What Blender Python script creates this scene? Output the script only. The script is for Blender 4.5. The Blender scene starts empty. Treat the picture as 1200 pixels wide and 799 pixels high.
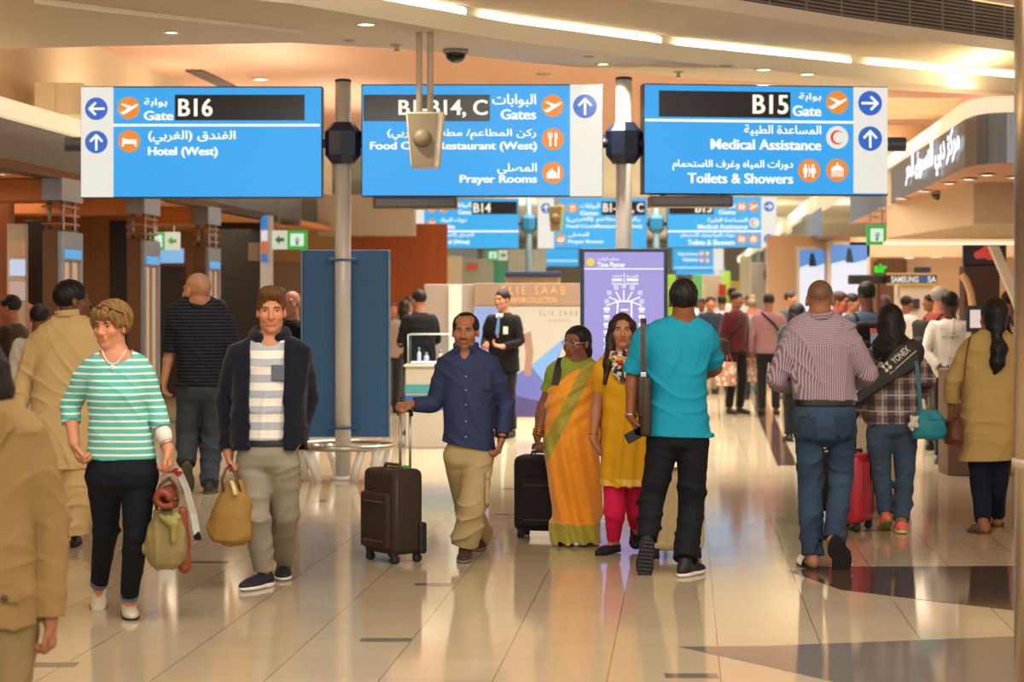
import bpy, bmesh, math, random
import numpy as np
from mathutils import Vector, Matrix

SC = bpy.context.scene
COL = SC.collection
R_ = math.radians
# ------------------------------------------------------------------ camera, sky, lights, exposure
FPX, EYE, CX, HY = 2400.0, 1.65, 600.0, 352.0      # focal length in px of the 1200x799 frame, eye height, horizon row
cam = bpy.data.objects.new('camera', bpy.data.cameras.new('camera'))
COL.objects.link(cam)
cam.location = (0, 0, EYE)
cam.rotation_euler = (R_(90), 0, 0)
cam.data.sensor_width = 36
cam.data.lens = FPX * 36 / 1200
cam.data.shift_y = -(399.5 - HY) / 1200
cam.data.clip_end = 400
cam.data.dof.use_dof = True
cam.data.dof.focus_distance = 12.4
cam.data.dof.aperture_fstop = 3.0
SC.camera = cam
SC.view_settings.view_transform = 'Standard'
SC.view_settings.look = 'None'
SC.view_settings.exposure = 0.32
SC.view_settings.gamma = 1
SC.view_settings.use_curve_mapping = False
wd = bpy.data.worlds.new('world')
SC.world = wd
wd.use_nodes = True
wd.node_tree.nodes['Background'].inputs[0].default_value = (1.0, 0.935, 0.85, 1)
wd.node_tree.nodes['Background'].inputs[1].default_value = 1.1


def area(name, loc, sx, sy, power, color=(1, .91, .79), rot=(0, 0, 0), spread=180):
    l = bpy.data.lights.new(name, 'AREA')
    l.shape = 'RECTANGLE'
    l.size, l.size_y, l.energy, l.color = sx, sy, power, color
    l.spread = R_(spread)
    o = bpy.data.objects.new(name, l)
    o.location, o.rotation_euler = loc, rot
    COL.objects.link(o)
    return o


HALL = math.atan(203 / FPX)                        # the hall runs 4.8 degrees to the right of the view axis
HD = (math.sin(HALL), math.cos(HALL))


def hall_x(x0, d0, d):
    return x0 + (d - d0) * math.tan(HALL)


XLW = lambda d: -4.78 + (d - 19.1) * .0846 - .35
for d, pw in ((3.0, 400), (9.5, 400)):             # added soft fill lights under the ceiling, no visible fittings; these two tilt forward
    area('ceiling_fill_light', (d * .085, d, 4.45), 7.5, 5.0, pw, rot=(R_(26), 0, 0))
area('ceiling_fill_light', (1.5, 20.6, 4.45), 8.0, 1.4, 330, spread=125)  # added fill that brightens the sign posts and the kiosk counter
for d, pw in ((25, 640), (33, 640), (42, 640), (52, 640), (63, 640), (75, 640), (88, 640)):
    area('ceiling_fill_light', (d * .085, d, 4.50), 7.5, 6.0, pw, spread=125)
for d in (11, 14.5, 17.5):  # unseen uplights added at both sides to lift the dark ceiling and bulkhead
    area('ceiling_fill_uplight', (XLW(d) - .1, d, 3.62), .5, 3.0, 75, (1, .92, .78), (math.pi, R_(-38), 0))
    if d < 17:
        area('ceiling_fill_uplight', (4.9 + d * .02, d, 3.62), .5, 3.0, 55, (1, .92, .78), (math.pi, R_(38), 0))
for d in (4, 24, 30, 38, 48, 60):                # more added uplights above the shop fronts, to brighten the ceiling
    for q in (-1, 1):
        area('ceiling_fill_uplight', (d * .085 + q * 4.9, d, 3.75), .8, 4.0, 36, (1, .9, .76), (math.pi, R_(18) * q, 0))
area('shop_lamp_light', (-6.8, 22, 2.80), 2.5, 6, 100, (1, .78, .52))
area('shop_lamp_light', (-5.2, 31, 2.80), 2.0, 6, 90, (1, .78, .52))
area('shop_lamp_light', (6.6, 29.5, 2.80), 3.0, 5, 110, (1, .82, .62))
area('shop_lamp_light', (7.6, 35, 2.80), 3.0, 4, 110, (1, .82, .62))

# ------------------------------------------------------------------ colours and materials


def lin(h):
    if isinstance(h, (tuple, list)):
        return tuple(h)
    h = h.lstrip('#')
    v = [int(h[i:i + 2], 16) / 255 for i in (0, 2, 4)]
    return tuple(c / 12.92 if c <= .04045 else ((c + .055) / 1.055) ** 2.4 for c in v)


_M = {}


class Tree:
    def __init__(s, name):
        s.m = bpy.data.materials.new(name)
        s.m.use_nodes = True
        s.t = s.m.node_tree
        s.b = s.t.nodes['Principled BSDF']
        s._xyz = None

    def node(s, typ, **kw):
        n = s.t.nodes.new('ShaderNode' + typ)
        for k, v in kw.items():
            setattr(n, k, v)
        return n

    def put(s, sock, v):
        if v is None:
            return
        if hasattr(v, 'is_output'):
            s.t.links.new(v, sock)
        elif isinstance(v, (tuple, list)):
            sock.default_value = (*v, 1) if len(v) == 3 and len(sock.default_value) == 4 else v
        else:
            sock.default_value = v

    def math(s, op, a, b=None, c=None):
        n = s.node('Math', operation=op)
        s.put(n.inputs[0], a)
        s.put(n.inputs[1], b)
        s.put(n.inputs[2], c)
        return n.outputs[0]

    def coord(s):
        if not hasattr(s, '_co'):
            s._co = s.node('TexCoord').outputs['Object']
        return s._co

    def xyz(s):
        if s._xyz is None:
            n = s.node('SeparateXYZ')
            s.put(n.inputs[0], s.coord())
            s._xyz = tuple(n.outputs)
        return s._xyz

    def mix(s, f, a, b):
        n = s.node('Mix', data_type='RGBA')
        s.put(n.inputs[0], f)
        s.put(n.inputs[6], a)
        s.put(n.inputs[7], b)
        return n.outputs[2]

    def noise(s, scale, detail=3, stretch=None, dist=0):
        n = s.node('TexNoise')
        v = s.coord()
        if stretch:
            mp = s.node('Mapping')
            s.put(mp.inputs['Vector'], v)
            mp.inputs['Scale'].default_value = stretch
            v = mp.outputs[0]
        s.put(n.inputs['Vector'], v)
        n.inputs['Scale'].default_value = scale
        n.inputs['Detail'].default_value = detail
        n.inputs['Distortion'].default_value = dist
        return n.outputs[0]

    def stripe(s, v, period, duty, off=0.0):
        """1 inside the stripe"""
        a = s.math('MULTIPLY_ADD', v, 1.0 / period, off)
        return s.math('LESS_THAN', s.math('FRACT', a), duty)

    def bump(s, h, strength=.3, dist=.005):
        n = s.node('Bump')
        n.inputs['Strength'].default_value = strength
        n.inputs['Distance'].default_value = dist
        s.put(n.inputs['Height'], h)
        s.t.links.new(n.outputs[0], s.b.inputs['Normal'])

    def done(s, color=None, rough=.6, metal=0, spec=.5, emit=None, estr=1.0, **kw):
        s.put(s.b.inputs['Base Color'], lin(color) if isinstance(color, str) else color)
        s.put(s.b.inputs['Roughness'], rough)
        s.put(s.b.inputs['Metallic'], metal)
        s.put(s.b.inputs['Specular IOR Level'], spec)
        if emit is not None:
            s.put(s.b.inputs['Emission Color'], lin(emit) if isinstance(emit, str) else emit)
            s.put(s.b.inputs['Emission Strength'], estr)
        for k, v in kw.items():
            s.put(s.b.inputs[k.replace('_', ' ')], v)
        return s.m


def mat(color, rough=.6, metal=0, name=None, vary=0, vscale=6, bump=0, bscale=60, **kw):
    key = (color, rough, metal, vary, bump, bscale, str(sorted(kw.items())))
    if key in _M:
        return _M[key]
    t = Tree(name or 'surface')
    c = lin(color)
    if vary:
        f = t.noise(vscale, 4)
        c = t.mix(f, tuple(x * (1 - vary) for x in c), tuple(min(1, x * (1 + vary)) for x in c))
    if bump:
        t.bump(t.noise(bscale, 3), bump, .004)
    _M[key] = t.done(c, rough, metal, **kw)
    return _M[key]


def cloth(color, rough=.85, vary=.12, bump=.35, bscale=35):
    return mat(color, rough, 0, 'fabric', vary, 9, bump, bscale, spec=.2, Sheen_Weight=.15)


def glow(color, s=1.0, base='#202020'):
    return mat(base, .4, 0, 'backlit_face', emit=color, estr=s * .80)


def wood(c1, c2, rough=.35, scale=3, stretch=(1, 1, .12)):
    key = ('wood', c1, c2, rough, scale, stretch)
    if key not in _M:
        t = Tree('wood')
        f = t.noise(scale * 4, 5, stretch=stretch, dist=.6)
        _M[key] = t.done(t.mix(f, lin(c1), lin(c2)), rough)
    return _M[key]


def brushed(c, rough=.35, stretch=(1, 1, .05)):
    key = ('brushed', c, rough, stretch)
    if key not in _M:
        t = Tree('brushed_metal')
        f = t.noise(26, 4, stretch=stretch)
        k = lin(c)
        _M[key] = t.done(t.mix(f, tuple(x * .75 for x in k), tuple(min(1, x * 1.2) for x in k)), rough, .9)
    return _M[key]


# ------------------------------------------------------------------ objects


def W(px, py, d):
    """point in the hall that stands at depth d behind pixel (px, py)"""
    return Vector(((px - CX) * d / FPX, d, EYE - (py - HY) * d / FPX))


def G(px, py, z=0.0):
    """point on the floor (or at height z) behind a pixel"""
    d = (EYE - z) * FPX / (py - HY)
    return W(px, py, d)


def tag(o, label=None, cat=None, group=None, kind=None):
    if label:
        o['label'] = label
    if cat:
        o['category'] = cat
    if group:
        o['group'] = group
    if kind:
        o['kind'] = kind
    return o


def thing(name, label, cat, loc=(0, 0, 0), rz=0, group=None):
    o = bpy.data.objects.new(name, None)
    o.empty_display_size = .1
    COL.objects.link(o)
    o.location, o.rotation_euler = loc, (0, 0, rz)
    return tag(o, label, cat, group)


def link(name, me, m, parent=None, smooth=True):
    o = bpy.data.objects.new(name, me)
    COL.objects.link(o)
    for x in (m if isinstance(m, (list, tuple)) else [m]):
        me.materials.append(x)
    if parent is not None:
        o.parent = parent
    if smooth and len(me.polygons):
        me.polygons.foreach_set('use_smooth', [True] * len(me.polygons))
    return o


def obj(name, bm, m, parent=None, smooth=False, auto=None):
    me = bpy.data.meshes.new(name)
    bmesh.ops.recalc_face_normals(bm, faces=bm.faces)
    if auto is not None:
        for f in bm.faces:
            f.smooth = True
        for e in bm.edges:
            if len(e.link_faces) == 2 and e.calc_face_angle(0) > R_(auto):
                e.smooth = False
    bm.to_mesh(me)
    bm.free()
    return link(name, me, m, parent, smooth)


def struct(name, bm, m, smooth=False, auto=None):
    o = obj(name, bm, m, None, smooth, auto)
    o['kind'] = 'structure'
    return o


def dup(root, loc=None, rz=None, label=None):
    r = root.copy()
    COL.objects.link(r)
    if loc is not None:
        r.location = loc
    if rz is not None:
        r.rotation_euler = (0, 0, rz)
    if label:
        r['label'] = label
    for ch in list(root.children):
        c = ch.copy()
        COL.objects.link(c)
        c.parent = r
        for g in list(ch.children):
            d = g.copy()
            COL.objects.link(d)
            d.parent = c
    return r


def BM():
    return bmesh.new()


def frame(origin, fwd, up=(0, 0, 1)):
    """matrix: local x = side, y = fwd, z = up"""
    f = Vector(fwd).normalized()
    s = f.cross(Vector(up)).normalized()
    u = s.cross(f)
    m = Matrix((s, f, u)).transposed().to_4x4()
    m.translation = Vector(origin)
    return m


def box(bm, c, size, r=0, seg=2, M=None, mi=0):
    g = bmesh.ops.create_cube(bm, size=1)
    vs = g['verts']
    bmesh.ops.scale(bm, vec=size, verts=vs)
    fs = list({f for v in vs for f in v.link_faces})
    if r > 0:
        r = min(r, min(size) * .499)
        es = list({e for v in vs for e in v.link_edges})
        rr = bmesh.ops.bevel(bm, geom=es, offset=r, segments=seg, profile=.5, affect='EDGES', clamp_overlap=True)
        vs = list({v for f in fs if f.is_valid for v in f.verts} | set(rr['verts']))
        fs = list({f for v in vs for f in v.link_faces})
    for f in fs:
        f.material_index = mi
    bmesh.ops.translate(bm, vec=c, verts=vs)
    if M is not None:
        bmesh.ops.transform(bm, matrix=M, verts=vs)
    return vs


def tube(bm, pts, r, n=10, closed=False, caps=True, mi=0):
    pts = [Vector(p) for p in pts]
    N = len(pts)
    rr = r if isinstance(r, (list, tuple)) else [r] * N
    rings = []
    ref = None
    for i, p in enumerate(pts):
        a = pts[(i - 1) % N] if (closed or i > 0) else p
        b = pts[(i + 1) % N] if (closed or i < N - 1) else p
        t = (b - a).normalized()
        if ref is None:
            ref = t.orthogonal().normalized()
        ref = (ref - t * ref.dot(t))
        ref = ref.normalized() if ref.length > 1e-6 else t.orthogonal().normalized()
        s = t.cross(ref)
        rings.append([bm.verts.new(p + (ref * math.cos(k * 2 * math.pi / n) + s * math.sin(k * 2 * math.pi / n)) * rr[i]) for k in range(n)])
    for i in range(N if closed else N - 1):
        A, B = rings[i], rings[(i + 1) % N]
        for k in range(n):
            f = bm.faces.new((A[k], A[(k + 1) % n], B[(k + 1) % n], B[k]))
            f.material_index = mi
    if caps and not closed:
        bm.faces.new(rings[0]).material_index = mi
        bm.faces.new(rings[-1]).material_index = mi


def lathe(bm, prof, n=24, M=None, mi=0):
    vs = []
    rings = []
    for r, z in prof:
        ring = [bm.verts.new((r * math.cos(k * 2 * math.pi / n), r * math.sin(k * 2 * math.pi / n), z)) for k in range(n)]
        rings.append(ring)
        vs += ring
    for A, B in zip(rings, rings[1:]):
        for k in range(n):
            bm.faces.new((A[k], A[(k + 1) % n], B[(k + 1) % n], B[k])).material_index = mi
    bm.faces.new(rings[0]).material_index = mi
    bm.faces.new(rings[-1]).material_index = mi
    if M is not None:
        bmesh.ops.transform(bm, matrix=M, verts=vs)


def prism(bm, poly, vec, mi=0):
    """extrude a 3-D polygon along vec"""
    vec = Vector(vec)
    a = [bm.verts.new(Vector(p)) for p in poly]
    b = [bm.verts.new(Vector(p) + vec) for p in poly]
    n = len(a)
    fs = [bm.faces.new(a), bm.faces.new(list(reversed(b)))]
    for i in range(n):
        fs.append(bm.faces.new((a[i], b[i], b[(i + 1) % n], a[(i + 1) % n])))
    for f in fs:
        f.material_index = mi


def ribbon(bm, path, prof):
    """sweep quads: path = list of (x, y) points, prof = list of (offset, z) in each path point's own list"""
    rows = [[bm.verts.new(p) for p in r] for r in path]
    for A, B in zip(rows, rows[1:]):
        for k in range(len(A) - 1):
            bm.faces.new((A[k], A[k + 1], B[k + 1], B[k]))


def strap(bm, pts, side, w, th):
    """a flat strap of width w (along side) and thickness th following pts"""
    pts = [Vector(p) for p in pts]
    side = Vector(side).normalized()
    rings = []
    for i, p in enumerate(pts):
        t = (pts[min(i + 1, len(pts) - 1)] - pts[max(i - 1, 0)]).normalized()
        s = (side - t * side.dot(t)).normalized()
        n = t.cross(s) * th / 2
        s = s * w / 2
        rings.append([bm.verts.new(p + q) for q in (-s - n, s - n, s + n, n - s)])
    for A, B in zip(rings, rings[1:]):
        for k in range(4):
            bm.faces.new((A[k], A[(k + 1) % 4], B[(k + 1) % 4], B[k]))
    bm.faces.new(rings[0])
    bm.faces.new(rings[-1])


_AR = {}


def _ar_table():
    def add(c, iso, fin, ini=None, med=None):
        _AR[c] = (iso, fin, ini, med)
    add('ا', 0xFE8D, 0xFE8E)
    add('ب', 0xFE8F, 0xFE90, 0xFE91, 0xFE92)
    add('ة', 0xFE93, 0xFE94)
    p = 0xFE95
    for c in 'تثجحخ':
        add(c, p, p + 1, p + 2, p + 3)
        p += 4
    for c in 'دذرز':
        add(c, p, p + 1)
        p += 2
    for c in 'سشصضطظعغفقكلمنه':
        add(c, p, p + 1, p + 2, p + 3)
        p += 4
    add('و', p, p + 1)
    add('ى', p + 2, p + 3)
    add('ي', p + 4, p + 5, p + 6, p + 7)


_ar_table()


def arabic(s):
    out = []
    for i, c in enumerate(s):
        if c not in _AR:
            out.append({'(': ')', ')': '('}.get(c, c))
            continue
        f = _AR[c]
        pj = i > 0 and s[i - 1] in _AR and _AR[s[i - 1]][2] is not None
        nj = i < len(s) - 1 and s[i + 1] in _AR and f[2] is not None
        out.append(chr(f[3] if pj and nj else f[1] if pj else f[2] if nj else f[0]))
    return ''.join(reversed(out))


def text_mesh(bm, s, x0, x1, zb, zt, M, bold=.02, depth=.004, mi=0, strike=0):
    """letters filling the local box x0..x1 by zb..zt (in M's x/z plane, facing -y)"""
    cu = bpy.data.curves.new('lettering', 'FONT')
    cu.body = s
    cu.offset = bold
    cu.extrude = 0
    cu.resolution_u = 3
    o = bpy.data.objects.new('lettering', cu)
    COL.objects.link(o)
    bpy.context.view_layer.update()
    me = bpy.data.meshes.new_from_object(o.evaluated_get(bpy.context.evaluated_depsgraph_get()))
    bpy.data.objects.remove(o)
    bpy.data.curves.remove(cu)
    n = len(me.vertices)
    if n == 0:
        return
    co = np.empty(n * 3)
    me.vertices.foreach_get('co', co)
    co = co.reshape(-1, 3)
    lo, hi = co.min(0), co.max(0)
    sx = (x1 - x0) / max(1e-6, hi[0] - lo[0])
    sz = (zt - zb) / max(1e-6, hi[1] - lo[1])
    for q in ((-1, 1) if strike else (0, )):             # bold strokes: struck twice, a hair apart
        e = strike * (zt - zb) * q
        vs = [bm.verts.new(M @ Vector((x0 + e + (c[0] - lo[0]) * sx, -depth - .0004 * q, zb + (c[1] - lo[1]) * sz))) for c in co]
        for p in me.polygons:
            try:
                bm.faces.new([vs[i] for i in p.vertices]).material_index = mi
            except ValueError:
                pass
    bpy.data.meshes.remove(me)
# ------------------------------------------------------------------ smooth solid modelling: a distance field, blended, then skinned


def A3(p):
    return np.array((p[0], p[1], p[2]), dtype=np.float64)


def sm_interp(z, keys):
    keys = np.array(sorted(keys), dtype=np.float64)
    zz = np.linspace(keys[0, 0], keys[-1, 0], 160)
    dz = zz[1] - zz[0]
    w = max(1, int(.018 / max(dz, 1e-5)))
    ker = np.hanning(2 * w + 3)
    ker /= ker.sum()
    out = []
    for c in range(1, keys.shape[1]):
        v = np.interp(zz, keys[:, 0], keys[:, c])
        v = np.convolve(np.pad(v, w + 1, mode='edge'), ker, mode='valid')
        out.append(np.interp(z, zz, v))
    return out


class Solid:
    def __init__(s, h=.006):
        s.h = h
        s.ops = []
        s.disp = None

    def cone(s, a, b, ra, rb, k=.02, sub=False):
        a, b = A3(a), A3(b)
        r = max(ra, rb)
        s.ops.append(('cone', np.minimum(a, b) - r, np.maximum(a, b) + r, k, sub, (a, b, ra, rb)))

    def chain(s, pts, rs, k=.02):
        for i in range(len(pts) - 1):
            s.cone(pts[i], pts[i + 1], rs[i], rs[i + 1], k)

    def ell(s, c, r, R=None, k=.02, sub=False):
        c, r = A3(c), A3(r)
        m = r if R is None else np.full(3, r.max())
        s.ops.append(('ell', c - m, c + m, k, sub, (c, r, None if R is None else np.array(R, dtype=np.float64))))

    def box(s, c, half, R=None, rnd=.01, k=.0, sub=False):
        c, half = A3(c), A3(half)
        m = half if R is None else np.full(3, np.linalg.norm(half))
        s.ops.append(('box', c - m, c + m, k, sub, (c, half, None if R is None else np.array(R, dtype=np.float64), rnd)))

    def loft(s, keys, k=.02, n=2.3, yaw=0.0, off=0.0, sub=False):
        """keys: (z, cx, cy, a, b)"""
        K = np.array(sorted(keys), dtype=np.float64)
        K[:, 3:] += off
        m = max(K[:, 3].max(), K[:, 4].max())
        lo = np.array((K[:, 1].min() - m, K[:, 2].min() - m, K[0, 0]))
        hi = np.array((K[:, 1].max() + m, K[:, 2].max() + m, K[-1, 0]))
        if yaw == 0:
            lo[0], hi[0] = (K[:, 1] - K[:, 3]).min(), (K[:, 1] + K[:, 3]).max()
            lo[1], hi[1] = (K[:, 2] - K[:, 4]).min(), (K[:, 2] + K[:, 4]).max()
        s.ops.append(('loft', lo, hi, k, sub, (K.tolist(), n, yaw)))

    def cut(s, p, nrm):
        """throw away what lies on the nrm side of p (done last, so the edge stays clean)"""
        s.ops.append(('cut', None, None, 0, True, (A3(p), A3(nrm) / np.linalg.norm(A3(nrm)))))

    def field(s):
        h = s.h
        add = [o for o in s.ops if o[0] != 'cut' and not o[4]]
        lo = np.min([o[1] for o in add], 0) - 4 * h - .012
        hi = np.max([o[2] for o in add], 0) + 4 * h + .012
        n = np.ceil((hi - lo) / h).astype(int) + 1
        ax = [(lo[i] + h * np.arange(n[i])).astype(np.float32) for i in range(3)]
        f = np.full(n, 1.0, dtype=np.float32)
        for typ, a, b, k, sub, d in s.ops:
            if typ == 'cut':
                continue
            pad = k + 3 * h + .004
            i0 = np.clip(np.floor((a - pad - lo) / h).astype(int), 0, n)
            i1 = np.clip(np.ceil((b + pad - lo) / h).astype(int) + 1, 0, n)
            if np.any(i1 <= i0):
                continue
            X = ax[0][i0[0]:i1[0]][:, None, None]
            Y = ax[1][i0[1]:i1[1]][None, :, None]
            Z = ax[2][i0[2]:i1[2]][None, None, :]
            if typ == 'cone':
                p, q, ra, rb = d
                ba = q - p
                L = max(1e-9, float(ba @ ba))
                t = np.clip(((X - p[0]) * ba[0] + (Y - p[1]) * ba[1] + (Z - p[2]) * ba[2]) / L, 0, 1)
                v = np.sqrt((X - p[0] - t * ba[0]) ** 2 + (Y - p[1] - t * ba[1]) ** 2 + (Z - p[2] - t * ba[2]) ** 2) - (ra + (rb - ra) * t)
            elif typ in ('ell', 'box'):
                c, r, R = d[:3]
                u = [X - c[0], Y - c[1], Z - c[2]]
                if R is not None:
                    u = [u[0] * R[0, i] + u[1] * R[1, i] + u[2] * R[2, i] for i in range(3)]
                if typ == 'ell':
                    k0 = np.sqrt((u[0] / r[0]) ** 2 + (u[1] / r[1]) ** 2 + (u[2] / r[2]) ** 2)
                    k1 = np.sqrt((u[0] / r[0] ** 2) ** 2 + (u[1] / r[1] ** 2) ** 2 + (u[2] / r[2] ** 2) ** 2)
                    v = k0 * (k0 - 1) / np.maximum(k1, 1e-6)
                else:
                    rn = d[3]
                    q = [np.abs(u[i]) - (r[i] - rn) for i in range(3)]
                    v = np.sqrt(sum(np.maximum(x, 0) ** 2 for x in q)) + np.minimum(np.maximum(np.maximum(q[0], q[1]), q[2]), 0) - rn
            else:
                K, e, yaw = d
                cx, cy, aa, bb = sm_interp(Z.ravel(), K)
                cx, cy, aa, bb = (np.asarray(w, dtype=np.float32)[None, None, :] for w in (cx, cy, aa, bb))
                U, V = X - cx, Y - cy
                if yaw:
                    cs, sn = math.cos(yaw), math.sin(yaw)
                    U, V = U * cs + V * sn, -U * sn + V * cs
                q = (np.abs(U / aa) ** e + np.abs(V / bb) ** e) ** (1 / e)
                v = (q - 1) * np.minimum(aa, bb)
                v = np.maximum(v, np.maximum(Z - K[-1][0], K[0][0] - Z))
            v = v.astype(np.float32)
            g = f[i0[0]:i1[0], i0[1]:i1[1], i0[2]:i1[2]]
            if sub:
                v = -v
                if k > 0:
                    hh = np.maximum(k - np.abs(g - v), 0) / k
                    g[...] = np.maximum(g, v) + hh * hh * k * .25
                else:
                    np.maximum(g, v, out=g)
            elif k > 0:
                hh = np.maximum(k - np.abs(g - v), 0) / k
                g[...] = np.minimum(g, v) - hh * hh * k * .25
            else:
                np.minimum(g, v, out=g)
        if s.disp is not None:
            m = np.nonzero(np.abs(f) < .03)
            f[m] += s.disp(ax[0][m[0]], ax[1][m[1]], ax[2][m[2]]).astype(np.float32)
        for typ, a, b, k, sub, d in s.ops:
            if typ == 'cut':
                p, nr = d
                pl = (ax[0] - p[0])[:, None, None] * nr[0] + (ax[1] - p[1])[None, :, None] * nr[1] + (ax[2] - p[2])[None, None, :] * nr[2]
                np.maximum(f, pl.astype(np.float32), out=f)
        f[0], f[-1] = 1, 1
        f[:, 0], f[:, -1] = 1, 1
        f[:, :, 0], f[:, :, -1] = 1, 1
        s.f, s.lo = f, lo
        return f, lo

    def mesh(s, name):
        f, lo = s.field()
        h = s.h
        neg = f < 0
        cnt = np.zeros(np.array(f.shape) - 1, dtype=np.int8)
        offs = [(i, j, k) for i in (0, 1) for j in (0, 1) for k in (0, 1)]
        sl = lambda i, n: slice(i, n - 1 + i)
        for i, j, k in offs:
            cnt += neg[sl(i, f.shape[0]), sl(j, f.shape[1]), sl(k, f.shape[2])]
        mask = (cnt > 0) & (cnt < 8)
        I = np.nonzero(mask)
        nv = len(I[0])
        cv = {o: f[I[0] + o[0], I[1] + o[1], I[2] + o[2]] for o in offs}
        pos = np.zeros((nv, 3))
        num = np.zeros(nv)
        for a in offs:
            for ax in range(3):
                if a[ax] == 1:
                    continue
                b = tuple(1 if q == ax else a[q] for q in range(3))
                va, vb = cv[a], cv[b]
                cr = (va < 0) != (vb < 0)
                t = np.where(cr, va / np.where(cr, va - vb, 1), 0)
                for q in range(3):
                    pos[:, q] += np.where(cr, a[q] + (t if q == ax else 0), 0)
                num += cr
        co = (np.stack(I, 1) + pos / num[:, None]) * h + lo
        idx = np.full(mask.shape, -1, dtype=np.int32)
        idx[I] = np.arange(nv)
        quads = []
        for ax in range(3):
            n = f.shape
            o1, o2 = (ax + 1) % 3, (ax + 2) % 3
            sa = [slice(1, -1)] * 3
            sb = [slice(1, -1)] * 3
            sa[ax], sb[ax] = slice(0, -1), slice(1, None)
            A, B = neg[tuple(sa)], neg[tuple(sb)]
            E = np.nonzero(A != B)
            e = [E[0] + (0 if ax == 0 else 1), E[1] + (0 if ax == 1 else 1), E[2] + (0 if ax == 2 else 1)]

            def cell(d1, d2):
                q = list(e)
                q[o1] = q[o1] - d1
                q[o2] = q[o2] - d2
                return idx[q[0], q[1], q[2]]
            Q = np.stack((cell(1, 1), cell(0, 1), cell(0, 0), cell(1, 0)), 1)
            fl = ~A[E]
            Q[fl] = Q[fl][:, ::-1]
            quads.append(Q)
        Q = np.concatenate(quads)
        Q = Q[(Q >= 0).all(1)]
        me = bpy.data.meshes.new(name)
        me.vertices.add(nv)
        me.vertices.foreach_set('co', co.astype(np.float32).ravel())
        me.loops.add(Q.size)
        me.loops.foreach_set('vertex_index', Q.astype(np.int32).ravel())
        me.polygons.add(len(Q))
        me.polygons.foreach_set('loop_start', np.arange(0, Q.size, 4, dtype=np.int32))
        me.update(calc_edges=True)
        s.co = co
        return me

    def build(s, name, m, parent=None, color=None):
        me = s.mesh(name)
        if color is not None:
            c = color(s.co)
            at = me.color_attributes.new('Col', 'FLOAT_COLOR', 'POINT')
            at.data.foreach_set('color', np.concatenate((c, np.ones((len(c), 1))), 1).astype(np.float32).ravel())
        return link(name, me, m, parent)

    def ray(s, p, d, tmax=.12):
        """first surface point from p along d (field must be evaluated)"""
        p, d = A3(p), A3(d)
        ts = np.linspace(0, tmax, 120)
        q = p[None] + ts[:, None] * d[None]
        g = (q - s.lo) / s.h
        i = np.clip(np.floor(g).astype(int), 0, np.array(s.f.shape) - 2)
        t = g - i
        v = 0
        for a in (0, 1):
            for b in (0, 1):
                for c in (0, 1):
                    w = (t[:, 0] if a else 1 - t[:, 0]) * (t[:, 1] if b else 1 - t[:, 1]) * (t[:, 2] if c else 1 - t[:, 2])
                    v = v + w * s.f[i[:, 0] + a, i[:, 1] + b, i[:, 2] + c]
        hit = np.nonzero(v < 0)[0]
        return q[hit[0]] if len(hit) else p + d * tmax * .5


def folds(amp, seed=0, fz=34, fx=26, tilt=.7):
    """creases of worn cloth: sharp ridges that wander and fade"""
    r = random.Random(seed)
    p = [r.uniform(0, 6.28) for _ in range(12)]

    def rid(v):
        return (1 - np.abs(np.sin(v))) ** 2

    def g(X, Y, Z):
        wx = 1.5 * np.sin(X * 8 + p[0] + Y * 5) + 1.3 * np.sin(Z * 6 + p[1] + Y * 7)
        a = rid(Z * fz * .5 + X * fx * tilt * .6 + 1.2 * wx + p[2])
        b = rid(Z * fz * .32 - X * fx * .75 + Y * 9 + 1.1 * wx + p[3])
        c = rid(Z * fz * .9 + X * fx * .3 - Y * 12 + .9 * wx + p[8])
        ma = np.clip(.35 + .8 * np.sin(Z * 10 + X * 5 + p[4]) * np.sin(X * 12 + Y * 8 + p[5]), 0, 1)
        mb = np.clip(.3 + .8 * np.sin(Z * 8 - X * 9 + p[6]) * np.sin(X * 9 - Y * 6 + Z * 4 + p[7]), 0, 1)
        mc = np.clip(.1 + .8 * np.sin(Z * 13 + p[9]) * np.sin(X * 7 + Y * 9 + p[10]), 0, 1)
        s = .5 * np.sin(X * 14 + Z * 9 + wx + p[11])
        return amp * (.4 * s + .2 - 2.1 * (a * ma + b * mb + .8 * c * mc))
    return g


def hair_disp(amp, seed=0, fz=0):
    r = random.Random(seed)
    p = [r.uniform(0, 6.28) for _ in range(6)]

    def g(X, Y, Z):
        w = np.sin(Z * 31 + p[0]) + np.sin(X * 27 + Y * 25 + p[1])
        return amp * (np.sin(X * 230 + 1.2 * w + p[2]) * np.sin(Y * 210 + Z * 40 + p[3]) + .7 * np.sin((X + Y) * 120 + Z * 35 + w + p[4]))
    return g
# ------------------------------------------------------------------ people
SKIN = {}


def skin(hexc):
    if hexc not in SKIN:
        t = Tree('skin')
        a = t.node('Attribute', attribute_name='Col').outputs['Color']
        f = t.noise(60, 3)
        c = t.node('Mix', data_type='RGBA', blend_type='MULTIPLY')
        c.inputs[0].default_value = 1
        t.put(c.inputs[6], a)
        t.put(c.inputs[7], t.mix(f, (.9, .88, .86), (1, 1, 1)))
        SKIN[hexc] = t.done(c.outputs[2], .5, spec=.35)
        SKIN[hexc].node_tree.nodes['Principled BSDF'].inputs['Subsurface Weight'].default_value = 0
    return SKIN['x'] if 'x' in SKIN else SKIN[hexc]


HAIRM = {}


def hairmat(c):
    if c not in HAIRM:
        t = Tree('hair')
        f = t.noise(55, 4, stretch=(1, 1, .2), dist=.4)
        k = lin(c)
        t.bump(f, .6, .006)
        HAIRM[c] = t.done(t.mix(f, tuple(x * .65 for x in k), tuple(min(1, x * 1.45 + .004) for x in k)), .5, spec=.3)
    return HAIRM[c]


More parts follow.
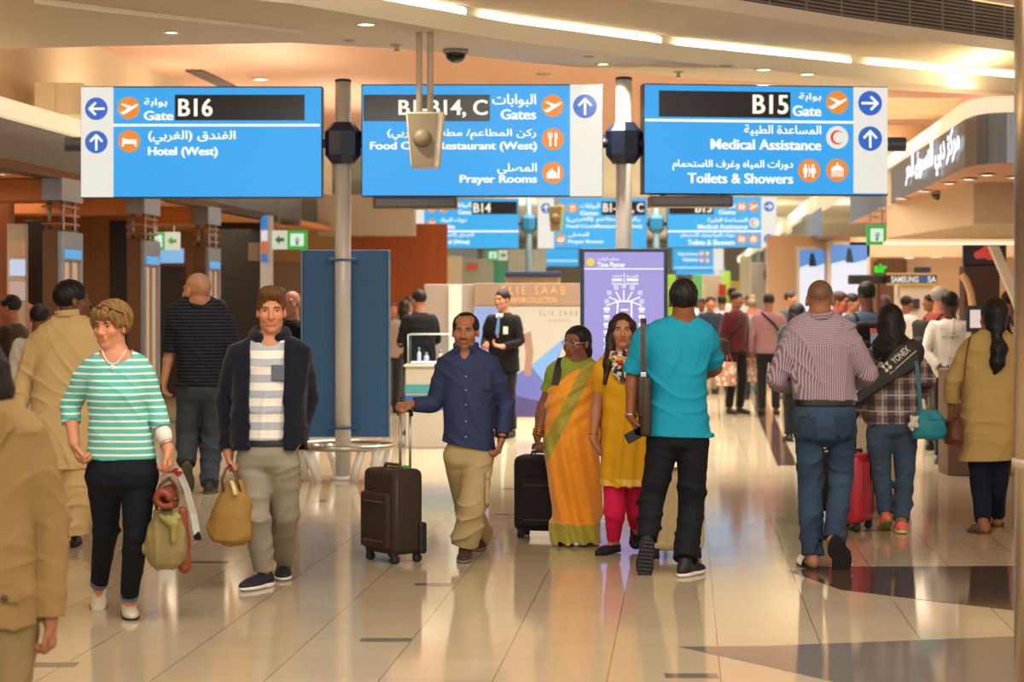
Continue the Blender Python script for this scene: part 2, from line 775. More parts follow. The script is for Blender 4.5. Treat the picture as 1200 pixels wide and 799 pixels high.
def rotv(v, ax, a):
    v, ax = A3(v), A3(ax) / np.linalg.norm(A3(ax))
    return v * math.cos(a) + np.cross(ax, v) * math.sin(a) + ax * (ax @ v) * (1 - math.cos(a))


def unit(v):
    v = A3(v)
    return v / max(1e-9, np.linalg.norm(v))


UPZ = np.array((0., 0., 1.))
SCLERA = mat('#d8cfc4', .3, name='eye_white')
IRIS = mat('#1c0f08', .15, name='iris')
GOLD = mat('#c9983f', .28, .9, name='gold')
SILVER = mat('#b9b9bb', .3, .9, name='silver')
BLACKM = mat('#0d0d0f', .5, name='black_plastic')


def hand_prims(S, w, d, n, th, L=.18, curl=.3, thumb=.5, mitten=False, r0=.026):
    """w wrist, d towards the knuckles, n palm normal, th thumb side"""
    d = unit(d)
    n = unit(n - d * (n @ d))
    th = unit(th - d * (th @ d) - n * (th @ n))
    s = L / .18
    R = np.stack((th, d, n), 1)
    pc = w + d * .05 * s
    S.ell(pc + d * .003, (.039 * s, .057 * s, .0165 * s), R, .012)
    S.cone(w, w + d * .03 * s, r0, .022 * s, .012)
    if mitten:
        S.ell(w + d * .115 * s + n * .01 * s, (.034 * s, .05 * s, .015 * s), R, .015)
        S.cone(w + d * .03 * s + th * .03 * s, w + d * .085 * s + th * .048 * s, .012 * s, .01 * s, .01)
        return
    F = Solid(S.h)
    for i, (off, ln) in enumerate(((.029, .074), (.0098, .083), (-.0098, .077), (-.0275, .06))):
        p = w + d * (.094 - .003 * abs(i - 1)) * s + th * off * s
        a = 0
        pts, rs = [p - d * .012 * s], [.0098 * s]
        q = p
        pts.append(q)
        rs.append(.0098 * s)
        for seg, (fr, ang) in enumerate(((.45, 14 + 62 * curl), (.31, 18 + 75 * curl), (.24, 10 + 45 * curl))):
            a += R_(ang + (3 - i) * 1.5)
            v = d * math.cos(a) + n * math.sin(a) + th * (.06 if i == 0 else -.03 * (i - 1)) * (1 - curl)
            q = q + unit(v) * ln * fr * s
            pts.append(q)
            rs.append((.0092, .0083, .0074)[seg] * s)
        for j in range(len(pts) - 1):
            S.cone(pts[j], pts[j + 1], rs[j], rs[j + 1], .006 if j else .01)
    b = w + d * .022 * s + th * .024 * s
    m = b + unit(th * (.75 - .35 * thumb) + d * .75 + n * .35 * thumb) * .044 * s
    e = m + unit(th * (.35 - .5 * thumb) + d * .85 + n * .6 * thumb) * .033 * s
    e2 = e + unit(th * (.1 - .5 * thumb) + d * .85 + n * .6 * thumb) * .024 * s
    S.cone(b, m, .0155 * s, .0115 * s, .014)
    S.cone(m, e, .0113 * s, .0103 * s, .006)
    S.cone(e, e2, .0102 * s, .0085 * s, .006)


class Person:
    def __init__(s, label, D, px0, spec, h=.006, group=None, yaw=0., loc=None):
        s.h, s.D, s.px0, s.sp = h, D, px0, dict(spec)
        s.base = A3(loc) if loc is not None else A3(((px0 - CX) * D / FPX, D, 0))
        s.root = thing('person', label, 'person', tuple(s.base), 0, group)
        s.face = s.sp.get('face', 0.)                       # body facing, degrees; 0 = towards the camera, + = to image right
        a = R_(s.face)
        s.F = np.array((math.sin(a), -math.cos(a), 0.))
        s.yaw = yaw
        s.det = h < .009
        if s.sp.get('px', True):
            s.from_px()
        s.setup()

    def P(s, p):
        px, py = p[0], p[1]
        dy = p[2] if len(p) > 2 else 0
        return A3(W(px, py, s.D + dy)) - s.base

    def rows(s, rr, bk=.62):
        out = []
        for r in rr:
            py, xl, xr = r[:3]
            k = s.D / FPX
            a = (xr - xl) / 2 * k
            b = r[3] if len(r) > 3 and r[3] is not None else min(.15, max(.05, a * bk))
            dy = r[4] if len(r) > 4 else 0
            c = s.P(((xl + xr) / 2, py, 0))
            out.append((c[2], c[0], c[1] + dy, a, b))
        return out

    def from_px(s):
        sp = s.sp
        s.sp0 = dict(sp)
        h = sp['head']
        sp['hc'] = s.P((h[0], h[1], h[6] if len(h) > 6 else 0))
        sp['hs'] = h[2] * s.D / FPX
        sp['hyaw'], sp['hpitch'], sp['hroll'] = h[3], (h[4] if len(h) > 4 else 0), (h[5] if len(h) > 5 else 0)
        for k in ('sh', 'el', 'wr', 'hand', 'hip', 'kn', 'an', 'toe'):
            sp[k] = [s.P(p) for p in sp[k]]
        for i, row in enumerate(sp.get('sole', (None, None))):
            if row is None:
                continue
            d = EYE * FPX / (row - HY)
            a, t = s.sp0['an'][i], s.sp0['toe'][i]
            fl = sp.get('footl', .265) * .74
            dx = max(-fl * .97, min(fl * .97, (t[0] - a[0]) * s.D / FPX))
            dyy = math.sqrt(fl * fl - dx * dx) * (1 if s.F[1] > 0 else -1)
            ad = d + .07 if dyy > 0 else d - dyy
            an = A3(W(a[0], HY, ad)) - s.base
            an[2] = .082
            sp['an'][i] = an
            sp['toe'][i] = an + np.array((dx, dyy, -.082))
        sp['torso'] = s.rows(sp['torso'], sp.get('bk', .62))
        if 'neck' in sp:
            sp['nk'] = s.P(sp['neck'])
        v = sp['sh'][1] - sp['sh'][0]
        v = v / np.linalg.norm(v)
        sp['sh'] = [sp['sh'][0] + v * .022 - UPZ * .02, sp['sh'][1] - v * .022 - UPZ * .02]

    def setup(s):
        sp = s.sp
        s.k = sp['hs'] / .23
        y, p, r = R_(sp['hyaw']), R_(sp.get('hpitch', 0)), R_(sp.get('hroll', 0))
        f = np.array((math.sin(y) * math.cos(p), -math.cos(y) * math.cos(p), math.sin(p)))
        x = unit(np.cross(f, UPZ))
        u = np.cross(x, f)
        if r:
            x, u = rotv(x, f, r), rotv(u, f, r)
        s.HR = np.stack((x, f, u), 1)
        s.hc = A3(sp['hc'])
        sh = (sp['sh'][0] + sp['sh'][1]) / 2
        s.nk = A3(sp['nk']) if 'nk' in sp else np.array((sh[0] * .5 + s.hc[0] * .5, sh[1], max(z[0] for z in sp['torso']) - .03))
        s.tz = sorted(sp['torso'])

    def hl(s, x, y, z):
        return s.hc + s.HR @ (np.array((x, y, z)) * s.k)

    # -------- the body: one continuous surface
    def body(s):
        sp, k = s.sp, s.k
        S = Solid(s.h)
        g = sp.get('girth', 1.0)
        E = lambda c, r, kk=.02, sub=False: S.ell(s.hl(*c), np.array(r) * k, s.HR, kk * k, sub)
        Cn = lambda a, b, ra, rb, kk=.012: S.cone(s.hl(*a), s.hl(*b), ra * k, rb * k, kk * k)
        hw = sp.get('hw', 1.0)
        E((0, -.014, .03), (.073 * hw, .094, .083), .02)
        E((0, .03, -.04), (.055 * hw, .058, .078), .035)
        E((0, .062, -.098), (.024, .022, .018), .03)
        for q in (-1, 1):
            E((q * .038 * hw, .02, -.07), (.019, .03, .026), .03)
            E((q * .04 * hw, .062, -.026), (.022, .02, .02), .03)
        if s.det:
            Cn((-.034, .079, .024), (.034, .079, .024), .011, .011, .02)
            for q in (-1, 1):
                E((q * .031, .104, .001), (.018, .016, .012), .016, True)
            Cn((0, .088, .008), (0, .104, -.03), .0075, .012, .014)
            E((0, .103, -.034), (.0115, .012, .010), .01)
            for q in (-1, 1):
                E((q * .012, .094, -.037), (.009, .011, .008), .008)
            Cn((-.018, .087, -.0575), (.018, .087, -.0575), .0075, .0075, .012)
            Cn((-.015, .087, -.068), (.015, .087, -.068), .008, .008, .01)
            E((0, .1, -.063), (.024, .012, .0022), .004, True)
        else:
            Cn((0, .084, .008), (0, .1, -.034), .009, .014, .014)
        for q in (-1, 1):
            E((q * .074 * hw, -.008, -.008), (.009, .018, .029), .01)
            E((q * .076 * hw, -.002, -.026), (.008, .011, .012), .008)
        nr = sp.get('neckr', .052) * k
        S.cone(s.hl(0, -.028, -.055), s.nk, nr, nr * 1.12, .03)
        # torso, inset from the clothes
        zl = s.tz[0][0]
        rows = [(z + (.02 if z == zl else 0), cx, cy, max(.02, a - .020 - .02 * max(0, 1 - (z - zl) / .15)), max(.02, b - .020 - .02 * max(0, 1 - (z - zl) / .15))) for z, cx, cy, a, b in s.tz]
        S.loft(rows, .03, 2.3, s.yaw)
        # arms
        ar = sp.get('armr', (.047, .039, .027))
        for i in (0, 1):
            sh, el, wr = sp['sh'][i], sp['el'][i], sp['wr'][i]
            S.cone(sh, el, ar[0] * g, ar[1] * g, .03)
            mid = el + (wr - el) * .3
            S.cone(el, mid, ar[1] * g, ar[1] * g * .98, .02)
            S.cone(mid, wr, ar[1] * g * .98, ar[2], .02)
            hv = sp['hand'][i] - wr
            d = unit(hv)
            side = 1. if i == 0 else -1.
            hp = sp.get('hp', [{}, {}])[i]
            n = A3(hp['n']) if 'n' in hp else np.array((side, 0, 0))
            th = A3(hp['th']) if 'th' in hp else s.F + .0
            hand_prims(S, wr, d, n, th, sp.get('handl', .178) * (.9 + .1 * k), hp.get('curl', .35), hp.get('thumb', .5), not s.det, ar[2] * .95)
        # legs
        lr = sp.get('legr', (.076, .05, .034))
        for i in (0, 1):
            hip, kn, an, toe = sp['hip'][i], sp['kn'][i], sp['an'][i], sp['toe'][i]
            S.cone(hip, kn, lr[0] * g, lr[1], .04)
            m = kn + (an - kn) * .3
            S.cone(kn, m, lr[1] * .97, lr[1] * .98, .02)
            S.cone(m, an, lr[1] * .98, lr[2], .02)
            o, f, sd, u, L = s.footframe(i)
            if not sp.get('bare'):
                S.cone(an, o + f * L * .2 + u * .045, lr[2], .03, .02)
                S.cone(o + f * L * .2 + u * .04, o + f * L * .72 + u * .035, .03, .022, .02)
            else:
                S.cone(an, o + f * L * .15 + u * .045, lr[2], .032, .02)
                S.cone(o + f * L * .15 + u * .034, o + f * L * .72 + u * .028, .033, .026, .02)
                R = np.stack((sd, f, u), 1)
                S.ell(o + f * L * .78 + u * .026, (.043, .05, .018), R, .02)
                for t, (ox, ll) in enumerate(((.028, .98), (.012, .97), (-.002, .95), (-.015, .92), (-.027, .88))):
                    ox = ox * (1 if i == (0 if s.F[1] > 0 else 1) else -1)
                    S.cone(o + f * L * .82 + sd * ox + u * .024, o + f * L * ll + sd * ox + u * .018, .0105, .009, .006)
        sk = np.array(lin(sp['skin']))
        lip = sk * np.array((.92, .62, .6)) if 'lip' not in sp else np.array(lin(sp['lip']))
        stub = sp.get('stubble')
        buzz = sp.get('buzz')
        HRi, hc = s.HR, s.hc

        def color(co):
            q = (co - hc) @ HRi / k
            c = np.tile(sk, (len(co), 1))
            cheek = np.exp(-(((np.abs(q[:, 0]) - .042) / .02) ** 2 + ((q[:, 2] + .03) / .02) ** 2)) * (q[:, 1] > .02)
            c *= 1 + cheek[:, None] * np.array((.06, -.08, -.08))
            if stub:
                w = np.clip((-.040 - q[:, 2]) / .02, 0, 1) * np.clip((q[:, 1] - .0) / .02, 0, 1) * (q[:, 2] > -.135)
                w = w * stub
                c = c * (1 - w[:, None]) + np.array(lin('#3a302c')) * w[:, None]
            if buzz:
                zl = .052 - .5 * np.clip(.03 - q[:, 1], 0, .2)
                w = np.clip((q[:, 2] - zl) / .012, 0, 1) * (q[:, 2] > -.05)
                w = w * buzz[1]
                c = c * (1 - w[:, None]) + np.array(lin(buzz[0])) * w[:, None]
            if s.det:
                w = np.exp(-((q[:, 0] / .023) ** 4 + ((q[:, 2] + .063) / .0115) ** 4)) * (q[:, 1] > .075)
                c = c * (1 - w[:, None]) + lip * w[:, None]
            return c
        o = S.build('body', skin('all'), s.root, color)
        s.S = S
        s.bodyo = o
        if abs((sp['hyaw'] + 180) % 360 - 180) < 125 and s.det:
            s.facebits(o)
        return o

    def onface(s, x, z, back=.004):
        p = s.hl(x, .17, z)
        return s.S.ray(p, -s.HR[:, 1], .16 * s.k) - s.HR[:, 1] * 0

    def facebits(s, o):
        k, R = s.k, s.HR
        sp = s.sp
        hair = hairmat(sp.get('haircol', '#15100d'))
        for q in (-1, 1):
            p = s.onface(q * .031, .001)
            c = p - R[:, 1] * .0015 * k
            M = Matrix(R.tolist()).to_4x4()
            bm = BM()
            for mi, (rr, dy, sub) in enumerate((((.0135, .0045, .0062), 0, 10), ((.0058, .0026, .0058), .0032, 8))):
                g = bmesh.ops.create_uvsphere(bm, u_segments=12, v_segments=8, radius=1)
                vs = g['verts']
                bmesh.ops.scale(bm, vec=[v * k for v in rr], verts=vs)
                mm = M.copy()
                mm.translation = Vector(c + R[:, 1] * dy * k)
                for f in {f for v in vs for f in v.link_faces}:
                    f.material_index = mi
                bmesh.ops.transform(bm, matrix=mm, verts=vs)
            lid = [c + R @ (np.array((t * .0145, .0036 - abs(t) * .002, .0058 * (1 - t * t) + .0004)) * k) for t in np.linspace(-1, 1, 7)]
            tube(bm, lid, [.0012 * k] + [.002 * k] * 5 + [.0012 * k], 6, mi=2)
            low = [c + R @ (np.array((t * .0135, .0032 - abs(t) * .002, -.0058 * (1 - t * t))) * k) for t in np.linspace(-1, 1, 7)]
            tube(bm, low, .0011 * k, 5, mi=2)
            obj('eye', bm, (SCLERA, IRIS, mat('#2a1a14', .6)), s.root, True)
            bm = BM()
            pts = []
            for t in np.linspace(0, 1, 6):
                x = q * (.014 + .034 * t)
                z = .0175 + .007 * math.sin(t * 2.3) - .003 * t
                pts.append(s.onface(x, z) + R[:, 1] * .0005)
            tube(bm, pts, [.0026 * k, .0036 * k, .0036 * k, .0032 * k, .0024 * k, .0012 * k], 6)
            obj('eyebrow', bm, hair, s.root, True)
        if sp.get('moustache'):
            bm = BM()
            pts = [s.onface(x, -.0475 - abs(x) * .18) for x in np.linspace(-.027, .027, 9)]
            tube(bm, pts, [.002 * k] + [.0042 * k] * 7 + [.002 * k], 6)
            obj('moustache', bm, hair, s.root, True)

    # -------- hair styles
    def hair(s, style, color, seed=1, **kw):
        k = s.k
        S = Solid(max(.004, min(s.h, .0055)) if s.det else s.h)
        E = lambda c, r, kk=.015, sub=False: S.ell(s.hl(*c), np.array(r) * k, s.HR, kk * k, sub)
        Cn = lambda a, b, ra, rb, kk=.02, sub=False: S.cone(s.hl(*a), s.hl(*b), ra * k, rb * k, kk * k)
        hw = s.sp.get('hw', 1.0)
        up = kw.get('lift', 0)
        front = kw.get('front', .052)            # height of the hairline over the brows
        t = kw.get('t', 1.0)
        E((0, -.018, .032 + up * .3), ((.081 + .004 * (t - 1) * 10) * hw, .102, .088 + up), .0)
        if style in ('short', 'quiff', 'receding', 'long', 'bun', 'ponytail', 'bob'):
            if style == 'quiff':
                E((0, .03, .09), (.058, .055, .034), .04)
                E((-.012, .06, .092), (.04, .035, .026), .03)
                E((.022, .05, .098), (.035, .035, .024), .03)
            # face opening
            S.box(s.hl(0, .13, front - .13), np.array((.067 * hw, .085, .13)) * k, s.HR, .055 * k, .012 * k, True)
            if style == 'receding':
                for q in (-1, 1):
                    E((q * .048, .07, .085), (.03, .06, .04), .01, True)
                E((0, .085, .08), (.05, .045, .03), .015, True)
            if style in ('short', 'quiff', 'receding'):
                S.cut(s.hl(0, -.02, -.07), s.HR @ np.array((0, .35, -1)))
                for q in (-1, 1):
                    S.box(s.hl(q * .085, .045, -.06), np.array((.045, .05, .062)) * k, s.HR, .015 * k, .006 * k, True)
            if style in ('long', 'ponytail', 'bun', 'bob'):
                for q in (-1, 1):
                    if style == 'bob':
                        E((q * .058, .0, -.03), (.028, .06, .07), .02)
                E((0, -.045, -.03), (.07, .06, .075), .03)
                S.box(s.hl(0, .13, front - .15), np.array((.058 * hw, .09, .15)) * k, s.HR, .03 * k, .01 * k, True)
        for seg in kw.get('locks', ()):          # free locks: lists of (local point, radius)
            pts = [A3(p) for p, r in seg]
            S.chain(pts, [r for p, r in seg], .03)
        S.disp = hair_disp(kw.get('rough', .0022) * k, seed)
        return S.build('hair', hairmat(color), s.root)

    # -------- clothes
    def armpath(s, i, t0, t1, n=9):
        sh, el, wr = (A3(s.sp[q][i]) for q in ('sh', 'el', 'wr'))
        out = []
        for t in np.linspace(t0, t1, n):
            out.append(sh + (el - sh) * t * 2 if t <= .5 else el + (wr - el) * (t - .5) * 2)
        return out

    def top(s, name, m, sleeve=(.06, .052, .043), end=(.97, .97), rows=None, off=0., amp=.004, seed=0, neck=.066, extra=None, kk=.035, n=2.35, hem=None, parent=None, shcap=True):
        S = Solid(s.h)
        rows = s.tz if rows is None else rows
        S.loft(rows, .03, n, s.yaw, off)
        for i in (0, 1):
            if sleeve is None or end[i] <= 0:
                continue
            pts = s.armpath(i, 0, end[i])
            rs = [np.interp(t, (0, .5, 1), sleeve) for t in np.linspace(0, end[i], 9)]
            for j in range(8):
                S.cone(pts[j], pts[j + 1], rs[j], rs[j + 1], kk if j < 3 else .012)
            d = unit(pts[-1] - pts[-2])
            x = unit(np.cross(d, (0.3, .9, .2)))
            R = np.stack((x, d, np.cross(x, d)), 1)
            r = rs[-1] + .012
            S.box(pts[-1] + d * r * .98, (r, r, r), R, .002, 0, True)
        if neck:
            up = unit(s.hl(0, -.028, -.055) - s.nk)
            S.cone(s.nk + up * .02, s.nk + up * .2, neck * s.k * .95, neck * s.k * 1.1, 0, True)
        if hem is not None:
            S.cut(hem[0], hem[1])
        if extra:
            extra(S)
        S.disp = folds(amp, seed)
        return S.build(name, m, parent or s.root)

    def trousers(s, m, r=(.095, .068, .055), rows=None, end=(1.0, 1.0), amp=.005, seed=3, name='trousers', kk=.03, flare=None):
        S = Solid(s.h)
        sp = s.sp
        if rows:
            rw = sorted(rows)
            z, cx, cy, a, b = rw[0]
            rw = [(z - .06, cx, cy, a * .3, b * .35), (z - .042, cx, cy, a * .6, b * .62), (z - .022, cx, cy, a * .84, b * .86), (z - .006, cx, cy, a * .96, b * .97)] + rw[1:]
            S.loft(rw, .03, 2.3, s.yaw)
        for i in (0, 1):
            hip, kn, an = (A3(sp[q][i]) for q in ('hip', 'kn', 'an'))
            rr = r[i] if isinstance(r[0], (tuple, list)) else r
            q3 = hip + (kn - hip) * .3
            S.cone(hip, q3, rr[0], rr[0] + (rr[1] - rr[0]) * .35, kk)
            S.cone(q3, kn, rr[0] + (rr[1] - rr[0]) * .35, rr[1], .006)
            e = kn + (an - kn) * end[i]
            S.cone(kn, e, rr[1], rr[2], .006)
            d = unit(an - kn)
            x = unit(np.cross(d, (0.9, .3, .1)))
            R = np.stack((x, d, np.cross(x, d)), 1)
            q = rr[2] + .015
            S.box(e + d * q * .98, (q, q, q), R, .002, 0, True)
        a = [A3(sp['kn'][i]) for i in (0, 1)]
        g, zt = folds(amp, seed, 34, 12), (max(r[0] for r in rows) if rows else sp['hip'][0][2])
        kz = (sp['kn'][0][2] + sp['kn'][1][2]) / 2
        S.disp = lambda X, Y, Z: g(X, Y, Z) * np.clip((zt - .03 - Z) / .12, 0, 1) * (.55 + .6 * np.exp(-((Z - kz) / .1) ** 2) + .6 * np.exp(-((Z - .2) / .1) ** 2))
        return S.build(name, m, s.root)

    def footframe(s, i):
        an, toe = A3(s.sp['an'][i]), A3(s.sp['toe'][i])
        v = toe - an
        hv = np.array((v[0], v[1], 0))
        F = unit(hv) if np.linalg.norm(hv) > .09 else s.F
        sd = unit(np.cross(F, UPZ))
        f = rotv(unit(v), sd, R_(s.sp.get('footang', 22)))
        u = np.cross(sd, f)
        L = s.sp.get('footl', .265)
        o = an - f * L * .24 - u * .08
        return o, f, sd, u, L

    def shoe(s, i, m, sole, style='trainer', laces=None, solem2=None):
        o, f, sd, u, L = s.footframe(i)
        R = np.stack((sd, f, u), 1)
        pt = lambda x, y, z: o + sd * x + f * y * L + u * z
        h = s.h if not s.det else .005
        S = Solid(h)
        w = L / .27
        S.ell(pt(0, .2, .035), (.037 * w, .062 * w, .045 * w), R, .03)
        S.ell(pt(0, .68, .026), (.046 * w, .1 * w, .033 * w), R, .03)
        S.cone(pt(0, .25, .05 * w), pt(0, .7, .03 * w), .034 * w, .03 * w, .03)
        if style in ('trainer', 'boot', 'loafer'):
            S.cone(pt(0, .2, .05), pt(0, .22, .085 if style != 'boot' else .12), .036 * w, .037 * w, .02)
        if style == 'flat':
            S.ell(pt(0, .35, .075), (.032 * w, .085 * w, .03 * w), R, .01, True)
        S.cut(pt(0, 0, .014), -u)
        a = S.build('shoe' if style != 'sandal' else 'sandal', m, s.root)
        T = Solid(h)
        T.ell(pt(0, .2, .012), (.041 * w, .065 * w, .022), R, .02)
        T.ell(pt(0, .68, .012), (.051 * w, .103 * w, .022), R, .02)
        T.box(pt(0, .45, .012), (.036 * w, .08 * w, .02), R, .01, .02)
        T.cut(pt(0, 0, .0 if style != 'flat' else .004), -u)
        T.cut(pt(0, 0, .026 if style == 'trainer' else .016), u)
        T.build('sole', sole, a)
        if laces:
            bm = BM()
            for t in (.36, .44, .52, .6):
                z = .083 - (t - .3) * .09
                pts = [pt(q * .03 * w, t + .015 * (q > 0), (z - .022 * q * q) * w + .004) for q in np.linspace(-1, 1, 7)]
                tube(bm, pts, .004, 6)
            obj('laces', bm, laces, a, True)
        return a

    def sandal(s, i, m, sole, straps=((.62, .034),)):
        o, f, sd, u, L = s.footframe(i)
        R = np.stack((sd, f, u), 1)
        pt = lambda x, y, z: o + sd * x + f * y * L + u * z
        w = L / .27
        T = Solid(.005 if s.det else s.h)
        T.ell(pt(0, .2, .0), (.04 * w, .07 * w, .03), R, .02)
        T.ell(pt(0, .7, .0), (.05 * w, .1 * w, .03), R, .02)
        T.box(pt(0, .45, .0), (.037 * w, .08 * w, .02), R, .01, .02)
        T.cut(pt(0, 0, -.012), -u)
        T.cut(pt(0, 0, .008), u)
        a = T.build('sandal', sole, s.root)
        bm = BM()
        for y, hh in straps:
            pts = [pt(.049 * w * math.cos(t), y, .006 + (hh + .012) * math.sin(t)) for t in np.linspace(0, math.pi, 9)]
            for q in (-.018, -.006, .006, .018):
                tube(bm, [p + f * q for p in pts], .0065, 6)
        obj('strap', bm, m, a, True)
        return a

    def band(s, name, m, z0, z1, off=.006, rows=None):
        S = Solid(s.h)
        S.loft(rows or s.tz, .0, 2.35, s.yaw, off)
        S.cut((0, 0, z1), (0, 0, 1))
        S.cut((0, 0, z0), (0, 0, -1))
        return S.build(name, m, s.root)

    def ring(s, name, m, pts, r, closed=True, n=8):
        bm = BM()
        tube(bm, pts, r, n, closed)
        return obj(name, bm, m, s.root, True)

    def circle(s, c, d, r, n=20, ry=None):
        d = unit(d)
        x = unit(np.cross(d, (.1, .9, .25)))
        y = np.cross(d, x)
        ry = ry or r
        return [A3(c) + x * r * math.cos(t) + y * ry * math.sin(t) for t in np.linspace(0, 2 * math.pi, n, endpoint=False)]

    def collar(s, m, r=.07, h=.035, lean=.25, name='collar', gap=0, rad=.011):
        """a turned-down shirt collar round the neck"""
        k = s.k
        up = unit(s.hl(0, -.028, -.055) - s.nk)
        fw = unit(s.F - up * (s.F @ up))
        sd = np.cross(fw, up)
        S = Solid(s.h if s.det else s.h * .8)
        n = 18
        for q in range(n):
            a0, a1 = (2 * math.pi * (q + e) / n for e in (0, 1))
            if gap and min(abs(a0), abs(2 * math.pi - a1)) < gap:
                continue
            pts = []
            for a in (a0, a1):
                fz = (1 - math.cos(a)) / 2          # 0 front, 1 back
                base = s.nk + up * (.028 + .03 * fz) + (fw * math.cos(a) + sd * math.sin(a)) * r * k
                pts.append(base)
            S.cone(pts[0], pts[1], rad, rad, .004)
            S.cone(pts[0] + up * h * .5 - 0 * fw, pts[1] + up * h * .5, rad * .85, rad * .85, .012)
        if s.F @ np.array((0, -1, 0)) > -.3:
            for q in (-1, 1):
                pt = lambda a, dz, o=0.: s.nk + up * dz + (fw * math.cos(a) + sd * q * math.sin(a)) * (r * k + o)
                A, B = pt(1.2, .045, .004), pt(.28, .030, .006)
                T = s.nk - up * .020 + fw * (r * k + .030) + sd * q * .052
                for t in np.linspace(0, 1, 5):
                    S.cone(A * (1 - t) + B * t, T, .008, .0055, .006)
        S.cone(s.nk - up * .02, s.nk + up * .15, (r - .012) * k, (r - .012) * k, 0, True)
        return S.build(name, m, s.root)
# ------------------------------------------------------------------ floor


def floor_mat():
    t = Tree('polished_tile')
    mp = t.node('Mapping')
    t.put(mp.inputs['Vector'], t.coord())
    mp.inputs['Rotation'].default_value = (0, 0, HALL)
    sx = t.node('SeparateXYZ')
    t.put(sx.inputs[0], mp.outputs[0])
    u = t.math('MULTIPLY_ADD', sx.outputs[0], 1 / .493, -.154 / .493 + 100)
    v = t.math('MULTIPLY_ADD', sx.outputs[1], 1 / .493, 100)
    ju = t.math('LESS_THAN', t.math('ABSOLUTE', t.math('SUBTRACT', t.math('FRACT', t.math('ADD', u, .5)), .5)), .0055)
    jv = t.math('LESS_THAN', t.math('ABSOLUTE', t.math('SUBTRACT', t.math('FRACT', t.math('ADD', v, .5)), .5)), .0055)
    cb = t.node('CombineXYZ')
    t.put(cb.inputs[0], t.math('FLOOR', u))
    t.put(cb.inputs[1], t.math('FLOOR', v))
    wn = t.node('TexWhiteNoise', noise_dimensions='2D')
    t.put(wn.inputs['Vector'], cb.outputs[0])
    f = t.math('ADD', t.math('MULTIPLY', wn.outputs[0], .5), t.math('MULTIPLY', t.noise(5, 4), .5))
    c = t.mix(f, lin('#b7a88b'), lin('#c4b698'))
    j = t.math('MULTIPLY', t.math('MAXIMUM', ju, t.math('MULTIPLY', jv, .35)), .75)
    c = t.mix(j, c, lin('#54483a'))
    return t.done(c, t.math('MULTIPLY_ADD', t.noise(1.4, 3), .06, .06), spec=.55)


bm = BM()
box(bm, (3, 52, -.05), (60, 120, .1))
struct('floor', bm, floor_mat())


def granite(c1, c2):
    t = Tree('polished_granite')
    f = t.noise(60, 4)
    g = t.noise(4, 3)
    return t.done(t.mix(g, t.mix(f, lin(c1), lin(c2)), lin(c2)), .08, spec=.5)


bm = BM()
dk = granite('#3a2c26', '#59483d')
for poly in (
        [(925, 670), (960, 665), (1210, 664), (1240, 722), (1100, 706), (985, 692)],                # brown wedge at the right
        [(873, 451), (890, 451), (934, 546), (911, 546)]):                                         # band running up the hall
    prism(bm, [G(x, y, -.004) for x, y in poly], (0, 0, .006))
struct('trim_1', bm, dk)
bm = BM()
gy = granite('#6a675f', '#8a8273')
for poly in ([(795, 759), (900, 758), (1210, 746), (1240, 815), (1000, 806), (900, 782)],
             [(833, 395), (846, 395), (889.5, 450), (872.5, 450)]):
    prism(bm, [G(x, y, -.004) for x, y in poly], (0, 0, .006))
for x, y, w in ((452, 750, 60), (507, 685, 42), (242, 659, 50), (1033, 622, 44), (810, 792, 62), (598, 573, 20), (590, 603, 16), (60, 779, 60), (377, 587, 20)):
    a = G(x, y, 0)
    k = a.y / FPX
    hw, hd = w * k / 2, .055
    prism(bm, [(a.x - hw, a.y - hd, -.004), (a.x + hw, a.y - hd, -.004), (a.x + hw, a.y + hd, -.004), (a.x - hw, a.y + hd, -.004)], (0, 0, .006))
struct('trim_2', bm, granite('#6b6763', '#7d766e'))

# ------------------------------------------------------------------ ceiling, bulkhead and cove
peach = mat('#c4997e', .8, 0, 'peach_plaster', .04, 1)
beige = mat('#d0bc9b', .8, 0, 'beige_plaster', .04, 1)
creamp = mat('#e6dcc0', .6, 0, 'cream_plaster', .03, 1)
bm = BM()
box(bm, (3, 52, 4.68), (60, 120, .1))
struct('ceiling', bm, peach)


def cpt(px, py, z):
    d = (z - EYE) * FPX / (HY - py)
    return Vector(((px - CX) * d / FPX, d, z))


N1 = [cpt(x, y, 4.02) for x, y in ((-700, -160), (-300, -118), (0, -84), (300, -50), (500, -28), (700, -8), (830, 10), (1000, 36), (1190, 61), (1400, 84))]
N3 = [cpt(x, y, 3.80) for x, y in ((-700, -95), (-300, -60), (0, -28), (340, 4), (480, 28), (600, 48), (800, 73), (1000, 92), (1190, 108), (1400, 124))]
N4 = [cpt(x, y, 3.80) for x, y in ((-700, 60), (-300, 62), (0, 57), (340, 50), (480, 58), (600, 71), (800, 91), (1040, 105), (1190, 113), (1400, 127))]
up = lambda ps, z: [Vector((p.x, p.y, z)) for p in ps]
back = lambda ps, e: [Vector((p.x, p.y + e, p.z)) for p in ps]
bm = BM()
ribbon(bm, list(zip(N1, back(up(N3, 4.02), -.02), back(up(N3, 4.08), -.02))), None)
struct('ceiling_panel', bm, beige)
bm = BM()
ribbon(bm, list(zip(up(N1, 4.02), up(N1, 4.13), back(up(N1, 4.13), .05))), None)
ribbon(bm, list(zip(up(N1, 4.46), up(N1, 4.64))), None)
struct('trim_3', bm, creamp)


def grille_mat():
    t = Tree('vent_grille')
    x, y, z = t.xyz()
    a = t.stripe(z, .034, .42)
    b = t.stripe(x, .36, .05)
    f = t.math('MAXIMUM', a, b)
    return t.done(t.mix(f, lin('#2c261f'), lin('#8c8474')), .5)


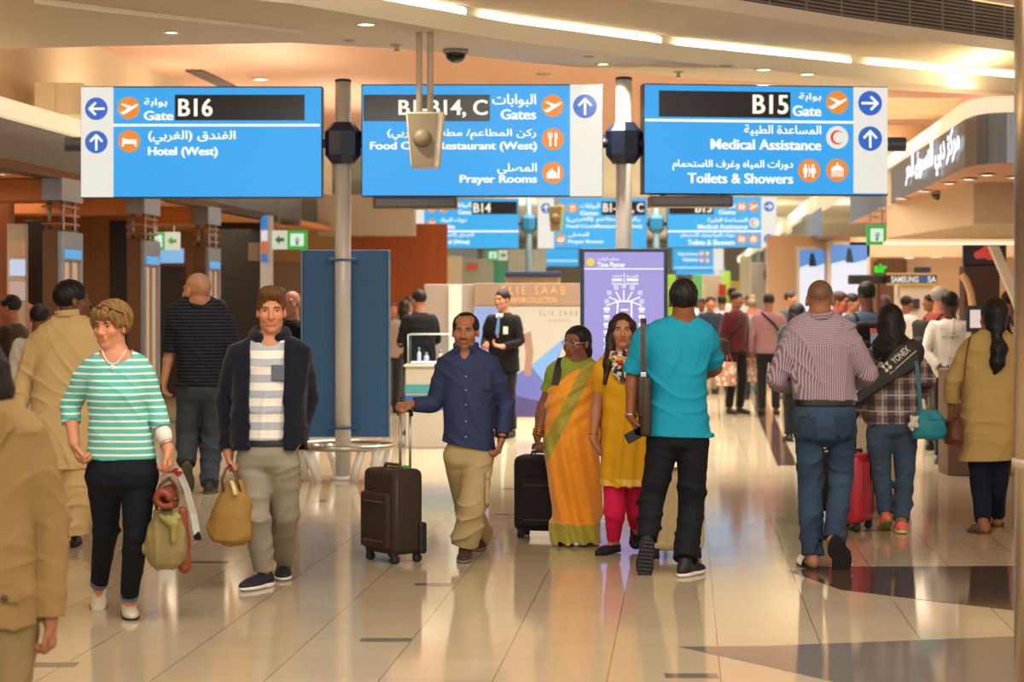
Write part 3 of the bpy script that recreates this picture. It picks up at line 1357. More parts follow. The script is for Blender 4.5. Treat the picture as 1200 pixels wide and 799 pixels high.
bm = BM()
ribbon(bm, list(zip(back(up(N1, 4.13), .05), back(up(N1, 4.46), .05))), None)
tag(struct('air_grille', bm, grille_mat()), kind='structure')
bm = BM()                                                     # the bulkhead: front face, underside, back
ribbon(bm, list(zip(up(N3, 3.95), N3)), None)
ribbon(bm, list(zip(back(up(N3, 3.95), .14), up(N3, 3.95))), None)
struct('bulkhead_fascia', bm, creamp)
bm = BM()
ribbon(bm, list(zip(N3, N4)), None)
ribbon(bm, list(zip(N4, up(N4, 4.64))), None)
ribbon(bm, list(zip(back(up(N3, 3.95), .14), back(up(N3, 4.10), .14), back(up(N3, 4.10), -.1))), None)
struct('bulkhead', bm, mat('#d9ccb4', .8, 0, 'grey_plaster', .04, 1))
L3 = cpt(40, -4, 3.80), cpt(130, 8, 3.80), cpt(230, 20, 3.80), cpt(300, 28, 3.80), cpt(352, 34, 3.80)
bm = BM()
ribbon(bm, [[p + Vector((0, 0, -.002)), p + Vector((0, 0, -h))] for p, h in zip(L3, (.05, .045, .035, .02, .006))], None)
ribbon(bm, [[p + Vector((0, 0, -h)), p + Vector((0, .3, -.001))] for p, h in zip(L3, (.05, .045, .035, .02, .006))], None)
struct('trim_4', bm, creamp)
# fluorescent tubes lying in the cove
path = []
for a, b in zip(N3, N3[1:]):
    for t in np.linspace(0, 1, 40, endpoint=False):
        path.append(a.lerp(b, float(t)))
cum = [0]
for a, b in zip(path, path[1:]):
    cum.append(cum[-1] + (b - a).length)
i0 = min(range(len(path)), key=lambda i: abs((path[i].x * FPX / path[i].y + CX) - 775))
s0 = cum[i0] + 2.28 + .2
tubem = glow('#fff6dd', 4.0)
n = 0
for k in range(-6, 4):
    a, b = s0 + k * 2.5 - 2.3, s0 + k * 2.5
    pts = [Vector((p.x, p.y + .06, 3.975)) for p, c in zip(path, cum) if a <= c <= b]
    if len(pts) < 3:
        continue
    bm = BM()
    tube(bm, pts, .042, 10)
    px = sum(p.x * FPX / p.y + CX for p in pts) / len(pts)
    if px < 250 or px > 1500:
        bm.free()
        continue
    tag(obj('fluorescent_tube', bm, tubem, None, True), ('glowing cove tube light above the middle sign', 'glowing cove tube light above the right-hand sign', 'glowing cove tube light at the upper right corner', 'cove tube light at the far right')[min(n, 3)], 'lamp', 'cove tube lights')
    n += 1

# recessed downlights, sprinklers, cameras on the ceilings
met = mat('#c9bfae', .4, .3)
lampm = glow('#fff1d0', 5.0)


def downlight(p, r, label, group, on=True, power=0):
    t = thing('downlight', label, 'downlight', p, 0, group)
    bm = BM()
    lathe(bm, [(r * .72, .004), (r * .72, -.006), (r, -.008), (r, .004)], 20)
    obj('trim_ring', bm, met, t, True)
    bm = BM()
    lathe(bm, [(r * .72, -.002), (r * .3, -.004)], 20)
    obj('lamp', bm, lampm if on else mat('#6d604e', .5), t)
    if power:
        area('downlight_beam', tuple(p - Vector((0, 0, .02))), r, r, power, (1, .9, .74), spread=110)


for i, (x, y, z, r, on) in enumerate(((429, 28.5, 3.8, .09, 1), (201, 38, 3.8, .07, 1), (707, 75, 3.8, .07, 1), (851, 77, 3.8, .07, 0), (895, 81.5, 3.8, .09, 1), (946, 87, 3.8, .09, 1), (690, 66, 3.8, .06, 0), (305, 93, 4.62, .12, 1), (409, 47, 3.8, .06, 0), (637, 88, 4.62, .1, 0))):
    downlight(cpt(x, y, z), r, ['oval downlight in the bulkhead left of the hanging box', 'dim downlight in the ceiling above the B16 sign', 'downlight above the second steel post', 'unlit round fitting above the B15 display', 'long downlight above the B15 gate sign', 'downlight above the upper right corner of the B15 sign',
                                            'unlit fitting in the bulkhead above the second post', 'bright downlight just above the top right of the B16 sign', 'small unlit fitting near the top of the first post', 'faint downlight above the middle sign'][i], 'ceiling downlights', on, 14 if on else 0)
for i, (x, y) in enumerate(((465, 52), (795, 84))):
    t = thing('sprinkler', ('small sprinkler head left of the hanging rods', 'small sprinkler head left of the B15 display')[i], 'sprinkler', cpt(x, y, 3.8))
    bm = BM()
    lathe(bm, [(.05, 0), (.05, -.01), (.018, -.012), (.018, -.05), (.03, -.055), (.03, -.06)], 12)
    obj('body', bm, mat('#c2b79c', .35, .5), t, True)
for i, (p, r) in enumerate(((cpt(534, 58, 3.8), .09), )):
    t = thing('dome_camera', 'black dome camera on the ceiling right of the hanging rods', 'camera', p)
    bm = BM()
    lathe(bm, [(r * 1.2, 0), (r * 1.2, -.03), (r, -.035)], 20)
    obj('housing', bm, mat('#8d8577', .5), t, True)
    bm = BM()
    lathe(bm, [(r * math.cos(a), -.035 - r * .9 * math.sin(a)) for a in np.linspace(0, 1.5, 8)], 20)
    obj('dome', bm, mat('#15120f', .15), t, True)
bm = BM()
a, b = cpt(217, 82, 4.62), cpt(262, 103, 4.62)
for k in range(4):
    o = Vector((k * .06, 0, 0))
    prism(bm, [a + o, a + o + Vector((.035, 0, 0)), b + o + Vector((.035, 0, 0)), b + o], (0, 0, -.02))
tag(obj('slot_diffuser', bm, mat('#4c4034', .6)), 'dark slotted air vent in the ceiling above the B16 sign', 'vent')

# ------------------------------------------------------------------ shop fronts: fascias along both sides of the hall
steel = brushed('#5f5c57', .38)
steel2 = brushed('#9aa0a6', .35)
XL = lambda d: -4.78 + (d - 19.1) * .0846
XR = lambda d: 4.25 + (d - 18.9) * .0846
whitec = mat('#f0e9d6', .6, 0, 'white_plaster')
litc = mat('#f0e9d6', .6, 0, 'cove_band_glow', emit='#ffe9c2', estr=.42)  # emission in the plaster stands in for cove light on the band


def fascia(name, X, sgn, d0, d1, z0, z1, m, ds=None):
    bm = BM()
    ds = ds or [d0, d1]
    ribbon(bm, [[Vector((X(d), d, z0)), Vector((X(d), d, z1))] for d in ds], None)
    ribbon(bm, [[Vector((X(d), d, z0)), Vector((X(d) + sgn * .25, d, z0))] for d in ds], None)
    return struct(name, bm, m)


fascia('wall_left', XL, -1, 12, 34, 2.9, 3.36, steel)
bm = BM()
ribbon(bm, [[Vector((XL(d) + .1, d, 3.36)), Vector((XL(d) + .12, d, 3.52)), Vector((XL(d) - .5, d, 3.58))] for d in (12, 34)], None)
ribbon(bm, [[Vector((XL(d) + .1, d, 3.36)), Vector((XL(d) - .1, d, 3.36))] for d in (12, 34)], None)
struct('trim_5', bm, litc)
bm = BM()
ribbon(bm, [[Vector((XL(d) - .5, d, 3.55)), Vector((XL(d) - .5, d, 4.64))] for d in (12, 40)], None)
struct('wall_left_upper', bm, mat('#c0ab8a', .8))
bm = BM()
a = W(42, 130, 21.2)
box(bm, (a.x + .28, 21.4, 3.72), (.5, .8, .33), .01)
box(bm, (a.x + .22, 21.2, 3.72), (.05, .45, .29), .005)
struct('trim_6', bm, creamp)
for d in (18.0, 19.5, 23, 26, 29):
    area('cove_light', (XL(d) - .1, d, 3.8), .3, 1.2, 8, (1, .86, .62), (math.pi, 0, 0))
bm = BM()                                                     # soffit of the left shop and its back wall
orange = wood('#a8602a', '#c97d3e', .4, 1.2)
prism(bm, [(XL(11), 11, 2.905), (XL(37), 37, 2.905), (-13, 37, 2.905), (-13, 11, 2.905)], (0, 0, .08))
struct('shop_soffit', bm, mat('#c98a55', .7, 0, 'orange_plaster', .05, 1))
bm = BM()
box(bm, (-9.3, 28, 1.5), (.1, 34, 3.0))
struct('shop_back_wall', bm, wood('#5b3414', '#7a4a20', .45, 1.0))

brown = wood('#5a3a1c', '#6d4a28', .45, 1.5)
copper = mat('#a8633c', .35, .6, name='copper')
glassm = mat('#ffffff', .02, name='window_glass', Transmission_Weight=1.0, IOR=1.02)
for k, d in enumerate((17.8, 21.0, 24.2, 27.45)):
    if k == 0:
        continue
    x = XL(d)
    lab = ('nearest', 'second', 'third')[k - 1]
    t = thing('display_column', 'brown shop column with lit window, %s of the row of three' % lab, 'column', (x, d, 0), -HALL, 'shop columns')
    w, L, h = .2, .72, 2.38
    bm = BM()
    box(bm, (-w / 2 - .02, L / 2, h / 2), (w - .04, L, h), .006)
    obj('body', bm, brown, t)
    bm = BM()
    for yy in (.04, L - .04):
        box(bm, (-.015, yy, 1.05), (.05, .08, 2.06), .004)
    box(bm, (-.015, L / 2, 2.21), (.05, L, .30), .004)
    box(bm, (-.015, L / 2, .2), (.05, L, .4), .004)
    box(bm, (-.012, L * .5, 1.2), (.03, .03, 1.7), .002)
    obj('window_frame', bm, steel2, t)
    bm = BM()
    box(bm, (-.035, L / 2, 1.2), (.012, L - .1, 1.7))
    obj('window_pane', bm, glow('#d9a578', .75), t)
    bm = BM()
    box(bm, (.012, L / 2, 2.13), (.01, L * .8, .09), .002)
    obj('sign_strip', bm, glow('#3fa7e6', .9), t)
    b = thing('bracket', 'steel bracket with copper rungs on top of the %s shop column' % lab, 'bracket', (x, d, 2.38), -HALL, 'column brackets')
    for px_, py_ in ((-.16, .1), (-.02, .1), (-.02, .5)):
        bm = BM()
        tube(bm, [(px_, py_, 0), (px_, py_, .3)], .022, 8)
        obj('post', bm, steel2, b, True)
    for z in (.06, .15, .24):
        bm = BM()
        box(bm, (-.02, .3, z), (.06, .62, .022), .005)
        box(bm, (-.12, .1, z), (.24, .05, .022), .005)
        obj('rung', bm, copper, b)
    bb = thing('shop_beam', 'orange wood beam over the %s shop column' % lab, 'beam', (x, d, 2.68), -HALL, 'shop beams')
    bm = BM()
    box(bm, (-2.2, .36, .11), (4.0, .70, .22), .005)
    obj('timber', bm, orange, bb)
    bm = BM()
    box(bm, (-.1, .36, .115), (.22, .74, .24), .006)
    obj('end_cap', bm, steel2, bb)
# shop interiors beyond the columns
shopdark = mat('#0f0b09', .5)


def panel(name, px0, py0, px1, py1, d, th, m, label=None, cat=None, kind=None, group=None, floor=False):
    """an upright panel of real thickness facing the hall's near end"""
    a, b = W(px0, py0, d), W(px1, py1, d)
    z0 = 0.0 if floor else b.z
    bm = BM()
    box(bm, ((a.x + b.x) / 2, d + th / 2, (a.z + z0) / 2), (abs(b.x - a.x), th, abs(a.z - z0)), min(.01, th * .2))
    o = obj(name, bm, m)
    if kind:
        o['kind'] = kind
    return tag(o, label, cat, group)


panel('wall_shop_rear', 92, 255, 150, 420, 27, .3, wood('#7a5228', '#8a602f', .5, 1), kind='structure', floor=True)
panel('wall_shop_side', -60, 232, 12, 420, 22.5, .2, wood('#7d3c12', '#95501f', .45, 1), kind='structure', floor=True)
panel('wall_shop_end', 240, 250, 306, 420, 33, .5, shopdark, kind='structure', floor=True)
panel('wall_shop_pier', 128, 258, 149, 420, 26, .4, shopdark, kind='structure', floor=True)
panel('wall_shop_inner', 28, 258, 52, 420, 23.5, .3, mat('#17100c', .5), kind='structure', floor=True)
panel('wall_shop_far', 178, 250, 262, 420, 37, .3, mat('#9a7a54', .7), kind='structure', floor=True)
panel('wall_lane', 150, 262, 420, 420, 39, .3, mat('#c49b6c', .7), kind='structure', floor=True)
panel('wall_wood', 410, 262, 524, 420, 38, .4, wood('#8a3f10', '#a8551b', .45, 1.2), kind='structure', floor=True)
panel('fascia_far', 372, 228, 486, 276, 37, .5, mat('#b3ada0', .5), kind='structure')
t = panel('advert_panel', 8, 262, 30, 420, 21.6, .12, mat('#c9b9a0', .4), 'lit shop advert panel with white lettering at the far left edge', 'advert', floor=True)
for y0, y1, c, s in ((283, 300, '#c2895c', .7), (304, 323, '#c9d3ea', .9), (330, 352, '#d9b3a4', .7)):
    a, b = W(11, y0, 21.57), W(29, y1, 21.57)
    bm = BM()
    box(bm, ((a.x + b.x) / 2, 21.59, (a.z + b.z) / 2), (b.x - a.x, .03, a.z - b.z), .004)
    obj('lit_field', bm, glow(c, s), t)
panel('light_box', 305, 252, 318, 345, 31, .25, mat('#b9c4cf', .3), 'tall glass light column with blue and red pictures by the dark shop', 'light column', floor=True)
for y0, y1, c in ((253, 268, '#2f7fd0'), (270, 282, '#e8e4e0'), (284, 296, '#d8643a'), (298, 307, '#2f6fb8')):
    panel('lit_picture', 306, y0, 313, y1, 30.96, .03, glow(c, .9), None, None).parent = None
PICS = [o for o in bpy.data.objects if o.name.startswith('lit_picture')]
lb = bpy.data.objects['light_box']
for o in PICS:
    o.parent = lb
panel('video_wall', 184, 291, 214, 308, 34, .15, glow('#7fb7e6', .9), 'blue and white video screen inside the shop behind the columns', 'screen')
panel('shop_counter', 186, 312, 214, 420, 35, .4, mat('#2a1c14', .5), 'dark display cabinet under the blue screen in the shop', 'cabinet', floor=True)
panel('shop_poster', 291, 284, 304, 306, 32.97, .04, mat('#6b5a48', .6), 'small framed poster on the dark shop wall', 'poster')
panel('shop_signboard', 318, 307, 353, 336, 36, .1, mat('#7c6852', .6), 'brown shop signboard left of the blue noticeboard', 'sign', floor=True)

SILVERM = mat('#8f8a82', .4, .5)


def exit_sign(px0, py0, px1, py1, d, split, label, left=True, ztop=4.62):
    """green frame with a white pictogram, and a white panel with a green arrow"""
    a, b = W(px0, py0, d), W(px1, py1, d)
    t = thing('exit_sign', label, 'sign', ((a.x + b.x) / 2, d, b.z), 0, 'green exit signs')
    w, h = b.x - a.x, a.z - b.z
    k = w * split
    gx = (w / 2 - k / 2) if left else (-w / 2 + k / 2)
    wx = (-w / 2 + (w - k) / 2) if left else (w / 2 - (w - k) / 2)
    bm = BM()
    for q in (-.3, .3):
        tube(bm, [(q * w, 0, h - .01), (q * w, 0, ztop - b.z)], .012, 6)
    obj('hanger', bm, SILVERM, t)
    bm = BM()
    box(bm, (gx, 0, h / 2), (k, .1, h), .01)
    obj('frame', bm, glow('#1fae3a', .9), t)
    bm = BM()
    box(bm, (gx, -.05, h / 2), (k * .68, .02, h * .66), .005)
    f = obj('light_panel', bm, glow('#dff0df', .95), t)
    bm = BM()
    for z, ww in ((.42, .1), (.5, .16), (.6, .1)):
        box(bm, (gx + .02 * k, -.062, h * z), (k * ww * 1.6, .006, h * .05))
    box(bm, (gx, -.062, h * .3), (k * .12, .006, h * .16))
    obj('running_figure', bm, mat('#1d6f34', .6), f)
    if w - k > .02:
        bm = BM()
        box(bm, (wx, 0, h / 2), (w - k, .08, h), .01)
        q = obj('arrow_panel', bm, glow('#dfe2c8', .8), t)
        bm = BM()
        s = min(w - k, h) * .3
        prism(bm, [(wx - s, -.045, h / 2), (wx, -.045, h / 2 + s), (wx, -.045, h / 2 + s * .4), (wx + s, -.045, h / 2 + s * .4), (wx + s, -.045, h / 2 - s * .4), (wx, -.045, h / 2 - s * .4), (wx, -.045, h / 2 - s)], (0, -.008, 0))
        obj('arrow', bm, mat('#3a8a45', .6), q)


exit_sign(319, 270, 360, 292, 30, .56, 'green exit sign with white arrow panel above the blue noticeboard')
exit_sign(176, 272, 211, 293, 31, .5, 'yellow-green exit sign inside the shop behind the columns', False, 2.92)
exit_sign(1015, 264, 1038, 287, 27, .97, 'green exit sign hanging below the right-hand shop fascia', True, 2.9)
exit_sign(571, 293, 595, 305, 50, .55, 'small green exit sign far down the hall below the B14 sign', False)

# right side
rights = [16.2, 18.9, 33.0]
bm = BM()
P0, P1, P2 = Vector((7.5, 18.9, 0)), Vector((4.25, 18.9, 0)), Vector((XR(33), 33, 0))
arc = [Vector((6.2, 18.6, 0)), Vector((4.72, 18.6, 0)), Vector((4.50, 18.63, 0)), Vector((4.36, 18.72, 0)), Vector((4.29, 18.9, 0)), Vector((4.27, 19.3, 0)), Vector((XR(22), 22, 0)), P2]
ribbon(bm, [[up([p], 2.9)[0], up([p], 3.36)[0]] for p in arc], None)
struct('wall_right', bm, brushed('#7c8288', .4))
bm = BM()
ribbon(bm, [[up([p], 3.36)[0] + Vector((-.05, -.06, 0)), up([p], 3.50)[0] + Vector((-.05, -.06, 0)), up([p], 3.56)[0] + Vector((.5, .4, 0))] for p in arc], None)
ribbon(bm, [[up([p], 3.36)[0] + Vector((-.05, -.06, 0)), up([p], 3.36)[0] + Vector((.1, .1, 0))] for p in arc], None)
struct('trim_7', bm, litc)
for d in (20, 22.5, 25, 28):
    area('cove_light', (XR(d) + .25, d, 3.75), .3, 1.5, 9, (1, .88, .66), (math.pi, 0, 0))
bm = BM()
f = bm.faces.new([bm.verts.new(up([p], 2.9)[0]) for p in arc] + [bm.verts.new(Vector((9.2, 33, 2.9))), bm.verts.new(Vector((9.2, 18.6, 2.9)))])
bmesh.ops.triangulate(bm, faces=[f])
struct('shop_soffit_right', bm, mat('#c9977a', .7, 0, 'peach_plaster', .03, 1))
bm = BM()
a, b = W(1034, 214, 27), W(1400, 281, 27)
box(bm, ((a.x + b.x) / 2, 24.2, (a.z + b.z) / 2 + .08), (b.x - a.x, 5.0, a.z - b.z + .16), .02)
o = struct('shop_bulkhead_right', bm, mat('#c0a98a', .8))
bm = BM()
a, b = W(1036, 283, 21.6), W(1400, 287, 21.6)
box(bm, ((a.x + b.x) / 2, 21.6, (a.z + b.z) / 2), (b.x - a.x, .12, .035), .006)
struct('trim_8', bm, glow('#f7ecc8', 1.1))
panel('wall_right_rear', 900, 276, 1420, 430, 38, .3, mat('#c9a682', .7), kind='structure', floor=True)
for i, (x, y) in enumerate(((1022, 255), (1030, 249), (1037, 244), (1046, 240), (1058, 233), (1084, 224), (1112, 215), (1135, 210), (1157, 205), (1188, 208))):
    downlight(cpt(x, y, 2.885), .09, 'small downlight in the peach soffit under the right-hand fascia', 'soffit downlights')
for i, (x, y) in enumerate(((3, 204), (44, 245), (134, 256), (186, 236), (324, 261), (329, 265))):
    downlight(cpt(x, y, 2.9 if i not in (1, 2) else 2.89), .07, ['downlight in the orange soffit at the left edge', 'downlight in the shop ceiling left of the nearest column', 'downlight in the shop ceiling right of the nearest column', 'downlight between the second and third shop beams', 'left one of two downlights above the exit sign', 'right one of two downlights above the exit sign'][i], 'shop downlights')
t = thing('dome_camera', 'black dome camera under the right-hand fascia', 'camera', cpt(1099, 225, 2.89))
bm = BM()
lathe(bm, [(.085, 0), (.085, -.02), (.075, -.025)], 18)
obj('housing', bm, mat('#8d8577', .5), t, True)
bm = BM()
lathe(bm, [(.075 * math.cos(a), -.025 - .07 * math.sin(a)) for a in np.linspace(0, 1.5, 8)], 18)
obj('dome', bm, mat('#2a0f0a', .15), t, True)
# coffered openings above the right fascia
bm = BM()
for k, (x, y0) in enumerate(((1100, 108), (1075, 130), (1052, 152))):
    a = W(x, y0, 24 + k * 2.5)
    box(bm, (a.x - .3, 24 + k * 2.5, 4.25 - k * .12), (1.6, .5, .22), .01)
struct('trim_9', bm, mat('#b08a64', .8))
# illuminated shop lettering on the right fascia
t = thing('shop_sign', 'white glowing Arabic shop lettering on the steel fascia at the right', 'sign', tuple(arc[5] + Vector((0, 0, 2.95))), 0)
d0_, d1_ = 19.5, 24.3
pa, pb = Vector((XR(d0_) - .03, d0_, 0)), Vector((XR(d1_) - .03, d1_, 0))
xa = (pa - pb).normalized()
Mx = Matrix((xa, Vector((0, 0, 1)).cross(xa), Vector((0, 0, 1)))).transposed().to_4x4()
Mx.translation = pb - (arc[5] + Vector((0, 0, 2.95)))
Mx.translation.z = 0
bm = BM()
text_mesh(bm, arabic('مركز دبي للتسوق الحر'), 0, (pa - pb).length, -.01, .40, Mx, .04, .01, 0, .06)
bmesh.ops.solidify(bm, geom=bm.faces[:], thickness=.04)
obj('lettering', bm, glow('#f4f4ff', 1.3), t)

# the steel column at the right edge, close to the camera
t = thing('steel_column', 'tall polished steel column at the right edge', 'column', (2.12, 8.0, 0))
bm = BM()
lathe(bm, [(.155, 0), (.155, 4.6)], 40)
obj('shaft', bm, brushed('#b9a68a', .25, (1, 1, .02)), t, True)
bm = BM()
lathe(bm, [(.156, 1.0), (.163, 1.003), (.163, 1.03), (.156, 1.033)], 40)
obj('joint_ring', bm, mat('#d0c2a8', .3, .5), t, True)
bm = BM()
lathe(bm, [(.2, 0), (.2, .05), (.156, .09)], 40)
obj('base', bm, mat('#8d7f69', .35, .7), t, True)
# ------------------------------------------------------------------ the hanging signs
BLUE_S = glow('#2ba3ec', 1.0, '#0a2a44')
BLUE_F = glow('#36ade9', 1.0, '#0a2a44')
WHITE_S = glow('#e9e6da', 1.0)
LETTER = glow('#f8fbff', 1.15)
ORANGE = glow('#ef8a22', 1.0)
ARROWB = glow('#1a62c4', 1.0)
DISP = mat('#0c0e1c', .25, name='display_glass')
LED = glow('#f7f1df', 1.1)
EDGE = mat('#2f3a44', .4, .5, name='sign_edge')
REDC = glow('#e0302a', 1.0)


def strokes(bm, pts, w, M, dep):
    for a, b in zip(pts, pts[1:]):
        a, b = np.array(a, float), np.array(b, float)
        d = (b - a) / max(1e-6, np.linalg.norm(b - a))
        n = np.array((-d[1], d[0])) * w / 2
        e = d * w * .3
        bm.faces.new([bm.verts.new(M @ Vector((q[0], -dep, q[1]))) for q in (a - e - n, b + e - n, b + e + n, a - e + n)])


def poly2(bm, pts, M, dep):
    bm.faces.new([bm.verts.new(M @ Vector((x, -dep, z))) for x, z in pts])


def disc(bm, cx, cz, r, M, dep, n=28):
    poly2(bm, [(cx + r * math.cos(t), cz + r * math.sin(t)) for t in np.linspace(0, 2 * math.pi, n, endpoint=False)], M, dep)


def icon(bm, kind, cx, cz, r, M, dep):
    T = lambda pts: [(cx + x * r, cz + z * r) for x, z in pts]
    S = lambda pts, w: strokes(bm, T(pts), w * r, M, dep)
    if kind in ('up', 'left', 'right'):
        rot = {'up': 0, 'left': math.pi / 2, 'right': -math.pi / 2}[kind]
        rr = lambda pts: [(x * math.cos(rot) - z * math.sin(rot), x * math.sin(rot) + z * math.cos(rot)) for x, z in pts]
        S(rr([(0, -.68), (0, .52)]), .2)
        S(rr([(-.5, .08), (0, .6)]), .2)
        S(rr([(.5, .08), (0, .6)]), .2)
    elif kind == 'plane':
        poly2(bm, T([(-.58, -.5), (-.42, -.6), (.74, .14), (.84, .3), (.68, .34), (-.5, -.28)]), M, dep)
        poly2(bm, T([(-.7, .34), (-.52, .4), (.3, .1), (-.02, -.12), (-.25, .08)]), M, dep)
        poly2(bm, T([(-.86, -.3), (-.72, -.36), (-.4, -.32), (-.44, -.56), (-.58, -.56)]), M, dep)
    elif kind == 'bed':
        poly2(bm, T([(-.62, .32), (-.5, .28), (-.2, .16), (.66, .16), (.66, -.24), (-.62, -.24)]), M, dep)
        for x in (-.62, .52):
            poly2(bm, T([(x, -.24), (x + .14, -.24), (x + .14, -.48), (x, -.48)]), M, dep)
    elif kind == 'food':
        S([(-.25, -.6), (-.25, .2)], .16)
        for x in (-.4, -.25, -.1):
            S([(x, .2), (x, .58)], .08)
        S([(-.4, .18), (-.1, .18)], .1)
        S([(.25, -.6), (.25, .1)], .15)
        poly2(bm, T([(.16, .05), (.4, .05), (.4, .4), (.3, .6), (.16, .6)]), M, dep)
    elif kind == 'mosque':
        poly2(bm, T([(-.55, -.5), (.35, -.5), (.35, -.1), (.26, .08), (.02, .22), (-.1, .4), (-.22, .22), (-.46, .08), (-.55, -.1)]), M, dep)
        poly2(bm, T([(.42, -.5), (.6, -.5), (.6, .35), (.51, .65), (.42, .35)]), M, dep)
    elif kind == 'crescent':
        o = [(.62 * math.cos(t), .62 * math.sin(t)) for t in np.linspace(.75, 2 * math.pi - .75, 26)]
        i_ = [(.12 + .5 * math.cos(t), .5 * math.sin(t)) for t in np.linspace(2 * math.pi - .95, .95, 26)]
        for a in range(25):
            poly2(bm, T([o[a], o[a + 1], i_[24 - a], i_[25 - a]]), M, dep)
    elif kind == 'toilet':
        for q, sk in ((-.34, 0), (.34, 1)):
            disc(bm, cx + q * r, cz + .44 * r, .13 * r, M, dep, 12)
            poly2(bm, T([(q - .18, .26), (q + .18, .26), (q + (.3 if sk else .2), -.2), (q + .12, -.2), (q + .1, -.62), (q - .1, -.62), (q - .12, -.2), (q - (.3 if sk else .2), -.2)]), M, dep)
        S([(0, .5), (0, -.55)], .07)
    elif kind == 'shower':
        poly2(bm, T([(-.6, -.05), (.6, -.05), (.5, .2), (.2, .4), (-.2, .4), (-.5, .2)]), M, dep)
        S([(0, .4), (0, .62)], .14)
        for x in np.linspace(-.48, .48, 7):
            S([(x, -.12), (x, -.55)], .08)


def sign(label, pl, corners, items, face=None, group='blue hanging signs', thick=.17, name='direction_sign', hang=False):
    """pl: (px of one end, its depth, px of the other end, its depth); the rest is laid out in the sign's own plane"""
    face = face or BLUE_S
    A, B = W(pl[0], HY, pl[1]), W(pl[2], HY, pl[3])
    xa = (B - A).normalized()
    ya = Vector((0, 0, 1)).cross(xa)

    def uv(px, py):
        d = Vector(((px - CX) / FPX, 1, -(py - HY) / FPX))
        o = Vector((0, 0, EYE))
        t = (A - o).dot(ya) / d.dot(ya)
        p = o + d * t
        return (p - A).dot(xa), p.z
    x0, zt = uv(corners[0], corners[1])
    x1, zb = uv(corners[2], corners[3])
    org = A + xa * (x0 + x1) / 2
    root = thing(name, label, 'sign', (org.x, org.y, zb), 0, group)
    M = Matrix((xa, ya, Vector((0, 0, 1)))).transposed().to_4x4()
    ox, oz = (x0 + x1) / 2, zb
    q = lambda px, py: (uv(px, py)[0] - ox, uv(px, py)[1] - oz)
    w, h = x1 - x0, zt - zb
    bm = BM()
    box(bm, (0, thick / 2 + .004, h / 2), (w + .012, thick, h + .016), .008, M=M)
    obj('casing', bm, EDGE, root)
    bm = BM()
    box(bm, (0, .004, h / 2), (w - .008, .012, h - .008), .002, M=M)
    obj('face_panel', bm, face, root)
    lt = BM()
    wt = None
    def rect(x0_, y0_, x1_, y1_):                   # level edges, whatever the sign's angle
        xm, ym = (x0_ + x1_) / 2, (y0_ + y1_) / 2
        return (q(x0_, ym)[0], q(xm, y0_)[1]), (q(x1_, ym)[0], q(xm, y1_)[1])
    for it in items:
        k = it[0]
        if k == 'white':
            wt = BM() if wt is None else wt
            a, b = rect(*it[1:5])
            poly2(wt, [(a[0], b[1]), (b[0], b[1]), (b[0], a[1]), (a[0], a[1])], M, .0035)
        elif k == 'disp':
            a, b = rect(*it[1:5])
            bm = BM()
            box(bm, ((a[0] + b[0]) / 2, -.006, (a[1] + b[1]) / 2), (b[0] - a[0], .01, a[1] - b[1]), .002, M=M)
            dsp = obj('display', bm, DISP, root)
            c, d = q(it[6], it[8]), q(it[7], it[9])
            bm = BM()
            text_mesh(bm, it[5], c[0], d[0], c[1], d[1], M, .012, .014, 0, .022)
            obj('display_text', bm, LED, dsp)
        elif k in ('text', 'ar'):
            c, d = q(it[2], it[4]), q(it[3], it[5])
            text_mesh(lt, arabic(it[1]) if k == 'ar' else it[1], c[0], d[0], c[1], d[1], M, .008 if k == 'ar' else .01, .006, 0, .018 if k == 'ar' else .038)
        elif k == 'line':
            a, b = rect(*it[1:5])
            poly2(lt, [(a[0], b[1]), (b[0], b[1]), (b[0], a[1]), (a[0], a[1])], M, .005)
        elif k in ('icon', 'arrow'):
            c = q(it[2], it[3])
            r = abs(q(it[2] + it[4], it[3])[0] - c[0])
            bm = BM()
            disc(bm, c[0], c[1], r, M, .0055)
            ic = obj('pictogram' if k == 'icon' else 'arrow_disc', bm, (WHITE_S if it[1] == 'crescent' else ORANGE) if k == 'icon' else ARROWB, root)
            bm = BM()
            icon(bm, it[1], c[0], c[1], r, M, .0085)
            obj('symbol', bm, REDC if it[1] == 'crescent' else LETTER, ic)
    if hang:
        bm = BM()
        for u in (.15, .85):
            tube(bm, [M @ Vector(((u - .5) * w, thick / 2, h - .01)), M @ Vector(((u - .5) * w, thick / 2, 4.56 - zb))], .03, 8)
        obj('hanger', bm, EDGE, root)
    if wt is not None:
        obj('arrow_field', wt, WHITE_S, root)
    if len(lt.verts):
        obj('lettering', lt, LETTER, root)
    else:
        lt.free()
    return root


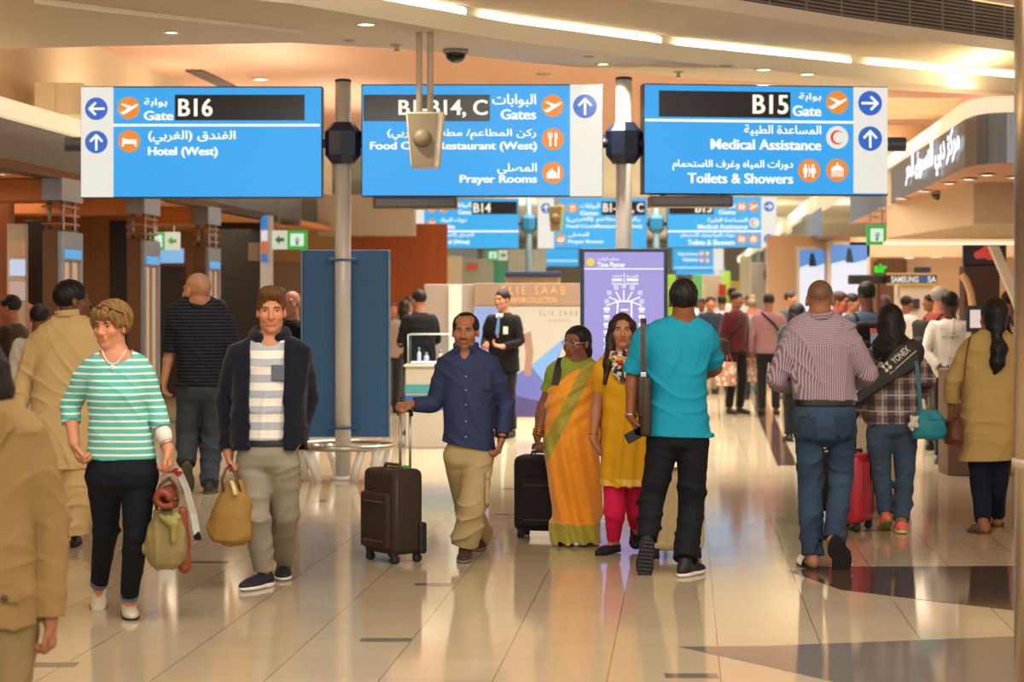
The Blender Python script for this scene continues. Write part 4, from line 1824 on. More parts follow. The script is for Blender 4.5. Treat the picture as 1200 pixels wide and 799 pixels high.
DP = 18.77
SIGN1 = sign('large blue sign reading Gate B16 and Hotel West, left of the three front signs', (95, DP, 377, DP), (95, 102, 377, 231), [
    ('white', 95, 102, 133, 231), ('line', 133, 145.2, 375, 148.2), ('arrow', 'left', 113, 127.5, 13.3), ('arrow', 'up', 113, 166.5, 13.3),
    ('icon', 'plane', 151, 126.5, 13), ('icon', 'bed', 151.5, 165.5, 13), ('ar', 'بوابة', 169, 196, 126, 115), ('text', 'Gate', 169, 203, 141, 130),
    ('disp', 205, 111, 357, 141, 'B16', 209.5, 249, 136.5, 115.5), ('ar', 'الفندق (الغربي)', 174, 276, 169, 153), ('text', 'Hotel (West)', 174, 255, 185, 172)])
bm = BM()
SIGN2 = sign('large blue sign reading Gates B1-B14, C and Prayer Rooms, middle of the front signs', (424, DP, 706, DP), (424, 99.5, 706, 229.5), [
    ('white', 668, 99, 706, 230), ('disp', 426, 111, 574, 142, 'B1-B14, C', 467.5, 571, 138, 117), ('ar', 'البوابات', 577, 628, 126, 110), ('text', 'Gates', 587, 628, 140, 128),
    ('icon', 'plane', 647.5, 124, 13), ('ar', 'ركن المطاعم/ مطعم (الغربي)', 454, 628, 164, 151), ('text', 'Food Court/Restaurant (West)', 434, 629, 178, 166),
    ('icon', 'food', 648, 163, 13), ('ar', 'المصلى', 583, 629, 204, 191), ('text', 'Prayer Rooms', 539, 629, 217, 205), ('icon', 'mosque', 648, 202.5, 13), ('arrow', 'up', 685.5, 124.5, 14)])
SIGN3 = sign('large blue sign reading Gate B15, Medical Assistance, Toilets and Showers', (755, DP, 1040, DP + .3), (755, 98.5, 1040, 228.5), [
    ('white', 1000, 102.3, 1040, 226.5), ('line', 756, 140.5, 1000, 143.5), ('disp', 772, 107, 926, 137.5, 'B15', 882, 923, 133.5, 111.5), ('ar', 'بوابة', 936, 962, 119, 109),
    ('text', 'Gate', 929, 962, 136, 124), ('icon', 'plane', 981, 120, 13), ('arrow', 'right', 1019.5, 121, 14), ('arrow', 'up', 1019.5, 162.5, 14),
    ('ar', 'المساعدة الطبية', 872, 962, 159, 147), ('text', 'Medical Assistance', 833, 962, 175, 164), ('icon', 'crescent', 981, 161, 13),
    ('ar', 'دورات المياه وغرف الاستحمام', 788, 929, 200, 188), ('text', 'Toilets & Showers', 806, 929, 214.5, 203.5), ('icon', 'toilet', 948, 200, 13), ('icon', 'shower', 981, 199.5, 13)])

# the thin ribs that hide the sign edges: black display boxes hung beneath two of the signs
for px0, px1, py0, py1, lab in ((438, 536, 231.5, 245, 'black scanner box hung beneath the middle blue sign'), (760, 857, 230, 243, 'black scanner box hung beneath the B15 sign')):
    a, b = W(px0, py0, DP + .12), W(px1, py1, DP + .12)
    t = thing('display_box', lab, 'display', ((a.x + b.x) / 2, DP + .12, b.z))
    bm = BM()
    box(bm, (0, 0, (a.z - b.z) / 2), (b.x - a.x, .3, a.z - b.z), .01)
    obj('housing', bm, mat('#6b4a36', .5), t)
    bm = BM()
    box(bm, (0, -.152, (a.z - b.z) / 2), (b.x - a.x - .05, .012, a.z - b.z - .03), .003)
    obj('screen', bm, mat('#120c0a', .25), t)
    bm = BM()
    for q in (-1, 1):
        box(bm, (q * .25, 0, (a.z - b.z) + .008), (.04, .1, .02), .003)
    obj('hanger', bm, EDGE, t)

# steel posts with navy joints
steelp = mat('#cbc9c4', .38, .2, 'brushed_steel', .06, 3)
navyp = mat('#17243f', .35, name='navy_paint')


def post(px, d, r, ztop, label, cy, col, sc=1.0, body=None):
    x = (px - CX) * d / FPX
    t = thing('sign_post', label, 'post', (x, d, 0), 0, 'steel sign posts')
    bm = BM()
    lathe(bm, [(r, 0), (r, ztop)], 28)
    obj('shaft', bm, body or steelp, t, True)
    bm = BM()
    lathe(bm, [(r * 1.04, ztop), (r * 1.04, ztop + .02), (r * .6, ztop + .028)], 28)
    obj('cap', bm, mat('#1d1f24', .5), t, True)
    z = EYE - (cy - HY) * d / FPX
    bm = BM()
    prof = [(.09, -.20), (.155, -.10), (.165, -.03), (.165, .03), (.155, .10), (.09, .20)]
    for rr, zz in ():
        pass
    lathe(bm, [(rr * sc, z + zz * .98 * sc) for rr, zz in ((.10, -.195), (.165, -.11), (.168, .11), (.10, .195))], 8)
    j = obj('joint', bm, col, t)
    bm = BM()
    for q in (-1, 1):
        tube(bm, [(q * .14 * sc, 0, z), (q * .225 * sc, 0, z)], .045 * sc, 14)
    obj('socket', bm, mat('#3a4048', .4, .5), j, True)
    bm = BM()
    lathe(bm, [(r * 1.5, 0), (r * 1.5, .025), (r, .04)], 28)
    obj('base_plate', bm, steelp, t, True)
    return t


post(402, DP + .08, .0735, 3.66, 'steel sign post at the left, carrying the blue noticeboard', 168, navyp)
post(731, DP + .08, .0735, 3.68, 'steel sign post between the middle and right-hand signs', 168, navyp)
for px, d, sg, q in ((86, DP + .08, SIGN1, 1), (1052, DP + .38, SIGN3, -1)):
    a = W(px, 169, d) - sg.location
    bm = BM()
    tube(bm, [(a.x - q * .07, a.y, a.z), (a.x + q * .16, a.y, a.z)], .068, 18)
    obj('bar_end', bm, mat('#4d5a66', .4, .4), sg, False, 40)

# the low ring rail round the first post
t = thing('ring_rail', 'low steel ring rail standing round the left sign post', 'rail', (W(404, HY, DP + .08).x, DP + .08, 0))
bm = BM()
for rr, zz, r in ((.455, .315, .028), ):
    tube(bm, [(rr * math.cos(a), rr * math.sin(a), zz) for a in np.linspace(0, 2 * math.pi, 48, endpoint=False)], r, 12, True)
obj('ring', bm, brushed('#a9a294', .3), t, True)
for a in np.linspace(0, 2 * math.pi, 4, endpoint=False):
    for q in (-.16, .16):
        bm = BM()
        tube(bm, [(.44 * math.cos(a + .6 + q), .44 * math.sin(a + .6 + q), .3), (.36 * math.cos(a + .6 + q * 2.1), .36 * math.sin(a + .6 + q * 2.1), 0)], .036, 8)
        obj('leg', bm, mat('#d8d6d0', .4), t, True)

# noticeboard on the first post (seen from behind) and the lit one on the second
bluep = mat('#1b5788', .5, 0, 'blue_board', .05, 2)
d = DP + .25
a, b = W(354, 293, d), W(456, 512, d)
t = thing('noticeboard', 'tall dark blue board fixed behind the left sign post', 'board', ((a.x + b.x) / 2, d, b.z))
bm = BM()
box(bm, (0, 0, (a.z - b.z) / 2), (b.x - a.x - .02, .07, a.z - b.z), .008)
obj('panel', bm, bluep, t)
bm = BM()
for q in (-1, 1):
    box(bm, (q * (b.x - a.x) / 2, 0, (a.z - b.z) / 2), (.02, .08, a.z - b.z), .006)
obj('edge_strip', bm, mat('#5f7f99', .35, .4), t)
bm = BM()
px_ = W(402, HY, d).x - (a.x + b.x) / 2
for zz in (.095, a.z - b.z - .095):
    box(bm, (px_, -.1, zz), (.28, .03, .035), .006)
    for q in (-.13, .13):
        box(bm, (px_ + q, -.06, zz), (.02, .1, .05), .004)
    tube(bm, [(px_ + .083 * math.cos(u), -.17 + .083 * math.sin(u), zz) for u in np.linspace(0, 2 * math.pi, 20, endpoint=False)], .012, 8, True)
obj('clamp', bm, bluep, t)

d = DP - .1
a, b = W(680, 291, d), W(782, 512, d)
t = thing('map_board', 'lit purple time planner map board in front of the second sign post', 'board', ((a.x + b.x) / 2, d, b.z))
w, h = b.x - a.x, a.z - b.z
bm = BM()
box(bm, (0, 0, h / 2), (w, .08, h), .012)
obj('frame', bm, mat('#1d4866', .4), t)
bm = BM()
box(bm, (0, -.042, h / 2), (w - .07, .012, h - .07), .003)
pf = obj('light_panel', bm, glow('#a196da', 1.0), t)
M = Matrix.Identity(4)
mq = lambda px, py: (W(px, py, d - .05).x - (a.x + b.x) / 2, W(px, py, d - .05).z - b.z)
bm = BM()
text_mesh(bm, arabic('منظم الوقت'), mq(700, 0)[0], mq(725, 0)[0], mq(0, 307)[1], mq(0, 301)[1], M, .01, .051)
text_mesh(bm, 'Time Planner', mq(700, 0)[0], mq(733, 0)[0], mq(0, 313)[1], mq(0, 307)[1], M, .03, .051)
strokes(bm, [mq(685, 315), mq(777, 315)], .012, M, .051)
for x0, x1, w1, w2 in ((717, 729, 'البوابات', 'Gates'), (734, 748, 'المدة', 'min')):
    for k, s in ((0, arabic(w1)), (2, w2)):
        y = 325 + k * 4.4
        text_mesh(bm, s, mq(x0, 0)[0], mq(x1, 0)[0], mq(0, y)[1], mq(0, y - 3.3)[1], M, .02, .051)
    for a_, b_ in ((x0 + 1, x0 + 5), (x0 + 6, x1 - 1)):
        strokes(bm, [mq(a_, 327.8), mq(b_, 327.8)], .024, M, .051)
strokes(bm, [mq(731.5, 320), mq(731.5, 335)], .008, M, .051)
for x0, x1, y0 in ((723, 740, 352), (719, 743, 362)):
    pass
for pts in ([(723, 375), (724, 353), (740, 353), (740, 375)], [(728, 363), (736, 363)]):
    strokes(bm, [mq(*q) for q in pts], .016, M, .051)
for k, (x, y) in enumerate(((731, 337), (722, 339), (741, 339), (714, 345), (750, 345), (711, 355), (752, 355))):
    tx, ty = 731 + (x - 731) * .35, 353
    strokes(bm, [mq(x, y + 3), mq(tx, ty)], .013, M, .051)
    for e in (-1, 0, 1):
        strokes(bm, [mq(x - 2.4, y + e * 1.8 - 2), mq(x + 2.4, y + e * 1.8 - 2)], .007, M, .051)
for k in range(9):
    for x in (711, 752):
        y = 362 + k * 9
        strokes(bm, [mq(x - 2.4, y), mq(x + 2.4, y)], .03, M, .051)
        strokes(bm, [mq(x - 2.4, y + 3.4), mq(x + 2.4, y + 3.4)], .01, M, .051)
obj('lettering', bm, glow('#f4f2ff', 1.1), pf)
bm = BM()
c = mq(692, 307)
disc(bm, c[0], c[1], .038, M, .051)
obj('badge', bm, glow('#f0d23a', 1.0), pf)

# boxes hung from the ceiling on twin rods (seen edge on)


def hung_box(px, pyt, pyb, wt, wb, d, rods, ztop, label, body, edge):
    x = (px - CX) * d / FPX
    zt, zb = EYE - (pyt - HY) * d / FPX, EYE - (pyb - HY) * d / FPX
    k = d / FPX
    t = thing('beacon_box', label, 'box', (x, d, zb))
    h = zt - zb
    bm = BM()
    poly = [(-wt * k / 2, 0, h), (wt * k / 2, 0, h), (wb * k / 2, 0, 0), (-wb * k / 2, 0, 0)]
    prism(bm, poly, (0, .22, 0))
    bmesh.ops.bevel(bm, geom=bm.edges[:], offset=.012, segments=2, profile=.5, affect='EDGES')
    obj('casing', bm, edge, t)
    bm = BM()
    g = .76
    prism(bm, [(p[0] * g - .02, -.014, p[2] * .94 + h * .03) for p in poly], (0, .03, 0))
    obj('front_plate', bm, body, t)
    bm = BM()
    lathe(bm, [(.075, 0), (.07, .03), (.045, .055), (.01, .06)], 20, Matrix.Translation((-.02, -.01, h * .52)) @ Matrix.Rotation(R_(90), 4, 'X'))
    obj('swivel', bm, body, t, True)
    for rx in rods:
        bm = BM()
        tube(bm, [(rx * k, .04, h * (.55 if rx < 0 else .9)), (rx * k, .04, ztop - zb)], .026, 12)
        obj('rod', bm, mat('#b5aa94', .4), t, True)
    return t


hung_box(498, 131, 196, 46, 33, 16.4, (-7, 6), 3.82, 'grey beacon box hanging on two rods in front of the middle sign', mat('#85765d', .5), mat('#cdbf9f', .5))
hung_box(652, 241, 271, 19, 13, 33, (0, ), 4.64, 'small brown beacon box hanging in front of the farther signs', mat('#6d5a3c', .5), mat('#8a9a4c', .5))

# farther rows of the same signs, down the hall
D2 = 42.0
sign('farther blue sign reading B14, below the middle front sign', (480, D2, 608, D2), (480, 233, 608, 291), [
    ('white', 480, 233, 497, 291), ('line', 498, 270, 608, 272), ('disp', 553, 236, 606, 251, 'B14', 555, 575, 249, 238), ('icon', 'toilet', 506, 243, 6), ('icon', 'plane', 520, 243, 6), ('ar', 'البوابات', 529, 552, 244, 237), ('text', 'Gates', 537, 552, 251, 246),
    ('icon', 'toilet', 506, 263, 6), ('ar', 'دورات المياه', 517, 547, 261, 255), ('text', 'Toilets', 517, 533, 268, 263), ('arrow', 'up', 488, 281, 6), ('icon', 'bed', 506, 281, 6), ('ar', 'الفندق (الغربي)', 515, 555, 279, 273), ('text', 'Hotel (West)', 515, 550, 287, 281)], BLUE_F, 'farther blue signs')
sign('farther blue sign reading B1 and C, behind the second steel post', (630, D2, 758, D2), (630, 232, 758, 291), [
    ('white', 630, 232, 649, 291), ('arrow', 'up', 640, 244, 6), ('disp', 705, 236, 756, 252, 'B1-B14, C', 707, 754, 250, 238), ('icon', 'plane', 657, 244, 6), ('icon', 'food', 671, 244, 6), ('ar', 'البوابات', 680, 703, 245, 238), ('text', 'Gates', 680, 701, 252, 247),
    ('ar', 'ركن المطاعم (الغربي)', 664, 750, 261, 254), ('text', 'Food Court/Restaurant (West)', 664, 752, 268, 263), ('icon', 'mosque', 657, 280, 6), ('ar', 'المصلى', 666, 690, 278, 272), ('text', 'Prayer Rooms', 666, 707, 286, 281)], BLUE_F, 'farther blue signs')
sign('farther blue sign reading B15 with toilets and showers, below the B15 sign', (782, D2, 910, D2), (782, 231, 910, 290), [
    ('white', 892, 231, 910, 290), ('line', 782, 270, 892, 272), ('arrow', 'right', 901, 242, 6), ('arrow', 'up', 901, 280, 6), ('disp', 784, 236, 836, 251, 'B15', 815, 834, 249, 238), ('icon', 'toilet', 869, 242, 6), ('icon', 'plane', 883, 242, 6), ('ar', 'بوابة', 842, 862, 244, 237), ('text', 'Gate', 842, 862, 251, 246),
    ('ar', 'المساعدة الطبية', 829, 876, 261, 255), ('text', 'Medical Assistance', 818, 876, 268, 263), ('icon', 'crescent', 884, 261, 6), ('ar', 'دورات المياه وغرف الاستحمام', 798, 861, 279, 273), ('text', 'Toilets & Showers', 806, 861, 287, 281), ('icon', 'toilet', 869, 280, 6), ('icon', 'shower', 883, 280, 6)], BLUE_F, 'farther blue signs')
D3 = 72.0
sign('small distant blue sign at the left of the map board', (640, D3, 678, D3), (640, 291, 678, 312), [('line', 641, 305, 677, 306)], BLUE_F, 'distant blue signs', hang=True)
sign('small distant blue sign right of the map board with red pictograms', (788, D3, 848, D3), (788, 291, 848, 317), [('white', 836, 291, 848, 317), ('line', 790, 313, 835, 314), ('icon', 'toilet', 822, 297, 3), ('icon', 'shower', 829, 297, 3), ('text', 'Toilets & Showers', 794, 818, 299, 296), ('text', 'Gates', 800, 818, 306, 302), ('icon', 'toilet', 822, 305, 3), ('icon', 'shower', 829, 305, 3)], BLUE_F, 'distant blue signs', hang=True)
sign('lowest distant blue sign above the far crowd, right of the map board', (792, 80, 850, 80), (792, 314, 850, 322), [('white', 837, 315, 844, 321)], BLUE_F, 'distant blue signs', hang=True)
cyanp = mat('#2a7fae', .4, name='teal_blue_paint')
post(620, D2 + .1, .075, 4.6, 'blurred sign post beyond, left of the second farther sign', 262, cyanp, 1.0, mat('#7d96a6', .4, .4))
post(769, D2 + .1, .075, 4.6, 'blurred sign post beyond, right of the map board', 262, cyanp, 1.0, mat('#7d96a6', .4, .4))
# ------------------------------------------------------------------ luggage


def suitcase(label, loc, rz, w, d, h, m, m2, hh, style='soft', hx=.09, grip='#141414', lean=0.0, wheels=4):
    t = thing('suitcase', label, 'suitcase', loc, R_(rz), None)
    z0 = .055
    bm = BM()
    box(bm, (0, 0, z0 + h / 2), (w, d, h), .045 if style == 'soft' else .05, 4)
    obj('shell', bm, m, t, auto=35)
    if style == 'soft':
        bm = BM()
        box(bm, (0, -d / 2 - .012, z0 + h * .40), (w * .84, .05, h * .66), .022, 3)
        p = obj('front_pocket', bm, m, t, auto=35)
        bm = BM()
        for zz in (.16, .62):
            box(bm, (0, -d / 2 - .04, z0 + h * zz), (w * .56, .01, .012), .004)
        obj('piping', bm, m2, p)
        bm = BM()
        for q in (-1, 1):
            tube(bm, [(q * w * .47, -d * .38, z0 + .05), (q * w * .485, -d * .38, z0 + h - .06), (q * w * .4, -d * .38, z0 + h - .012), (0, -d * .38, z0 + h + .001)], .006, 6)
        obj('zip', bm, m2, t, True)
        bm = BM()
        tube(bm, [(-.09, 0, z0 + h - .01), (-.08, 0, z0 + h + .022), (.08, 0, z0 + h + .022), (.09, 0, z0 + h - .01)], .011, 8)
        obj('top_handle', bm, m2, t, True)
        for q in (-1, 1):
            bm = BM()
            box(bm, (q * w * .48, d * .42, z0 + .1), (.05, .06, .2), .016)
            obj('corner_guard', bm, BLACKM, t)
    else:
        bm = BM()
        for x in np.linspace(-w * .36, w * .36, 6):
            box(bm, (x, 0, z0 + h / 2), (.02, d + .012, h - .12), .006)
        for y in np.linspace(-d * .25, d * .25, 3):
            box(bm, (0, y, z0 + h / 2), (w + .012, .02, h - .12), .006)
        obj('rib', bm, m, t, True)
        bm = BM()
        box(bm, (0, 0, z0 + h / 2), (w + .006, .014, h + .006), .05, 4)
        obj('zip', bm, m2, t, auto=35)
        bm = BM()
        tube(bm, [(-.08, -d * .2, z0 + h - .01), (-.07, -d * .2, z0 + h + .02), (.07, -d * .2, z0 + h + .02), (.08, -d * .2, z0 + h - .01)], .011, 8)
        obj('top_handle', bm, m2, t, True)
    pos = [(a * w * .38, b * d * .36) for a in (-1, 1) for b in (-1, 1)]
    for x, y in pos:
        bm = BM()
        box(bm, (x, y, .06), (.035, .045, .05), .01)
        wb = obj('wheel_bracket', bm, BLACKM, t)
        bm = BM()
        for q in (-.011, .011):
            lathe(bm, [(.006, -.008), (.024, -.008), (.027, -.004), (.027, .004), (.024, .008), (.006, .008)], 16, Matrix.Translation((x + q, y + .006, .027)) @ Matrix.Rotation(R_(90), 4, 'Y'))
        obj('wheel', bm, mat('#1a1a1c', .6), wb, True)
    if hh:
        top = z0 + h
        bm = BM()
        for q in (-1, 1):
            tube(bm, [(q * hx, d * .40, top - .02), (q * hx + lean * .0, d * .40, hh)], .0085, 8)
        hd = obj('trolley_handle', bm, mat('#b4b4b2', .3, .6), t, True)
        bm = BM()
        tube(bm, [(-hx - .012, d * .40, hh - .02), (-hx - .01, d * .40, hh + .008), (-hx * .6, d * .40, hh + .018), (hx * .6, d * .40, hh + .018), (hx + .01, d * .40, hh + .008), (hx + .012, d * .40, hh - .02)], .014, 10)
        obj('grip', bm, mat(grip, .5), hd, True)
    return t


gp = lambda px, d: W(px, HY, d) - Vector((0, 0, EYE))
bwn = mat('#2b1d12', .75, 0, 'brown_nylon', .12, 30, .2, 150)
# rods end in the navy-shirted man's hand
hp0 = Vector(tuple(A3(W(472.5, 479, 12.93))))
suitcase('dark brown soft suitcase with raised silver handle, held by the navy-shirted man', tuple(gp(460.5, 12.98)), -52, .36, .235, .535, bwn, mat('#57402a', .6), hp0.z - .03, hx=.055)
bm = BM()
a = W(476, 553, 12.9)
box(bm, (a.x, a.y + .03, a.z), (.05, .03, .075), .004)
tag(obj('luggage_tag', bm, mat('#1d7a3c', .5)), 'green luggage tag between the silver handle rods of the brown suitcase', 'tag')
suitcase('black soft suitcase with a grey handle, pulled by the woman in the saree', tuple(gp(637, 14.25)), -14, .38, .25, .52, mat('#0f0d0c', .75, 0, 'black_nylon', .15, 30, .2, 150), mat('#3a3936', .6), W(622, 525, 14.2).z, hx=.085, grip='#55534e')
suitcase('cream ribbed hard suitcase behind the legs of the man in blue', tuple(gp(790, 13.15)), 8, .36, .25, .50, mat('#c9b888', .4, 0, 'cream_shell', .04, 4), mat('#7e7250', .5), .0, 'hard')
suitcase('red hard suitcase rolling beside the woman in the plaid shirt', tuple(gp(998, 14.75)), 62, .36, .24, .50, mat('#b3202f', .35, 0, 'red_shell', .05, 4), mat('#3a0d12', .5), W(1006, 468, 14.7).z, 'hard', hx=.05)
suitcase('black suitcase partly hidden behind the pink-shirted man\'s legs', tuple(gp(978, 15.6)), 10, .36, .24, .44, mat('#15110d', .7, 0, 'black_nylon', .15, 30), mat('#3a3936', .6), 0)
suitcase('cream hard suitcase standing beyond the woman in the plaid shirt', tuple(gp(1036, 16.3)), 5, .40, .26, .68, mat('#c6bb9c', .4, 0, 'cream_shell', .04, 4), mat('#8d8468', .5), 1.05, 'hard')

# ------------------------------------------------------------------ bags


def soft(name, label, cat, d, px0, pyb, build, m, h=.006, amp=.004, seed=0, fz=30, fx=26):
    """a soft bag: build(S, P) with P(px, py, dy) in the thing's own frame"""
    base = A3(W(px0, pyb, d))
    t = thing(name, label, cat, tuple(base))
    P = lambda px, py, dy=0.: A3(W(px, py, d + dy)) - base
    S = Solid(h)
    build(S, P)
    S.disp = folds(amp, seed, fz, fx)
    S.build('body', m, t)
    return t, P


leath = mat('#5c3018', .5, 0, 'brown_leather', .2, 20, .3, 60)
olive = mat('#87774a', .75, 0, 'olive_leather', .15, 10, .4, 30)
t, P = soft('handbag', 'olive slouchy handbag with gathered top, hanging from the striped woman\'s hand', 'bag', 10.5, 194, 667, lambda S, P: (
    S.loft([(*P(194, y)[[2, 0, 1]], a * 10.5 / FPX, b) for y, a, b in ((666, 12, .05), (660, 20, .075), (645, 25, .09), (628, 23, .085), (612, 18, .07), (602, 13, .05), (597, 14, .045))], 0, 2.2)), olive, amp=.006, seed=3, fz=16, fx=60)
bm = BM()
tube(bm, [P(186, 602, -.03), P(180, 585, -.03), P(188, 568, -.02), P(199, 560, 0)], .008, 8)
tube(bm, [P(204, 602, .03), P(209, 585, .03), P(205, 568, .02), P(199, 560, 0)], .008, 8)
obj('strap', bm, leath, t, True)
S = Solid(.006)
S.chain([P(197, 606, -.085), P(204, 614, -.1), P(203, 634, -.1)], (.016, .02, .014), .01)
S.chain([P(206, 604, -.08), P(202, 616, -.1)], (.018, .015), .01)
S.chain([P(188, 604, -.08), P(198, 612, -.095), P(210, 606, -.08)], (.012, .016, .012), .01)
S.build('tie', mat('#8a8540', .7), t)
S = Solid(.006)
t = thing('rolled_jacket', 'rolled orange-brown leather jacket tucked above the olive handbag', 'jacket', tuple(A3(W(198, 600, 10.5))))
base = A3(W(198, 600, 10.5))
Q = lambda px, py, dy=0.: A3(W(px, py, 10.5 + dy)) - base
for a in np.linspace(0, 5.2, 16):
    c0 = Q(197, 581) + np.array((math.cos(a) * (.020 + .0065 * a), 0, math.sin(a) * (.018 + .0055 * a)))
    S.cone(c0 + np.array((0, -.1, 0)), c0 + np.array((0, .1, .0)), .0165, .0165, .004)
S.disp = folds(.003, 8)
S.build('roll', mat('#7a3814', .5, 0, 'orange_leather', .15, 14, .3, 50), t)
S = Solid(.006)
S.chain([Q(213, 600, .04), Q(216, 640, .05), Q(217, 664, .05)], (.03, .03, .034), .02)
S.disp = folds(.005, 6)
S.build('sleeve', mat('#7c3a1c', .55, 0, 'brown_leather_sleeve', .15, 14, .3, 50), t)
t = thing('magazine', 'folded white and red magazine held with the olive handbag', 'magazine', tuple(A3(W(205, 565, 10.52))))
base = A3(W(205, 565, 10.52))
Q = lambda px, py, dy=0.: A3(W(px, py, 10.52 + dy)) - base
bm = BM()
path = [(186, 563, -.06), (197, 556, -.05), (205, 556, -.02), (211, 563, 0), (216, 575, .02), (224, 604, .03), (229, 634, .03)]
ribbon(bm, [[Q(x - 1.2, y - 1.5, z), Q(x + 7, y - 8 if i < 3 else y - 2, z + .12)] for i, (x, y, z) in enumerate(path)], None)
bmesh.ops.solidify(bm, geom=bm.faces[:], thickness=.012)
obj('pages', bm, mat('#e4e0d6', .6), t, True)
bm = BM()
ribbon(bm, [[Q(x - 1.4, y - 1.8 - .8, z - .004), Q(x + 4.5, y - 7.5, z + .1)] for x, y, z in ((200, 556, -.045), (205, 556, -.02), (210, 561.5, -.0))], None)
bmesh.ops.solidify(bm, geom=bm.faces[:], thickness=.006)
obj('red_print', bm, mat('#c8321e', .6), t, True)
bm = BM()
ribbon(bm, [[Q(x - 1.6, y - 1.6, z - .006), Q(x + 7, y - 2, z + .11)] for x, y, z in ((227, 625, .03), (229.5, 634.5, .03))], None)
bmesh.ops.solidify(bm, geom=bm.faces[:], thickness=.016)
obj('dark_print', bm, mat('#16181c', .6), t, True)

tanb = mat('#93702f', .7, 0, 'tan_leather', .14, 9, .4, 26)
t, P = soft('holdall', 'tan leather holdall in the hooded young man\'s hand', 'bag', 11.62, 271, 638, lambda S, P: (
    S.loft([(*P(cx, y)[[2, 0, 1]], a * 11.62 / FPX, b) for y, cx, a, b in ((638, 274, 12, .05), (632, 272, 22, .085), (618, 271, 25.5, .1), (600, 271.5, 24, .095), (582, 273, 18, .075), (568, 275, 12, .05), (562, 275, 9, .03))], 0, 2.3)), tanb, amp=.007, seed=5, fz=18, fx=30)
bm = BM()
tube(bm, [P(262, 576, -.05), P(260, 562, -.05), P(265, 549, -.03), P(270, 545, 0)], .0075, 8)
tube(bm, [P(282, 576, -.05), P(277, 560, -.04), P(272, 549, -.02), P(270, 545, 0)], .0075, 8)
obj('handle', bm, leath, t, True)
bm = BM()
tube(bm, [P(271, 564, -.055), P(274, 572, -.085), P(276, 580, -.1)], .012, 8)
obj('zip_pull', bm, mat('#d9c79a', .5), t, True)

# shoulder bag of the man in blue
d = 12.36
t = thing('shoulder_bag', 'slim brown leather shoulder bag hanging at the side of the man in blue', 'bag', tuple(A3(W(755, 512, d))))
base = A3(W(755, 512, d))
Q = lambda px, py, dy=0.: A3(W(px, py, d + dy)) - base
bm = BM()
c = Q(755.5, 475)
box(bm, tuple(c), (.065, .30, .36), .024, 3)
box(bm, tuple(c + np.array((-.03, -.02, .06))), (.03, .26, .24), .012, 2)
brl = mat('#2f2016', .55, 0, 'brown_bag_leather', .2, 18, .3, 60)
obj('body', bm, brl, t, auto=40)
bm = BM()
strap(bm, [Q(x + 2.5, y, z) for x, y, z in ((752, 441, -.12), (751, 415, -.135), (751, 392, -.135), (751, 379, -.105), (751, 373.5, -.05), (752, 374, .02), (752, 382, .09), (752, 440, .12))], (1, 0, 0), .03, .006)
obj('strap', bm, mat('#4a2c1c', .6), t)
bm = BM()
for yy in (-.13, .1):
    box(bm, tuple(Q(754, 439, yy)), (.035, .012, .03), .004)
obj('buckle', bm, SILVER, t)
# phone
d = 12.28
a = W(744, 509, d)
t = thing('mobile_phone', 'black mobile phone in the left hand of the man in blue', 'phone', tuple(a))
bm = BM()
box(bm, (0, 0, 0), (.068, .011, .128), .005, 2, M=Matrix.Rotation(R_(18), 4, 'Z') @ Matrix.Rotation(R_(62), 4, 'Y'))
obj('case', bm, mat('#0b0b0d', .2), t)
bm = BM()
box(bm, (0, -.006, 0), (.06, .002, .112), .001, 1, M=Matrix.Rotation(R_(18), 4, 'Z') @ Matrix.Rotation(R_(62), 4, 'Y'))
obj('screen', bm, mat('#050507', .08), t)

# racket bag
d = 14.52
t = thing('racket_bag', 'long black racket bag slung across the back of the plaid-shirted woman', 'bag', tuple(A3(W(1040, 440, d))))
base = A3(W(1040, 440, d))
Q = lambda px, py, dy=0.: A3(W(px, py, d + dy)) - base
S = Solid(.006)
S.ell(Q(1063, 417), (.135, .035, .105), np.array([[.78, 0, -.62], [0, 1, 0], [.62, 0, .78]]), 0)
S.cone(Q(1006, 468), Q(1058, 421), .034, .085, .06)
S.cone(Q(1002, 472), Q(1008, 466), .028, .034, .02)
S.cut((0, -.034, 0), (0, -1, 0))
S.cut((0, .034, 0), (0, 1, 0))
S.build('case', mat('#1b1a17', .55, 0, 'black_vinyl', .15, 20, .2, 90), t)
ang = math.atan2(Q(1070, 409)[2] - Q(1037, 438)[2], Q(1070, 409)[0] - Q(1037, 438)[0])
Mt = Matrix.Translation(tuple(Q(1037.5, 436, -.036))) @ Matrix.Rotation(-ang, 4, 'Y')
bm = BM()
text_mesh(bm, 'YONEX', .085, .235, -.005, .045, Mt, .02, .001)
T2 = [(0, .05), (.028, .05), (.042, .012), (.028, .0)]
for q in (0, .034):
    poly2(bm, [(q + .0, .05), (q + .03, .05), (q + .018, .022), (q + .012, .022)], Mt, .001)
    disc(bm, q + .016, .004, .014, Mt, .001, 14)
text_mesh(bm, 'Own', .015, .06, -.038, -.022, Mt, 0, .001)
for x0, x1 in ((.07, .115), (.12, .165), (.17, .2), (.205, .265)):
    strokes(bm, [(x0, -.03), (x1, -.03)], .006, Mt, .001)
obj('lettering', bm, mat('#c9c6ba', .6), t)
bm = BM()
tube(bm, [Q(1010, 462, .03), Q(1022, 430, .05), Q(1050, 402, .06), Q(1072, 398, .04)], .009, 8)
obj('strap', bm, BLACKM, t, True)

